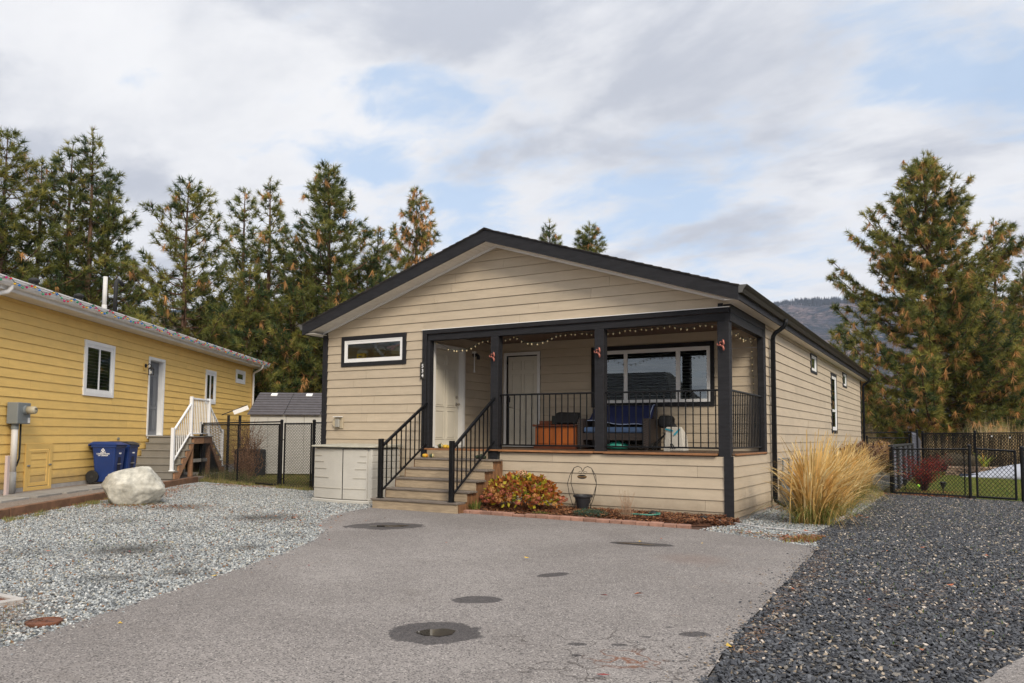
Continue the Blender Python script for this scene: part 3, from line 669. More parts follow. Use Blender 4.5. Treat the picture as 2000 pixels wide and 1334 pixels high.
# ---- roof
KS = .3225; ZP = 4.225; YF = -.42; YE = 19.0; XC = -4.30
def rz(x, top=ZP): return top - KS*abs(x-XC)
XRf, XLf = .22, -8.82
for sx, xe in ((1, XRf), (-1, XLf)):
    for nm, y0, y1, zt, zb, mm in (('rake_fascia', YF, YF+.03, ZP-.018, ZP-.235, char),):
        a = [(XC,y0,rz(XC,zt)),(xe,y0,rz(xe,zt)),(xe,y0,rz(xe,zb)),(XC,y0,rz(XC,zb))]; c = [(x,y1,z) for x,_,z in a]
        MB().prism(a, c).build(nm, mm, H)
    # soffit under the rake: narrow vinyl panels
    s = MB(); x = XC; stp = .10
    while abs(x-xe) > .12:
        x2 = x+sx*(stp-.006)
        s.prism([(x,YF+.03,rz(x,ZP-.222)),(x2,YF+.03,rz(x2,ZP-.222)),(x2,.0,rz(x2,ZP-.222)),(x,.0,rz(x,ZP-.222))],
                [(x,YF+.03,rz(x,ZP-.214)),(x2,YF+.03,rz(x2,ZP-.214)),(x2,.0,rz(x2,ZP-.214)),(x,.0,rz(x,ZP-.214))]); x += sx*stp
    s.build('soffit_panel', soffit, H)
    s = MB(); s.add([(XC,YF+.03,rz(XC,ZP-.21)),(xe,YF+.03,rz(xe,ZP-.21)),(xe,.02,rz(xe,ZP-.21)),(XC,.02,rz(XC,ZP-.21))],[(0,1,2,3)]).build('soffit_backing', soffit, H, recalc=False)
    # grey channel where soffit meets wall
    s = MB(); x0_ = XC; x1_ = xe-sx*.22
    a = [(x0_,-.028,rz(x0_,ZP-.223)),(x1_,-.028,rz(x1_,ZP-.223)),(x1_,-.028,rz(x1_,ZP-.262)),(x0_,-.028,rz(x0_,ZP-.262))]
    s.prism(a, [(x,.0,z) for x,_,z in a]).build('soffit_channel', mat('grey-white channel', (.74,.74,.74), .5), H)
    # roof deck and shingle courses
    a = [(XC,YF-.012,rz(XC,ZP-.02)),(xe,YF-.012,rz(xe,ZP-.02)),(xe,YF-.012,rz(xe,ZP-.005)),(XC,YF-.012,rz(XC,ZP-.005))]
    MB().prism(a, [(x,YE,z) for x,_,z in a]).build('roof_deck', ridge, H)
    n = 30; L_ = abs(xe-XC); rnd = random.Random(5)
    for i in range(n):
        xa, xb = XC+sx*(L_*i/n-.02), XC+sx*(L_*(i+1)/n+.015)
        yj = YF-.02-rnd.uniform(0,.012)
        a = [(xa,yj,rz(xa,ZP-.004)),(xb,yj,rz(xb,ZP+.010)),(xb,yj,rz(xb,ZP-.004)),]
        MB().prism(a, [(x,YE,z) for x,_,z in a]).build('shingle_course', ridge, H)
s = MB(); s.prism([(XC-.14,YF-.03,rz(XC-.14,ZP+.012)),(XC,YF-.03,ZP+.022),(XC+.14,YF-.03,rz(XC+.14,ZP+.012)),(XC,YF-.03,ZP+.006)], [(XC-.14,YE,rz(XC-.14,ZP+.012)),(XC,YE,ZP+.022),(XC+.14,YE,rz(XC+.14,ZP+.012)),(XC,YE,ZP+.006)]).build('ridge_cap', ridge, H)
s = MB(); s.add([(XLf,YE,rz(XLf,ZP-.2)),(XRf,YE,rz(XRf,ZP-.2)),(XC,YE,ZP-.2)],[(0,1,2)]).build('gable_wall', sid_b, H, recalc=False)
# eaves: fascia, soffit, gutter, downspouts
for sx, xe, xw in ((1, XRf, 0.0), (-1, XLf, -8.5)):
    MB().box(min(xe-sx*.02,xe), max(xe-sx*.02,xe), YF+.03, YE, 2.545, 2.755).build('eave_fascia', char, H)
    s = MB(); y = YF+.03
    while y < YE-.1:
        s.box(min(xw,xe-sx*.02), max(xw,xe-sx*.02), y, y+.394, 2.555, 2.563); y += .40
    s.build('soffit_panel', soffit, H)
def gutter_prof(x, sx):
    p = [(0,.10),(0,-.02),(.055,-.02),(.075,.03),(.10,.055),(.115,.075),(.13,.10),(.118,.10),(.10,.075),(.065,.0),(.012,.0),(.012,.10)]
    return [(x+sx*a, b) for a, b in p]
for sx, xe in ((1, XRf), (-1, XLf)):
    pr = gutter_prof(xe+sx*.001, sx)
    gt = MB().prism([(x,YF+.02,2.665+z) for x, z in pr], [(x,YE,2.665+z) for x, z in pr]).build('gutter', gut_d, H)
    MB().prism([(x,YF+.005,2.665+z) for x, z in (pr[0],pr[1],pr[2],pr[3],pr[6])], [(x,YF+.018,2.665+z) for x, z in (pr[0],pr[1],pr[2],pr[3],pr[6])]).build('end_cap', mat('end cap', (.09,.088,.082), .45), gt)
def downspout(y, zb, m, parent, x0=.30, shoe=True):
    d = MB(); d.tube([(x0,y,2.67),(x0,y,2.60),(x0-.03,y,2.53),(.11,y,2.42),(.075,y,2.36),(.065,y,2.28)], .040, 8)
    pd = d.build('downspout', m, parent, smooth=True)
    s = MB(); s.box(.028,.10,y-.042,y+.042, zb, 2.30)
    for k in (-.028, 0, .028): s.box(.10,.106,y+k-.006,y+k+.006,zb,2.30)
    s.build('pipe', m, pd, bevel=.008)
    if shoe: MB().tube([(.065,y,zb+.03),(.075,y,zb-.03),(.20,y+.02,zb-.10),(.26,y+.02,zb-.12)], .038, 8).build('shoe', m, pd, smooth=True)
    return pd
downspout(2.86, ZG+.16, blkmetal, H); downspout(18.75, ZG+.1, blkmetal, H)
# ---- porch trim, posts and beam
MB().box(-5.967,-.03, -.022,.006, 2.426,2.502).build('porch_head_trim', char, H, bevel=.003)
MB().box(-5.98,-.02, -.034,.0, 2.5035,2.515).build('head_flashing', mat('white metal flashing', (.75,.75,.74), .4), H)
MB().box(-5.862,-.03, .012,.15, 2.300,2.425).build('porch_beam', char, H, bevel=.004)
MB().box(-5.967,-5.866, -.022,.006, .03,2.426).build('porch_jamb_trim', char, H, bevel=.003)
MB().box(-5.864,-5.80, .0,.14, .02,2.299).build('porch_post', char, H, bevel=.004)
MB().box(-4.418,-4.252, .012,.178, .005,2.2995).build('porch_post', char, H, bevel=.005)
MB().box(-2.325,-2.155, .012,.180, .168,2.2995).build('porch_post', char, H, bevel=.005)
MB().box(-.218,-.034, .010,.185, .150,2.2995).build('porch_post', char, H, bevel=.005)
MB().box(-.116,-.004, 2.37,2.56, .155,2.555).build('porch_post', char, H, bevel=.004)
MB().box(-.120,-.010, .005,2.36, 2.285,2.425).build('porch_beam', char, H, bevel=.004)
MB().box(-.118,-.006, .003,2.365, 2.4265,2.555).build('porch_beam', char, H)
MB().box(-.20,-.121, -.012,.05, 2.5155,2.575).build('beam_block', char, H)
# ceiling
s = MB(); y = .16
while y < 2.5: s.box(XR,-.121, y, y+.145, 2.492,2.502); y += .15
s.build('porch_ceiling', mat('shade-brown ceiling', (.16,.10,.07), .7, var=.1), H)  # soffit boards; the shade above the beam is put into this brown
# deck
for i in range(19):
    y0 = -.03+i*.137; MB().box(XR+.01, -.012 if i else -.23, y0, y0+.131, .172,.200).build('deck_board', cedar if i == 0 else deckb, H, bevel=.004)
MB().box(-4.20,-2.335, -.052,-.031, .166,.1995).build('deck_edge', cedar, H, bevel=.003)
MB().box(-2.14,-.225, -.052,-.031, .166,.1995).build('deck_edge', cedar, H, bevel=.003)
MB().box(-5.80,-4.425, -.052,-.031, .166,.1995).build('deck_edge', cedar, H, bevel=.003)
MB().box(-.011,.016, .19,2.45, .168,.1990).build('deck_edge', cedar, H, bevel=.003)
MB().box(-5.83,-4.22, .02,.04, -.838,.165).build('step_shade_panel', roomd, H)  # near-black sheet: shade behind the steps is put into its colour
# railings
def railing(p, q, zt, zb, n, name='railing'):
    p = Vector(p); q = Vector(q)
    r = MB().bar((p.x,p.y,zt), (q.x,q.y,zt), .045, .030).build(name, blkmetal, H, bevel=.007, seg=2)
    MB().bar((p.x,p.y,zb), (q.x,q.y,zb), .035, .028).build('bottom_rail', blkmetal, r, bevel=.004)
    me = MB().box(-.008,.008,-.008,.008, 0,zt-zb-.028).mesh('baluster', blkmetal)
    for i in range(n):
        c = p+(q-p)*((i+.5)/n); inst('baluster', me, r, (c.x, c.y, zb+.014))
    return r
railing((-4.25,.10,0), (-2.326,.10,0), 1.205, .285, 16)
railing((-2.154,.10,0), (-.219,.10,0), 1.205, .285, 16)
railing((-.065,.186,0), (-.065,2.369,0), 1.205, .285, 18)
# ---- windows and doors
window(H, WF, (-8.082,-6.378,1.862,2.499), (-8.0,-6.47,1.947,2.41), [(-7.926,-6.535,2.026,2.333)], char, .08, depth=1.1, room=mat('garage room wall', (.30,.34,.32), .9))
window(H, WB, (-3.50,-.952,1.05,2.30), (-3.42,-1.03,1.135,2.21), [(-3.36,-2.79,1.195,2.135), (-2.71,-1.705,1.195,2.135), (-1.62,-1.10,1.195,2.135)], char, .08, depth=.5, blinds=(0,1,2), blind_pitch=.062)
gside = glassmat('bright reflective glass', (.6,.7,.65), 1.9)
window(H, WS, (7.62,8.54,2.04,2.515), (7.70,8.45,2.10,2.47), [(7.80,8.35,2.17,2.41)], char, .08, depth=.3, glassm=gside)
window(H, WS, (11.03,12.11,.597,2.29), (11.10,12.04,.68,2.21), [(11.20,11.94,.78,1.20),(11.20,11.94,1.27,2.13)], char, .08, depth=.3, glassm=gside)
window(H, WS, (13.61,14.54,2.04,2.49), (13.70,14.45,2.09,2.45), [(13.80,14.35,2.15,2.39)], char, .08, depth=.3, glassm=gside)
# door on the side wall of the porch
da = MB(); frame_rect(da, WR, .265,1.405,.22,2.287,.065,.0,.022,wb=.03)
wbox(da, WR, .328,.345,.25,2.222,-.14,.0); wbox(da, WR, 1.33,1.342,.25,2.222,-.14,.0); wbox(da, WR, .345,1.33,2.205,2.222,-.14,.0); wbox(da, WR, .33,1.34,.20,.25,-.14,.03)
dA = da.build('side_door_frame', mat('white door casing', (.72,.71,.69), .4), H, bevel=.003)
d = panel_door(dA, WR, .35,1.325,.255,2.20, doorc, o=-.10)
hb = MB(); hb.tube([WR(1.235,-.10,1.10),WR(1.235,-.085,1.10)], .034, 14); hb.tube([WR(1.235,-.085,1.10),WR(1.235,-.045,1.10)], .012, 8)
hb.lathe((0,0,0), [(0,0)], 3) if False else None
hb.tube([WR(1.235,-.05,1.10),WR(1.235,-.04,1.10),WR(1.235,-.02,1.10),WR(1.235,-.005,1.10)], [.018,.028,.028,.012], 12)
hb.build('handle', nickel, d, smooth=True)
MB().tube([WR(1.245,-.10,1.25),WR(1.245,-.08,1.25),WR(1.245,-.07,1.25)], [.030,.030,.02], 14).build('deadbolt', nickel, d, smooth=True)
# door on the back wall
db = MB(); frame_rect(db, WB, -5.605,-4.70,.215,2.283,.068,.0,.02,wb=.02)
dB = db.build('rear_door_frame', MATS['white door casing'], H, bevel=.003)
MB().box(-5.537,-4.768, YB+.04,YB+.05,.22,2.22).build('weather_strip', rubber, dB)
d2 = panel_door(dB, WB, -5.505,-4.772,.245,2.19, doorc, o=-.02)
MB().box(-5.488,-5.450, YB+.003,YB+.019, 1.19,1.30).build('keypad_lock', rubber, d2, bevel=.006)
hb = MB(); hb.tube([WB(-5.468,-.02,1.08),WB(-5.468,.03,1.08)], .018, 10); hb.tube([WB(-5.468,.03,1.08),WB(-5.36,.03,1.075)], .010, 8); hb.build('handle', nickel, d2, smooth=True)
# dryer vent / socket cover on the left front wall
MB().box(-8.235,-7.985, -.022,.0, .575,.815).build('vent_plate', mat('beige vent plate', (.45,.38,.27), .6), H, bevel=.004)
vh = MB(); vh.lathe((0,0,0), [(0,0)],3) if False else None
vh.tube([(-8.17,-.03,.69),(-8.17,-.045,.69)], .085, 16); vh.build('vent_disc', mat('cream disc', (.50,.42,.29), .6), H)
MB().box(-8.165,-8.055, -.075,-.022, .60,.775).build('vent_hood', mat('grey vent hood', (.30,.29,.26), .5), H, bevel=.01)
MB().box(-8.20,-7.99, -.10,-.0225, .812,.825).build('vent_lip', white, H)
# porch wall lamp with a corded white pull beside it
lp = MB(); lp.tube([WR(1.75,.0,2.19),WR(1.75,.045,2.19),WR(1.75,.10,2.19)], [.055,.052,.02], 14); lp.tube([WR(1.75,.10,2.19),WR(1.75,.12,2.15),WR(1.75,.12,2.08)], [.02,.035,.035], 12)
lp.build('porch_lamp', rubber, H, smooth=True)
# house number plaque, upright digits
pq = MB(); pq.box(-6.005,-5.885, -.032,-.0225, 1.54,1.875); pl = pq.build('number_plaque', mat('black plaque', (.012,.012,.012), .4), H, bevel=.004)
wdig = mat('white lettering', (.82,.82,.82), .5)
for i, ch in enumerate('534'):
    me = text_mesh(ch, .100, .0015, bold=.0012); me.materials.append(wdig)
    o = bpy.data.objects.new('digit', me); COL.objects.link(o); o.parent = pl
    bx, by, bz = H['_b']; o.location = (-5.945-bx, -.0345-by, 1.80-i*.095-bz); o.rotation_euler = (PI/2, 0, 0)
# gas/irrigation pipe by the side wall, behind the grass
gp = MB(); gp.tube([(.03,3.35,.05),(.12,3.35,.05),(.12,3.35,-.35)], .018, 8); gp.tube([(.12,3.28,.055),(.12,3.95,.055),(.12,3.95,-.25)], .018, 8); gp.box(.06,.26,3.55,3.85,-.52,-.28)
tag(gp.build('gas_meter', boxgrey, None, base=(.12,3.5,ZG)), 'grey gas meter with dark pipe hoop on the side wall behind tall grass', 'gas meter')

# ================================================================== front steps
ST = thing('front_steps', 'weathered wooden front steps with black metal handrails and newel posts', 'steps', (-4.95,-.8,ZG))
RS = 1.038/6
for k in range(5):
    zt = ZG+RS*(k+1); yn = -1.55+k*.28; xl, xr = (-5.93,-4.10) if k == 0 else (-5.85,-4.04)
    MB().box(xl, xr, yn, yn+.275, zt-.030, zt).build('tread', tread, ST, bevel=.004)
    MB().box(xl+.03, (xr-.02 if k == 0 else xr-.06), yn+.022, yn+.045, ZG+RS*k-(.02 if k == 0 else 0), zt-.031).build('riser', stepw, ST, bevel=.002)
MB().box(-5.80,-4.43, -.050,-.030, ZG+RS*5+.001, .1645).build('riser', stepw, ST)
for xs in (-5.84,-4.12):
    a = []; 
    pts = [(-1.48,ZG-.02),(-1.48,ZG+RS-.031)]
    for k in range(1,6):
        yn = -1.55+k*.28; pts += [(yn+.05,ZG+RS*k-.031),(yn+.05,ZG+RS*(k+1)-.031 if k < 5 else .05)]
    pts = pts[:-1]+[(-.055,ZG+RS*5-.031),(-.055,-.26),(-1.02,ZG-.02)]
    MB().prism([(xs-.02,y,z) for y, z in pts], [(xs+.02,y,z) for y, z in pts]).build('stringer', strg, ST)
MB().box(-4.155,-4.115, -1.505,-1.24, ZG-.02, ZG+RS-.032).build('side_cleat', stepw, ST)
def handrail(x, xe, t0, t1, b0, b1, zn):
    n = MB().box(x-.038,x+.038, -1.488,-1.412, ZG+RS+.004, zn).build('newel_post', blkmetal, ST, bevel=.005)
    MB().box(x-.05,x+.05, -1.50,-1.40, ZG+RS, ZG+RS+.012).build('base_plate', blkmetal, n)
    r = MB().bar((x,-1.41,t0), (xe,-.03,t1), .052, .050).build('handrail', blkmetal, ST, bevel=.012, seg=2)
    MB().bar((x,-1.41,b0), (xe,-.03,b1), .034, .034).build('lower_rail', blkmetal, r, bevel=.006)
    for i in range(9):
        t = (i+.9)/9.6; xx = x+(xe-x)*t; yy = -1.41+1.38*t; zb = b0+(b1-b0)*t; zt = t0+(t1-t0)*t
        MB().box(xx-.009,xx+.009, yy-.009,yy+.009, zb, zt).build('baluster', blkmetal, r)
handrail(-5.79,-5.83, .256,1.07,-.53,.284,.382)
handrail(-4.27,-4.30, .245,1.14,-.54,.345,.362)

# ================================================================== light strings
def light_string(name, pts, label, group=None, bulbm=None, drop=.045, wirer=.003, extra=None, mats=None, br=.015):
    t = thing(name, label, 'string lights', pts[len(pts)//2], group)
    w = MB(); P_ = [Vector(p) for p in pts]
    for a, b in zip(P_, P_[1:]):
        m_ = (a+b)/2; m_.z -= .006; w.tube([a, m_, b], wirer, 4, cap=False)
    if extra: w.tube(extra, wirer, 4, cap=False)
    rnd = random.Random(3)
    bm_ = [MB().tube([(0,0,0),(0,0,-.018)], .007, 6).mesh('bulb_socket', wireg)]
    bulbs = [MB().lathe((0,0,0), [(.002,-.05-.0),(br*.7,-.04),(br,-.027),(br*.7,-.016)], 8).mesh('bulb', mm, smooth=True) for mm in (mats or [bulbm])]
    w.build('wire', wireg, t)
    for i, p in enumerate(P_[:-1] if len(P_) > 2 else P_):
        r_ = (rnd.uniform(-.35,.35), rnd.uniform(-.35,.35), 0)
        s = inst('bulb_socket', bm_[0], t, tuple(p), r_)
        c = bpy.data.objects.new('bulb', bulbs[i % len(bulbs)]); COL.objects.link(c); c.parent = s
    return t
FRONT = [(-5.761, 2.252), (-5.49, 2.117), (-5.369, 2.081), (-5.285, 2.072), (-5.167, 2.081), (-5.073, 2.076), (-4.968, 2.11), (-4.875, 2.145), (-4.783, 2.199), (-4.703, 2.224), (-4.601, 2.228), (-4.51, 2.242), (-4.35,2.255), (-4.208, 2.225), (-4.101, 2.241), (-4.018, 2.275), (-3.947, 2.243), (-3.847, 2.184), (-3.742, 2.136), (-3.649, 2.126), (-3.535, 2.114), (-3.426, 2.135), (-3.324, 2.165), (-3.231, 2.202), (-3.141, 2.232), (-3.056, 2.244), (-2.956, 2.248), (-2.856, 2.256), (-2.769, 2.247), (-2.642, 2.256), (-2.558, 2.24), (-2.457, 2.228),(-2.3,2.25), (-2.145, 2.218), (-2.041, 2.216), (-1.939, 2.227), (-1.826, 2.256), (-1.757, 2.258), (-1.658, 2.241), (-1.544, 2.265), (-1.453, 2.245), (-1.346, 2.253), (-1.261, 2.262), (-1.151, 2.261), (-1.05, 2.279), (-0.967, 2.249), (-0.851, 2.221), (-0.747, 2.208), (-0.641, 2.224), (-0.54, 2.257), (-0.45, 2.255), (-0.342, 2.234), (-.24,2.26)]
light_string('light_string', [(x, .195 if x > -5.8 else .1, z+.035) for x, z in FRONT], 'string of clear bulbs looped along the front porch beam', 'porch light strings', bulbw)
SIDE = [(0.40,2.24),(0.548, 2.214), (0.68, 2.192), (0.73, 2.164), (0.99, 2.177), (1.17, 2.224), (1.293, 2.158), (1.497, 2.154), (1.571, 2.135), (1.726, 2.171), (2.005, 2.229), (2.083, 2.191), (2.42,2.26)]
sp_ = [(-.17, y, z+.03) for y, z in SIDE] + [(-.24+.003*i, 2.50, 2.2-.12*i) for i in range(14)]
light_string('light_string', sp_, 'short string of clear bulbs on the side beam hanging down the right porch wall', 'porch light strings', bulbw)
# small coppery ornaments hung on the posts
def ornament(x, z, flip, label):
    m = MB(); y = -.035; sc = .8
    x = x-.0
    m.tube([(x-.075,y,z+.03),(x-.07,y,z-.01),(x-.03,y,z-.02),(x+.0,y,z+.0)], [.010,.012,.014,.016], 8)
    m.tube([(x-.03,y,z-.01),(x-.02,y,z+.05),(x+.0,y,z+.06)], [.010,.011,.006], 7)
    m.tube([(x-.01,y,z-.02),(x+.04,y,z-.04),(x+.055,y,z-.09),(x+.05,y,z-.13)], [.016,.024,.022,.014], 9)
    m.tube([(x+.045,y,z-.04),(x+.06,y,z+.02),(x+.045,y,z+.08),(x+.035,y,z+.10)], [.016,.020,.022,.008], 9)
    m.tube([(x+.045,y,z+.06),(x+.01,y,z+.05),(x+.0,y,z+.02)], [.010,.009,.006], 7)
    m.tube([(x+.05,y+.02,z-.05),(x+.05,y+.05,z-.05)], .006, 6)
    m.v = [(x+(a-x)*.78, y+(b-y)*.78, z+(c-z)*.78) for a, b, c in m.v]
    tag(m.build('post_ornament', copper, None, smooth=True, base=(x,y,z)), label, 'ornament', 'coppery ornaments on the porch posts')
ornament(-4.355,1.92,0,'coppery pink ornament on the porch post beside the steps')
ornament(-2.25,1.90,0,'coppery pink ornament on the middle porch post in front of the window')
ornament(-.150,1.915,0,'coppery pink ornament on the corner porch post')
# white corded bell hanging by the side door
bl = MB(); bl.tube([WR(1.70,.05,2.23),WR(1.70,.055,2.15),WR(1.69,.06,1.86)], .012, 7); bl.tube([WR(1.69,.06,1.86),WR(1.69,.06,1.80)], [.012,.028], 8); bl.box(XR,XR+.09,1.68,1.72,2.21,2.25)
tag(bl.build('hanging_chime', MATS['white door casing'], None, base=(XR+.05,1.7,1.8)), 'thin white hanging chime beside the porch lamp', 'chime')
# ================================================================== the yellow house on the left (its own frame: s out of the wall, t along it)
FY = Matrix.Translation((-12.7557*.85163, -12.7557*.52414, 0)) @ Matrix.Rotation(R(31.617), 4, 'Z')
FR = FY
Y = thing('yellow_house', 'mustard yellow lap-sided house with white gutter and grey side door', 'house', (-3.0, 8.0, -.68))
WY = lambda u, o, z: (o, u, z)
siding(Y, WY, -3.0, 17.50, -.62, 2.955, 2.354, PT, sid_y, [(5.26,6.48,1.36,2.43), (8.53,9.40,.38,2.40), (12.72,13.50,1.48,2.40), (15.70,16.55,2.34,2.66), (3.15,4.04,-.7,.12)], None, seed=12, plank=3.66)
MB().box(-9,.0,17.5,17.53,-.9,2.95).build('wall', sid_y, Y); MB().box(-9,-.03,-3,17.5,-.9,-.62).build('foundation', concr, Y)
MB().box(-.03,-.004,-3.0,17.50,-.90,-.622).build('concrete_skirting', concr, Y)
MB().box(-.02,.012, 17.46,17.55,-.62,2.95).build('corner_trim', mat('yellow trim', (.70,.465,.145), .6), Y)
# roof
b = MB(); b.prism([(.48,-3.6,3.175),(-5,-3.6,3.175+5.48*.20),(-5,-3.6,3.14+5.48*.20),(.48,-3.6,3.14)], [(.48,18.05,3.175),(-5,18.05,3.175+5.48*.20),(-5,18.05,3.14+5.48*.20),(.48,18.05,3.14)])
b.build('roof', mat('grey weathered shingle', (.24,.235,.23), .9, var=.3, vscale=25, bump=.5, bscale=80), Y)
for i in range(12):
    s0 = .485-i*.14; z0 = 3.176+(.48-s0)*.20
    MB().prism([(s0,-3.6,z0),(s0,-3.6,z0+.014),(s0-.15,-3.6,z0+.032)], [(s0,18.06,z0),(s0,18.06,z0+.014),(s0-.15,18.06,z0+.032)]).build('shingle_course', MATS['grey weathered shingle'], Y)
MB().box(.36,.38,-3.6,18.05,2.965,3.135).build('eave_fascia', gut_w, Y)
s = MB(); y = -3.6
while y < 18: s.box(.0,.359,y,y+.394,2.957,2.965); y += .40
s.build('soffit_panel', soffit, Y)
MB().box(.36,.40,18.05,18.07,2.96,3.18).build('gable_fascia', gut_w, Y)
pr = [(0,.115),(0,-.03),(.085,-.03),(.118,.02),(.122,.045),(.130,.055),(.132,.085),(.142,.092),(.142,.115),(.128,.115),(.11,.08),(.07,.0),(.012,.0),(.012,.115)]
gt = MB().prism([(.381+a,-3.6,3.06+c) for a, c in pr], [(.381+a,18.1,3.06+c) for a, c in pr]).build('gutter', gut_w, Y)
d = MB(); d.tube([(.45,1.70,3.06),(.45,1.70,3.0),(.42,1.66,2.93),(.10,1.35,2.79),(.06,1.30,2.72),(.06,1.30,2.5)], .042, 10); d.build('downspout', gut_w, Y, smooth=True)
d = MB(); d.tube([(.45,17.3,3.06),(.45,17.3,2.98),(.40,17.33,2.90),(.10,17.45,2.76),(.06,17.48,2.68),(.06,17.5,2.5),(.06,17.5,.2)], .040, 10); d.build('downspout', gut_w, Y, smooth=True)
# windows
grn = mat('pale green curtain', (.16,.24,.18), .8)
window(Y, WY, (5.17,6.57,1.27,2.515), (5.26,6.48,1.36,2.43), [(5.33,5.86,1.43,2.36),(5.90,6.41,1.43,2.36)], white, .09, depth=.35, room=grn, blinds=(0,1), blind_pitch=.075, trim_o=.018)
window(Y, WY, (12.64,13.58,1.40,2.48), (12.72,13.50,1.48,2.40), [(12.80,13.08,1.56,2.32),(13.14,13.42,1.56,2.32)], white, .08, depth=.3, trim_o=.018)
window(Y, WY, (15.60,16.65,2.26,2.74), (15.70,16.55,2.34,2.66), [(15.80,16.45,2.42,2.60)], white, .08, depth=.3, room=grn, trim_o=.018)
# door with deep white jamb
dm = MB(); frame_rect(dm, WY, 8.45,9.48,.36,2.47,.075,.0,.022,wb=.03)
wbox(dm, WY, 8.526,8.54,.39,2.395,-.16,.0); wbox(dm, WY, 9.385,9.404,.39,2.395,-.16,.0); wbox(dm, WY, 8.54,9.385,2.38,2.395,-.16,.0); wbox(dm, WY, 8.53,9.40,.30,.385,-.16,.02)
dF = dm.build('door_frame', white, Y, bevel=.003); panel_door(dF, WY, 8.545,9.38,.39,2.375,doorg,o=-.12)
# wall lantern
ln = MB(); ln.box(.0,.016,8.16,8.30,2.09,2.27).build('lamp_plate', MATS['yellow trim'], Y)
ln = MB(); ln.tube([(.016,8.23,2.20),(.04,8.23,2.20)], .05, 12); ln.tube([(.04,8.23,2.20),(.12,8.23,2.25),(.17,8.23,2.22),(.17,8.23,2.17)], .012, 7)
lt = ln.build('wall_lantern', rubber, Y, smooth=True)
ln = MB(); ln.lathe((.17,8.23,2.02), [(.075,.10),(.085,.09),(.02,.16),(.008,.18)], 8); ln.lathe((.17,8.23,2.02), [(.072,-.065),(.075,-.055),(.03,-.055)], 8)
for k in range(6):
    a = k*PI/3; ln.tube([(.17+.066*math.cos(a),8.23+.066*math.sin(a),1.96),(.17+.076*math.cos(a),8.23+.076*math.sin(a),2.115)], .005, 4)
ln.build('lantern_cage', rubber, lt); MB().lathe((.17,8.23,1.98), [(.02,0),(.026,.04),(.015,.09)], 8).build('lantern_bulb', white, lt, smooth=True)
# access panel low on the wall
ap = MB(); frame_rect(ap, WY, 3.13,4.06,-.70,.215,.10,-.01,.02, wb=.07, wt=.11); ap.build('access_panel', MATS['yellow trim'], Y, bevel=.003); app = Y.children[-1]
frame_rect(MB(), WY, 3.25,3.94,-.615,.09,.07,-.005,.014, wt=.05).build('panel_frame', MATS['yellow trim'], app, bevel=.002)
for k in range(4): z0 = -.56+k*.155; MB().prism([(.008,3.33,z0),(.008,3.86,z0),(-.004,3.86,z0+.155),(-.004,3.33,z0+.155)], [(-.02,3.33,z0),(-.02,3.86,z0),(-.02,3.86,z0+.155),(-.02,3.33,z0+.155)]).build('panel_slat', sid_y, app)
for t_ in (3.23,3.97): MB().box(.015,.035,t_-.045,t_+.045,-.225,-.195).build('latch', mat('dull steel', (.30,.32,.34), .4, metal=.7), app, bevel=.005)
MB().tube([(.0,6.9,.30),(.035,6.9,.30)], .035, 10).build('wall_spigot', MATS['dull steel'], Y)
# roof pipes and vents
MB().tube([(-.6,7.18,3.36),(-.6,7.18,4.33)], .052, 12).tube([(-.6,7.18,3.36),(-.6,7.18,3.62)], .062, 12).build('vent_pipe', pvcw, Y, smooth=True)
MB().tube([(-.8,8.15,3.4),(-.8,8.15,4.35),(-.8,8.2,4.43),(-.78,8.4,4.42),(-.77,8.46,4.36)], .055, 10).build('flue_pipe', rubber, Y, smooth=True)
for t_ in (3.75,5.5): MB().lathe((-.35,t_,3.34), [(.16,0),(.11,.06),(.07,.09),(.07,.16),(.11,.18),(.10,.23),(.03,.26)], 12).build('roof_vent', rubber, Y, smooth=True)
MB().lathe((-.5,11.2,3.36), [(.12,0),(.09,.05),(.06,.08),(.06,.14),(.09,.16),(.02,.2)], 12).build('roof_vent', rubber, Y, smooth=True)
# electric meter
MT = thing('electric_meter', 'grey electric meter box on a white conduit at the near end of the yellow wall', 'meter', (.1,2.7,-.7))
MB().box(.012,.22, 2.47,2.88, .60,1.00).build('meter_box', boxgrey, MT, bevel=.012, seg=2)
m_ = MB().tube([(.22,2.70,.86),(.27,2.70,.86)], .088, 20).build('meter_ring', boxgrey, MT, smooth=False)
m2 = MB().tube([(.27,2.70,.86),(.40,2.70,.86),(.42,2.70,.86)], [.076,.074,.06], 20).build('meter_glass', meterm, MT, smooth=True)
MB().box(.4205,.424, 2.665,2.735, .875,.895).build('dial', rubber, m2)
MB().box(.221,.224, 2.79,2.86, .62,.72).build('paper_tag', white, MT)
MB().tube([(.10,2.60,.60),(.10,2.60,-.30)], .056, 14).build('white_conduit', pvcw, MT, smooth=True)
MB().tube([(.10,2.60,-.30),(.10,2.60,-.72)], .062, 14).build('grey_conduit', pvcg, MT, smooth=True)
MB().tube([(.10,2.60,.50),(.10,2.60,.60)], .066, 14).build('conduit_collar', boxgrey, MT)
MB().tube([(.10,2.78,.60),(.10,2.785,.2),(.10,2.78,-.05),(.08,2.74,-.18),(.06,2.68,-.25)], .017, 8).build('black_cable', rubber, MT, smooth=True)
tag(MB().box(.30,.35,2.02,2.10,-.72,.02).build('marker_post', mat('pale pink stake', (.52,.42,.40), .6), None, base=(.32,2.06,-.7), bevel=.004), 'pale pink wooden stake at the left edge beside the meter conduit', 'stake')
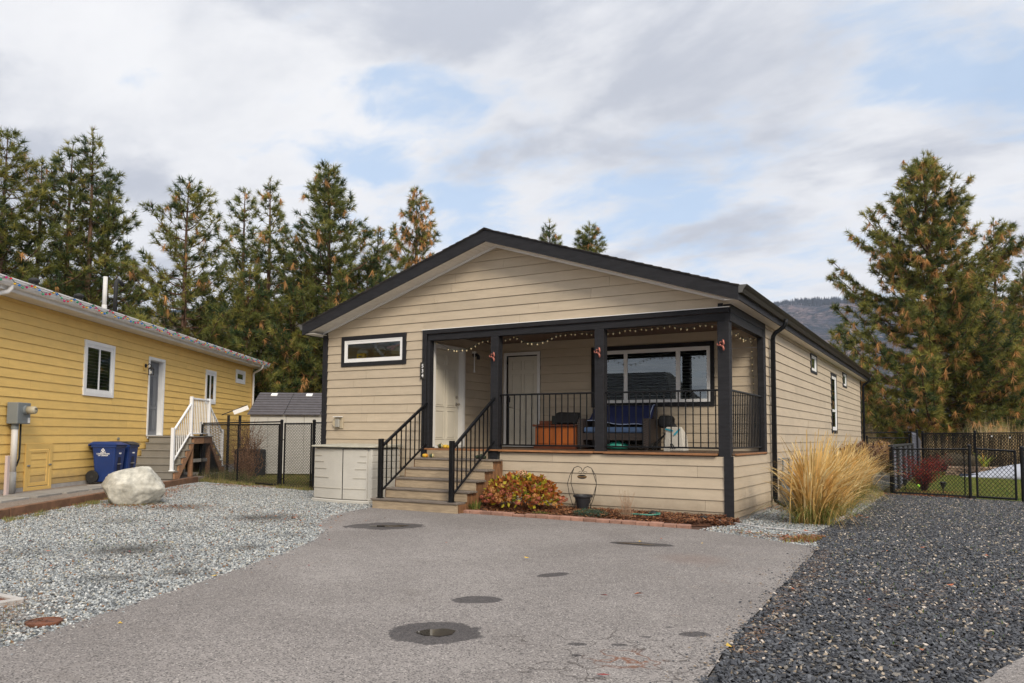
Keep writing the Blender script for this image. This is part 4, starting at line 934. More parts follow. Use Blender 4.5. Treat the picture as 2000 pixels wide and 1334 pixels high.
# coloured lights along the gutter
cols = [mat('red bulb', (.60,.02,.02), .25), mat('yellow bulb', (.75,.45,.02), .25), mat('blue bulb', (.02,.16,.55), .25), mat('green bulb', (.01,.30,.15), .25), mat('magenta bulb', (.50,.01,.16), .25)]
pts = []; rnd = random.Random(8); t_ = .9
while t_ < 18.0:
    ph = (t_*1.35) % 1.0
    pts.append((.540, t_, 3.195-.10*math.sin(ph*PI)-rnd.uniform(0,.03))); t_ += .125
light_string('coloured_light_string', pts, 'string of coloured bulbs draped along the white gutter of the yellow house', None, None, wirer=.006, mats=cols, br=.026)
# ---- stairs up to the grey door
YS = thing('side_stairs', 'grey composite steps up to the grey door with white railing on both flights', 'steps', (.6,9.1,-.68))
rs = .175; zb = -.678
def flight(t0, sgn):
    for k in range(1, 6):
        nose = t0+sgn*.245*(k-1); z = zb+rs*k; a, c = sorted((nose, nose+sgn*.27))
        MB().box(.025,1.20, a, c, z-.028, z).build('tread', compg, YS, bevel=.004)
        a, c = sorted((nose+sgn*.025, nose+sgn*.045)); MB().box(.04,1.15, a, c, z-rs+(0 if k > 1 else -.02), z-.029).build('riser', compg, YS)
    pts = [(t0+sgn*.05, zb-.02)]
    for k in range(1, 6): pts += [(t0+sgn*(.245*(k-1)+.05), zb+rs*k-.03), (t0+sgn*(.245*k+.05), zb+rs*k-.03)]
    pts += [(t0+sgn*1.20, zb+rs*4.2), (t0+sgn*.35, zb-.02)]
    MB().prism([(1.155,y,z) for y, z in pts], [(1.195,y,z) for y, z in pts]).build('stringer', pinw, YS)
flight(7.38, 1); flight(11.15, -1)
MB().box(.025,1.22, 8.52,10.02, .344,.372).build('landing', compg, YS, bevel=.004)
MB().box(.04,1.15, 8.56,8.58, .2,.343).build('riser', compg, YS)
MB().box(1.17,1.20, 8.60,10.0, .17,.343).build('rim_joist', pinw, YS)
for t_ in (8.66,9.93): MB().box(1.06,1.165, t_-.05,t_+.05, -.70,.343).build('support_post', pinw, YS, bevel=.004)
MB().box(1.08,1.12, 8.72,9.88, -.33,-.24).build('cross_brace', mat('weathered grey brace', (.3,.28,.25), .8, var=.2), YS)
MB().box(.05,.10, 8.6,10.0, -.70,.34).build('back_board', roomd, YS)
def wrail(p, q, zt0, zt1, zb0, zb1, n):
    r = MB().bar((p[0],p[1],zt0), (q[0],q[1],zt1), .05, .045).build('railing', whitep, YS, bevel=.006)
    MB().bar((p[0],p[1],zb0), (q[0],q[1],zb1), .04, .035).build('bottom_rail', whitep, r, bevel=.004)
    for i in range(n):
        t = (i+.7)/(n+.4); x = p[0]+(q[0]-p[0])*t; y = p[1]+(q[1]-p[1])*t
        MB().box(x-.009,x+.009,y-.009,y+.009, zb0+(zb1-zb0)*t, zt0+(zt1-zt0)*t).build('baluster', whitep, r)
for (t_, z0, z1) in ((7.46,zb+rs,.58),(8.62,.372,1.42),(9.93,.372,1.42),(11.10,zb+rs,.56)):
    n_ = MB().box(1.065,1.145, t_-.04,t_+.04, z0+.003, z1).build('newel_post', whitep, YS, bevel=.006)
    MB().box(1.045,1.165, t_-.06,t_+.06, z0+.001, z0+.022).build('base_plate', whitep, n_, bevel=.004)
wrail((1.105,7.50),(1.105,8.58),.50,1.22,-.27,.46,8)
wrail((1.105,8.66),(1.105,9.89),1.375,1.375,.44,.44,10)
wrail((1.105,11.06),(1.105,9.97),.48,1.22,-.27,.46,8)
# ---- raised path: soil sheet, slabs, timber edging
earth = bed_mat('stony path soil', (.17,.13,.10), (.26,.22,.19), (.34,.30,.27), 55)
def ts(t): return 1.79-.058*(t+.43) if t < 6.5 else 1.387-.038*(t-6.5)
b = MB(); b.prism([(-.02,-5,-.70),(ts(-5)-.03,-5,-.715),(ts(7)-.03,7.0,-.715),(1.25,9.9,-.72),(-.02,9.9,-.70)], [(-.02,-5,-.95),(ts(-5)-.03,-5,-.95),(ts(7)-.03,7.0,-.95),(1.25,9.9,-.95),(-.02,9.9,-.95)])
tag(b.build('raised_path', earth, None, base=(0,0,0)), kind='structure')
rnd = random.Random(21)
for i in range(9):
    t0 = -2.2+i*.98; a = rnd.uniform(-.05,.05); s0 = .30+rnd.uniform(-.04,.05)+.02*i
    pts = [(s0,t0),(s0+.66,t0+.05),(s0+.64,t0+.90),(s0+.02,t0+.86)]
    if t0 > 5: continue
    pts = [(x+rnd.uniform(-.03,.03), y+a*x+rnd.uniform(-.02,.02)) for x, y in pts]
    o = MB().prism([(x,y,-.675) for x, y in pts], [(x,y,-.73) for x, y in pts]).build('paving_slab', slabm, None, base=(pts[0][0],pts[0][1],-.7), bevel=.006)
    tag(o, 'pale paving slab set in the path beside the yellow wall', 'paving slab', 'paving slabs along the yellow house')
segs = [(-3.4,-.2),(-.18,3.2),(3.22,6.3),(6.32,7.9),(7.92,8.75)]
names = ['brown landscape timber nearest the camera at the left edge', 'brown landscape timber in front of the meter and access panel', 'brown landscape timber behind the white boulder', 'short brown timber between boulder and white stair post', 'last short brown timber by the chain-link gate post']
for (a, c), lb in zip(segs, names):
    o = MB().prism([(ts(a),a,-.86),(ts(a),a,-.695),(ts(a)-.10,a,-.695),(ts(a)-.10,a,-.86)], [(ts(c),c,-.86),(ts(c),c,-.70),(ts(c)-.10,c,-.70),(ts(c)-.10,c,-.86)]).build('landscape_timber', timb, None, base=(ts(a),a,-.84), bevel=.008)
    tag(o, lb, 'timber edging', 'timber edging of the raised path')
# ---- bins
def bin_(t0, label, lidm):
    B = thing('wheelie_bin', label, 'bin', (.38,t0+.25,-.68), 'blue wheelie bins by the yellow wall')
    x0, x1, y0, y1 = .13,.66,t0,t0+.50; zt = .17; z0 = -.66
    bt = [(x0+.07,y0+.05,z0),(x1-.06,y0+.05,z0),(x1-.06,y1-.05,z0),(x0+.07,y1-.05,z0)]; tp = [(x0,y0,zt),(x1,y0,zt),(x1,y1,zt),(x0,y1,zt)]
    bd = MB().prism(bt, tp).build('bin_body', binblue, B, bevel=.03, seg=3)
    MB().box(x0-.015,x1+.015,y0-.015,y1+.015,zt-.06,zt-.0).build('rim', binblue, bd, bevel=.01)
    ld = MB(); ld.prism([(x0-.09,y0-.03,zt+.005),(x1+.07,y0-.03,zt+.005),(x1+.07,y1+.03,zt+.005),(x0-.09,y1+.03,zt+.005)], [(x0-.02,y0+.06,zt+.075),(x1-.10,y0+.08,zt+.075),(x1-.10,y1-.08,zt+.075),(x0-.02,y1-.06,zt+.075)])
    l_ = ld.build('bin_lid', lidm, B, bevel=.02, seg=2)
    MB().box(x0-.12,x0-.09,y0+.06,y1-.06,zt-.03,zt+.02).build('handle', binblue, l_, bevel=.01)
    for yy in (y0-.02, y1-.03):
        w = MB().tube([(x0+.03,yy,-.535),(x0+.03,yy+.05,-.535)], .143, 22).build('wheel', rubber, B, bevel=.012, seg=2)
        MB().tube([(x0+.03,yy-.004,-.535),(x0+.03,yy+.054,-.535)], .03, 10).build('hub', mat('bin hub', (.03,.03,.03), .5), w)
    # grab bar over a flat plate whose dark colour holds the recess shade
    f = lambda y, z, d=0: (x1+.004-.06*(zt-z)/(zt-z0)+d, y, z)
    yc = (y0+y1)/2-.02
    MB().prism([f(yc-.05,-.10),f(yc+.07,-.10),f(yc+.085,-.28),f(yc+.07,-.60),f(yc-.06,-.60),f(yc-.07,-.28)], [f(yc-.05,-.10,.002),f(yc+.07,-.10,.002),f(yc+.085,-.28,.002),f(yc+.07,-.60,.002),f(yc-.06,-.60,.002),f(yc-.07,-.28,.002)]).build('recess_shade_plate', mat('bin recess shade', (.005,.008,.03), .6), bd)
    MB().bar(f(yc-.075,-.255,.01), f(yc+.085,-.255,.01), .02, .02).build('grab_bar', mat('steel bar', (.5,.5,.5), .3, metal=.9), bd)
    # printing: diamond logo and three lines on the near side, serial number on the front
    yside = lambda z: y0+.05*(zt-z)/(zt-z0)-.002
    dia = MB()
    for k in range(4):
        a = PI/2*k; cx, cz = .38+.026*math.cos(a), .055+.026*math.sin(a); dia.prism([(cx+.019,y0+.0035,cz),(cx,y0+.0035,cz+.019),(cx-.019,y0+.0035,cz),(cx,y0+.0035,cz-.019)], [(cx+.019,y0-.001,cz),(cx,y0-.001,cz+.019),(cx-.019,y0-.001,cz),(cx,y0-.001,cz-.019)])
    dia.build('logo_diamond', wdig, bd)
    for txt, z, sz in (('WASTE', .005, .036), ('CONNECTIONS', -.028, .040), ('OF CANADA', -.064, .038)):
        me = text_mesh(txt, sz, .001, bold=.001); me.materials.append(wdig); o = bpy.data.objects.new('lettering', me); COL.objects.link(o); o.parent = bd
        bb = B['_b']; o.location = (.38-bb[0], yside(z)-bb[1]-.002, z-bb[2]); o.rotation_euler = (PI/2, 0, 0)
    me = text_mesh('40291' if t0 < 6 else '40236', .05, .001, bold=.0015); me.materials.append(wdig); o = bpy.data.objects.new('lettering', me); COL.objects.link(o); o.parent = bd
    bb = B['_b']; p = f(yc+.02,-.02,.003); o.location = (p[0]-bb[0], p[1]-bb[1], p[2]-bb[2]); o.rotation_euler = (PI/2, 0, PI/2)
bin_(5.42, 'blue wheelie bin with blue lid, the nearer of two against the yellow wall', binblue)
bin_(6.08, 'blue wheelie bin with dark lid, behind the nearer blue bin', mat('dark bin lid', (.015,.018,.03), .5))
FR = Matrix.Identity(4)

# ================================================================== boulder
def boulder(name, c, sx, sy, sz, seed, m, label):
    bm = bmesh.new(); bmesh.ops.create_icosphere(bm, subdivisions=5, radius=1)
    r = random.Random(seed); planes = []
    for _ in range(40):
        v = Vector((r.gauss(0,1), r.gauss(0,1), r.gauss(0,.8))).normalized(); planes.append((v, r.uniform(.80,.95)))
    for v in bm.verts:
        p = v.co.copy()
        for n, d in planes:
            k = p.dot(n)
            if k > d: p -= n*(k-d)*.97
        q = p*1.6+Vector((seed,0,0))
        p += p.normalized()*(mnoise.fractal(q, .9, 2.1, 4)*.040 + mnoise.fractal(q*5.0, .8, 2, 5)*.022 + mnoise.ridged_multi_fractal(q*2.2, .9, 2, 3, 1, 2)*.012)
        v.co = Vector((p.x*sx, p.y*sy, max(p.z, -.72)*sz))
    me = bpy.data.meshes.new(name); bm.to_mesh(me); bm.free(); me.materials.append(m)
    me.polygons.foreach_set('use_smooth', [True]*len(me.polygons))
    o = bpy.data.objects.new(name, me); COL.objects.link(o); o.location = (c[0], c[1], c[2]+.70*sz); 
    return tag(o, label, 'boulder')
bould = mat('pale limestone', (.47,.455,.40), .9, var=.30, vscale=7, bump=1.0, bscale=16, dirt=.7)
ob = boulder('boulder', (-9.93,-3.42,ZG-.02), .58,.50,.42, 5, bould, 'big pale cream boulder on the gravel in front of the blue bins'); ob.rotation_euler = (0,0,R(20))

# ================================================================== utility lids in the gravel
ml = MB(); ml.lathe((-2.33,-9.23,ZG+.004), [(.105,-.03),(.115,.0),(.115,.012),(.098,.014),(.095,.008),(.02,.008),(.018,.014),(.002,.014)], 28); ml.box(-2.39,-2.36,-9.24,-9.22,ZG+.012,ZG+.02)
tag(ml.build('valve_lid', rust, None, base=(-2.33,-9.23,ZG)), 'round rusty iron lid in the gravel by the asphalt edge', 'manhole cover')
UB = thing('utility_box', 'concrete utility box collar with brown lid at the left edge of the gravel', 'utility box', (-3.32,-9.13,ZG))
frame_rect(MB(), lambda u, o, z: (u, z, ZG+o), -3.50,-3.10,-9.32,-8.95,.05,-.05,.035).build('collar', concr, UB, bevel=.01)
MB().box(-3.449,-3.151,-9.269,-9.001,ZG-.03,ZG+.012).build('lid', rust, UB)

# ================================================================== storage locker against the front wall
LK = thing('storage_locker', 'low taupe resin storage locker with two doors beside the front steps', 'storage box', (-7.12,-.55,ZG))
xl, xr, yb = -7.86, -6.42, -.10
def arc(x, d=.10): return -.98-d*math.sin(PI*(x-xl)/(xr-xl))
def curved(x0, x1, z0, z1, yo, th, name, m, par, n=8, bev=0):
    a = [(x0+(x1-x0)*i/n) for i in range(n+1)]; pa = [(x,arc(x)+yo) for x in a]+[(x,arc(x)+yo+th) for x in a[::-1]]
    return MB().prism([(x,y,z0) for x, y in pa], [(x,y,z1) for x, y in pa]).build(name, m, par, bevel=bev)
a = [xl+(xr-xl)*i/12 for i in range(13)]
pa = [(x,arc(x)-.03) for x in a]+[(xr+.02,yb),(xl-.02,yb)]
MB().prism([(x,y,ZG-.01) for x, y in pa], [(x,y,ZG+.055) for x, y in pa]).build('base', resin, LK, bevel=.01)
pa = [(x,arc(x)+.035) for x in a]+[(xr-.01,yb+.01),(xl+.01,yb+.01)]
MB().prism([(x,y,ZG+.056) for x, y in pa], [(x,y,.185) for x, y in pa]).build('cabinet', resin, LK, bevel=.01)
xm = -7.02
for (x0, x1, r0, r1) in ((xl+.03, xm-.012, 0, .5), (xm+.012, xr-.07, .5, 1)):
    dr = curved(x0, x1, ZG+.07, .165, .0, .03, 'door', resin, LK, bev=.004)
    zs = [-.57,-.37,-.20,-.07,.045]
    for i, z in enumerate(zs):
        full = i == 0; w = (x1-x0)*(1 if full else .68-.09*i)
        if r0 == 0: curved(x0+.01, x0+w-.02, z-.006, z+.006, -.010, .012, 'groove', mat('taupe resin rib', (.43,.405,.35), .5), dr, n=4)
        else: curved(x1-w+.02, x1-.01, z-.006, z+.006, -.010, .012, 'groove', MATS['taupe resin rib'], dr, n=4)
MB().box(xm-.011,xm+.011, arc(xm)+.006, arc(xm)+.03, ZG+.07,.17).build('door_gap', rubber, LK)
for z0, z1 in ((ZG+.07,-.58),(-.565,-.38),(-.365,-.21),(-.195,-.08),(-.065,.04),(.055,.165)):
    MB().box(xr-.008,xr+.006, -.93,yb, z0, z1).build('side_panel', resin, LK, bevel=.006)
pa = [(x,arc(x)-.07) for x in a]+[(xr+.07,-.95),(xr+.06,yb+.02),(xl-.06,yb+.02),(xl-.07,-.95)]
pb = [(x*.96+.04*-7.12,(arc(x)+.05)) for x in a]+[(xr-.02,-.85),(xr-.03,yb),(xl+.03,yb),(xl+.02,-.85)]
MB().prism([(x,y,.205) for x, y in pa], [(x,y,.235+.035*min(1,(y+1.1))) for x, y in pa]).build('lid', mat('weathered resin lid', (.40,.38,.31), .6, var=.15, vscale=5, dirt=.4), LK, bevel=.012, seg=2)
MB().box(xl+.02,xr-.02,-.99,-.13,.186,.204).build('lid_gap', rubber, LK)
# ================================================================== chain-link fencing
def chain(mb, p, q, z0, z1, dx=.062, dz=.072, w=.0062, m=0, top_knuckle=True):
    """woven diamonds in the vertical plane p->q, z0..z1 (real wires, crossing alternately)"""
    p = Vector((p[0],p[1],0)); q = Vector((q[0],q[1],0)); Lg = (q-p).length; u = (q-p)/Lg; nrm = Vector((-u.y,u.x,0)); Hh = z1-z0
    sl = dz/dx
    for sg in (1, -1):
        off = .002*sg; k = -int(Hh/sl/dx)-1
        while k*dx < Lg+Hh/sl:
            # wire: x = k*dx + sg*(z/sl) (going up)
            xa, xb = (k*dx, k*dx+Hh/sl) if sg > 0 else (k*dx+Hh/sl, k*dx)
            za, zb_ = 0, Hh
            def cl(xa, za, xb, zb_):
                t0, t1 = 0, 1; d = xb-xa
                for lo, hi in ((0, Lg),):
                    ta, tb = (lo-xa)/d, (hi-xa)/d
                    if ta > tb: ta, tb = tb, ta
                    t0, t1 = max(t0, ta), min(t1, tb)
                return (t0, t1)
            t0, t1 = cl(xa, za, xb, zb_)
            if t1-t0 > .01:
                A = p+u*(xa+(xb-xa)*t0)+nrm*off; B = p+u*(xa+(xb-xa)*t1)+nrm*off
                A.z = z0+Hh*t0; B.z = z0+Hh*t1; mb.bar(A, B, w, w, m, up=tuple(nrm))
            k += 1
    if top_knuckle:
        x = .01
        while x < Lg:
            A = p+u*x; A.z = z1; B = p+u*(x+.012); B.z = z1+.028; mb.bar(A, B, w, w, m, up=tuple(nrm)); x += dx
    return mb
def fpost(parent, x, y, z0, z1, r=.030, cap=True, name='fence_post'):
    o = MB().tube([(x,y,z0),(x,y,z1)], r, 12).build(name, blkmetal, parent, smooth=False)
    if cap: MB().lathe((x,y,z1), [(r+.006,-.02),(r+.006,.0),(r*.8,.02),(.004,.03)], 12).build('cap', blkmetal, o, smooth=True)
    return o
def gate(parent, p, q, z0, z1, zt0=None, r=.019, name='gate_leaf', mid=False, dx=.062):
    m = MB(); a = (p[0],p[1]); b = (q[0],q[1]); zt1 = z1; zt0 = zt0 or z1
    m.tube([(*a,z0),(*a,zt0)], r, 8); m.tube([(*b,z0),(*b,zt1)], r, 8); m.tube([(*a,z0+.02),(*b,z0+.02)], r, 8); m.tube([(*a,zt0-.02),(*b,zt1-.02)], r, 8)
    if mid: c = ((a[0]+b[0])/2,(a[1]+b[1])/2); m.tube([(*c,z0),(*c,(zt0+zt1)/2)], r, 8)
    g = m.build(name, blkmetal, parent)
    w = chain(MB(), a, b, z0+.02, min(zt0,zt1)-.02, dx=dx, dz=dx*1.15, w=.0062 if dx < .07 else .0075); w.build('wire_mesh', blkmetal, g, recalc=False); return g
FL = thing('chain_link_fence', 'black chain-link fence and gates between the white stairs and the beige house', 'fence', (-11.5,1.25,ZG))
A_, B_, C_, D_ = (-14.95,1.96), (-11.06,1.22), (-9.80,1.02), (-8.62,.98)
fpost(FL, *A_, ZG-.02, .745, .030); fpost(FL, *B_, ZG, .775, .036); fpost(FL, *C_, ZG, .765, .036)
gate(FL, (-14.86,1.94), (-11.16,1.24), ZG+.03, .70, mid=True)
MB().tube([(-14.9,1.97,.725),(-11.1,1.24,.745)], .018, 8).build('top_rail', blkmetal, FL)
gate(FL, (-10.93,1.20), (-9.90,1.04), ZG+.03, .715)
chain(MB(), (-9.76,1.02), D_, ZG+.05, .70).build('wire_mesh', blkmetal, FL, recalc=False)
MB().tube([(-9.8,1.02,.715),(*D_,.71)], .018, 8).build('top_rail', blkmetal, FL)
for z in (.31,-.62): MB().tube([(-11.06,1.20,z),(-10.93,1.18,z)], .012, 6).build('hinge', blkmetal, FL); MB().tube([(-9.90,1.02,z),(-9.80,1.0,z)], .012, 6).build('hinge', blkmetal, FL)

# ================================================================== resin shed behind it
SH = thing('garden_shed', 'cream resin garden shed with dark shingled roof and two skylights behind the chain-link fence', 'shed', (-16.12,4.72,-.80), rot=R(31))
# local: x along front, -y towards us
for i in range(8):
    x0 = i*.57; MB().box(x0,x0+.562, -.02,.03, -.0,1.87).build('wall_panel', resin_l, SH, bevel=.006)
MB().box(.02,4.5,.031,2.25,-.0,1.88).build('shed_wall', resin_l, SH)
MB().prism([(0,.04,1.86),(0,2.25,1.86),(0,1.15,2.54)], [(4.5,.04,1.86),(4.5,2.25,1.86),(4.5,1.15,2.54)]).build('gable_end', resin_l, SH)
for pnl in range(4):
    x0, x1 = -.06+pnl*1.15, -.06+(pnl+1)*1.15-.02
    for i in range(9):
        t0, t1 = i/9, (i+1)/9; y0, y1 = -.12+1.27*t0, -.12+1.27*t1+.02; z0, z1 = 1.84+.76*t0, 1.84+.76*t1
        MB().prism([(x0,y0,z0),(x0,y0,z0+.034),(x0,y1,z1+.012),(x0,y1,z1-.01)], [(x1,y0,z0),(x1,y0,z0+.034),(x1,y1,z1+.012),(x1,y1,z1-.01)]).build('roof_shingle_row', shedr, SH)
    xs = x0+.42
    MB().prism([(xs,.93,2.46),(xs+.20,.93,2.46),(xs+.20,1.06,2.545),(xs,1.06,2.545)], [(xs,.93,2.51),(xs+.20,.93,2.51),(xs+.20,1.06,2.585),(xs,1.06,2.585)]).build('skylight', white, SH)
MB().prism([(-.06,1.15,2.61),(-.06,2.42,1.86),(-.06,2.42,1.83),(-.06,1.15,2.57)], [(4.6,1.15,2.61),(4.6,2.42,1.86),(4.6,2.42,1.83),(4.6,1.15,2.57)]).build('back_roof', shedr, SH)
# black box, lean-to frame and dead vines by the shed
tag(MB().box(-16.0,-15.2,4.0,4.6,-.85,-.02).build('black_storage_box', mat('black plastic tarp', (.02,.021,.024), .5, var=.3, vscale=4, bump=.6, bscale=9), None, base=(-15.6,4.3,-.84), bevel=.06, seg=3), 'black plastic-wrapped storage box behind the chain-link fence by the stairs', 'storage box')
LT = thing('lean_to', 'small white-edged lean-to roof with dark posts between yellow house and shed', 'lean-to', (-16.6,4.6,-.8))
MB().bar((-16.52,4.40,1.10),(-16.22,4.72,1.28),.04,.13).build('roof_edge', gut_w, LT); MB().prism([(-16.75,4.17,1.05),(-16.27,4.72,1.37),(-17.3,5.5,1.37),(-17.8,5.0,1.05)], [(-16.75,4.17,1.03),(-16.27,4.72,1.35),(-17.3,5.5,1.35),(-17.8,5.0,1.03)]).build('roof_sheet', rubber, LT)
for x, y in ((-16.62,4.30),(-16.40,4.56)): MB().box(x-.03,x+.03,y-.03,y+.03,-.85,1.02).build('post', rubber, LT)
vine = mat('dead vine stem', (.20,.105,.055), .9, var=.3, vscale=20)
def twigs(name, c, n, h, spread, seed, m, r=.006, curl=.4, label=None, cat=None, group=None, lean=(0,0)):
    rr = random.Random(seed); b = MB()
    for i in range(n):
        a = rr.uniform(0,2*PI); rad = abs(rr.gauss(0,.35))*spread; hh = h*rr.uniform(.5,1.1); x, y = c[0]+rr.gauss(0,spread*.12), c[1]+rr.gauss(0,spread*.12)
        pts = []; dx, dy = math.cos(a)*rad+lean[0]*hh, math.sin(a)*rad+lean[1]*hh; w1, w2 = rr.uniform(-curl,curl), rr.uniform(-curl,curl)
        for k in range(5):
            t = k/4; pts.append((x+dx*t+w1*.15*math.sin(t*5)*h, y+dy*t+w2*.15*math.sin(t*4)*h, c[2]+hh*t**.9))
        b.tube(pts, [r, r*.8, r*.65, r*.5, r*.3], 3, cap=False)
        if rr.random() < .7:
            k = rr.choice((1,2,3)); p0 = Vector(pts[k]); d = Vector((rr.gauss(0,1), rr.gauss(0,1), rr.uniform(.2,1))).normalized()*h*.3
            b.tube([p0, p0+d*.5+Vector((0,0,.02)), p0+d], [r*.5,r*.4,r*.2], 3, cap=False)
    return tag(b.build(name, m, None, base=tuple(c), recalc=False), label, cat, group)
twigs('dead_vine', (-15.3,3.9,-.84), 90, 1.6, 1.0, 2, vine, .012, .9, 'tangle of dead brown vines beside the cream shed', 'vine', None, (.1,0))
twigs('dead_vine', (-14.6,3.2,-.84), 50, .8, .9, 3, vine, .009, .9, 'low tangle of dead brown stems behind the gate', 'vine', None, (0,0))

# ================================================================== right side fences
FG = thing('side_yard_fence', 'low black chain-link fence with two gates along the dark gravel on the right', 'fence', (2.5,8.0,ZG))
fpost(FG, 1.66,8.28, ZG,.26,.034, cap=True); MB().tube([(1.62,8.30,ZG),(1.62,8.30,.23)], .03, 10).build('fence_post', blkmetal, FG)
fpost(FG, 3.20,7.77, ZG,.325,.032)
MB().tube([(1.68,8.27,.215),(3.19,7.79,.24)], .018, 8).build('top_rail', blkmetal, FG)
MB().tube([(3.10,7.82,.22),(3.10,7.82,ZG+.03)], .013, 8).build('tension_bar', blkmetal, FG)
MB().bar((1.70,8.26,ZG+.03),(3.3,7.74,ZG+.03), .04,.07).build('bottom_board', rubber, FG)
chain(MB(), (1.69,8.265), (3.19,7.785), ZG+.05, .21, dx=.075, dz=.085, w=.0075).build('wire_mesh', blkmetal, FG, recalc=False)
gate(FG, (3.33,7.72), (4.02,7.48), ZG+.03, .235, zt0=.27, dx=.085, r=.022)
fpost(FG, 4.14,7.44, ZG,.30,.036); MB().tube([(4.14,7.44,.24),(9,5.8,.24)], .018, 8).build('top_rail', blkmetal, FG)
chain(MB(), (4.14,7.44), (6.5,6.65), ZG+.05, .21, dx=.09, dz=.10, w=.0075).build('wire_mesh', blkmetal, FG, recalc=False)
# louvred privacy fence running back from the corner post
PF = thing('privacy_fence', 'dark blue-grey louvred privacy fence running back behind the gate corner post', 'fence', (1.58,14,ZG))
slate = mat('blue-grey louvre', (.085,.09,.115), .6, var=.15, vscale=6, objvar=.1)
yy = 8.7; k = 0
while yy < 17:
    for j in range(11):
        z0 = ZG+.05+j*.098; MB().prism([(1.60,yy,z0),(1.60,yy+1.75,z0),(1.57,yy+1.75,z0+.10),(1.57,yy,z0+.10)], [(1.615,yy,z0),(1.615,yy+1.75,z0),(1.585,yy+1.75,z0+.10),(1.585,yy,z0+.10)]).build('louvre', slate, PF)
    MB().box(1.54,1.66,yy+1.78,yy+2.35,ZG,.27).build('post', rubber, PF); yy += 2.4
MB().box(1.55,1.66,8.6,yy,.255,.31).build('top_rail', rubber, PF)
for j in range(15):
    z0 = ZG+.05+j*.098; e = yy+.4+ (7.0 if j < 12 else 7.0-(j-11)*1.3)
    MB().prism([(1.62,yy+.1,z0),(1.62,e,z0),(1.59,e,z0+.10),(1.59,yy+.1,z0+.10)], [(1.635,yy+.1,z0),(1.635,e,z0),(1.605,e,z0+.10),(1.605,yy+.1,z0+.10)]).build('louvre', slate, PF)
# gates at the back corner of the beige house
FB = thing('rear_corner_fence', 'black chain-link fence behind the rear corner of the beige house in front of dry grass', 'fence', (.8,19,ZG))
fpost(FB, .13,19.0, ZG,.545,.034); fpost(FB, 1.49,19.1, ZG,.59,.034)
MB().tube([(.13,19.0,.48),(1.45,19.1,.49)], .020, 8).build('top_rail', blkmetal, FB); MB().tube([(1.38,19.08,.48),(1.38,19.08,ZG)], .014, 6).build('tension_bar', blkmetal, FB)
chain(MB(), (.13,19.0), (1.45,19.1), ZG+.05, .47, dx=.10, dz=.11, w=.008).build('wire_mesh', blkmetal, FB, recalc=False)
MB().tube([(-.6,21.0,.66),(1.66,21.0,.72)], .022, 8).build('top_rail', blkmetal, FB); fpost(FB, 1.66,21.0, ZG,.80,.034)
# dark rear fence with slats woven through
RF = thing('rear_fence', 'dark slatted chain-link fence across the back of the lawn below the big pine', 'fence', (3.5,22,ZG))
rp, rq = Vector((1.70,23.6,0)), Vector((8.5,16.2,0)); ru = (rq-rp).normalized(); RL = (rq-rp).length
slm = mat('black-brown fence slat', (.016,.013,.010), .6, objvar=.4)
nsl = int(RL/.066); me_s = [MB().prism([tuple(ru*a+Vector((0,0,z))) for a, z in ((0,0),(w,0),(w,1.46),(0,1.46))], [tuple(ru*a+Vector((.008,.008,z))) for a, z in ((0,0),(w,0),(w,1.46),(0,1.46))]).mesh('fence_slat', slm) for w in (.024,.034,.042)]
rnd = random.Random(4)
for i in range(nsl):
    c = rp+ru*(i*.066); inst('fence_slat', rnd.choice(me_s), RF, (c.x, c.y, ZG+.03))
for i in range(5):
    c = rp+ru*(2.62*i+.02); fpost(RF, c.x+.03, c.y-.06, ZG, .76, .04)
MB().tube([(rp.x,rp.y-.03,.675),(rq.x,rq.y-.03,.72)], .024, 8).build('top_rail', blkmetal, RF)
chain(MB(), (rp.x-.01,rp.y-.05), (rq.x-.01,rq.y-.05), ZG+.05, .66, dx=.11, dz=.12, w=.010, top_knuckle=False).build('wire_mesh', blkmetal, RF, recalc=False)
for k, f_ in enumerate((.36,.44,.57)):
    c = rp+ru*(RL*f_*.95); MB().box(c.x-.025,c.x+.025,c.y-.09,c.y-.07,.55-.04*(k == 1),.60-.04*(k == 1)).build('white_clip', white, RF)
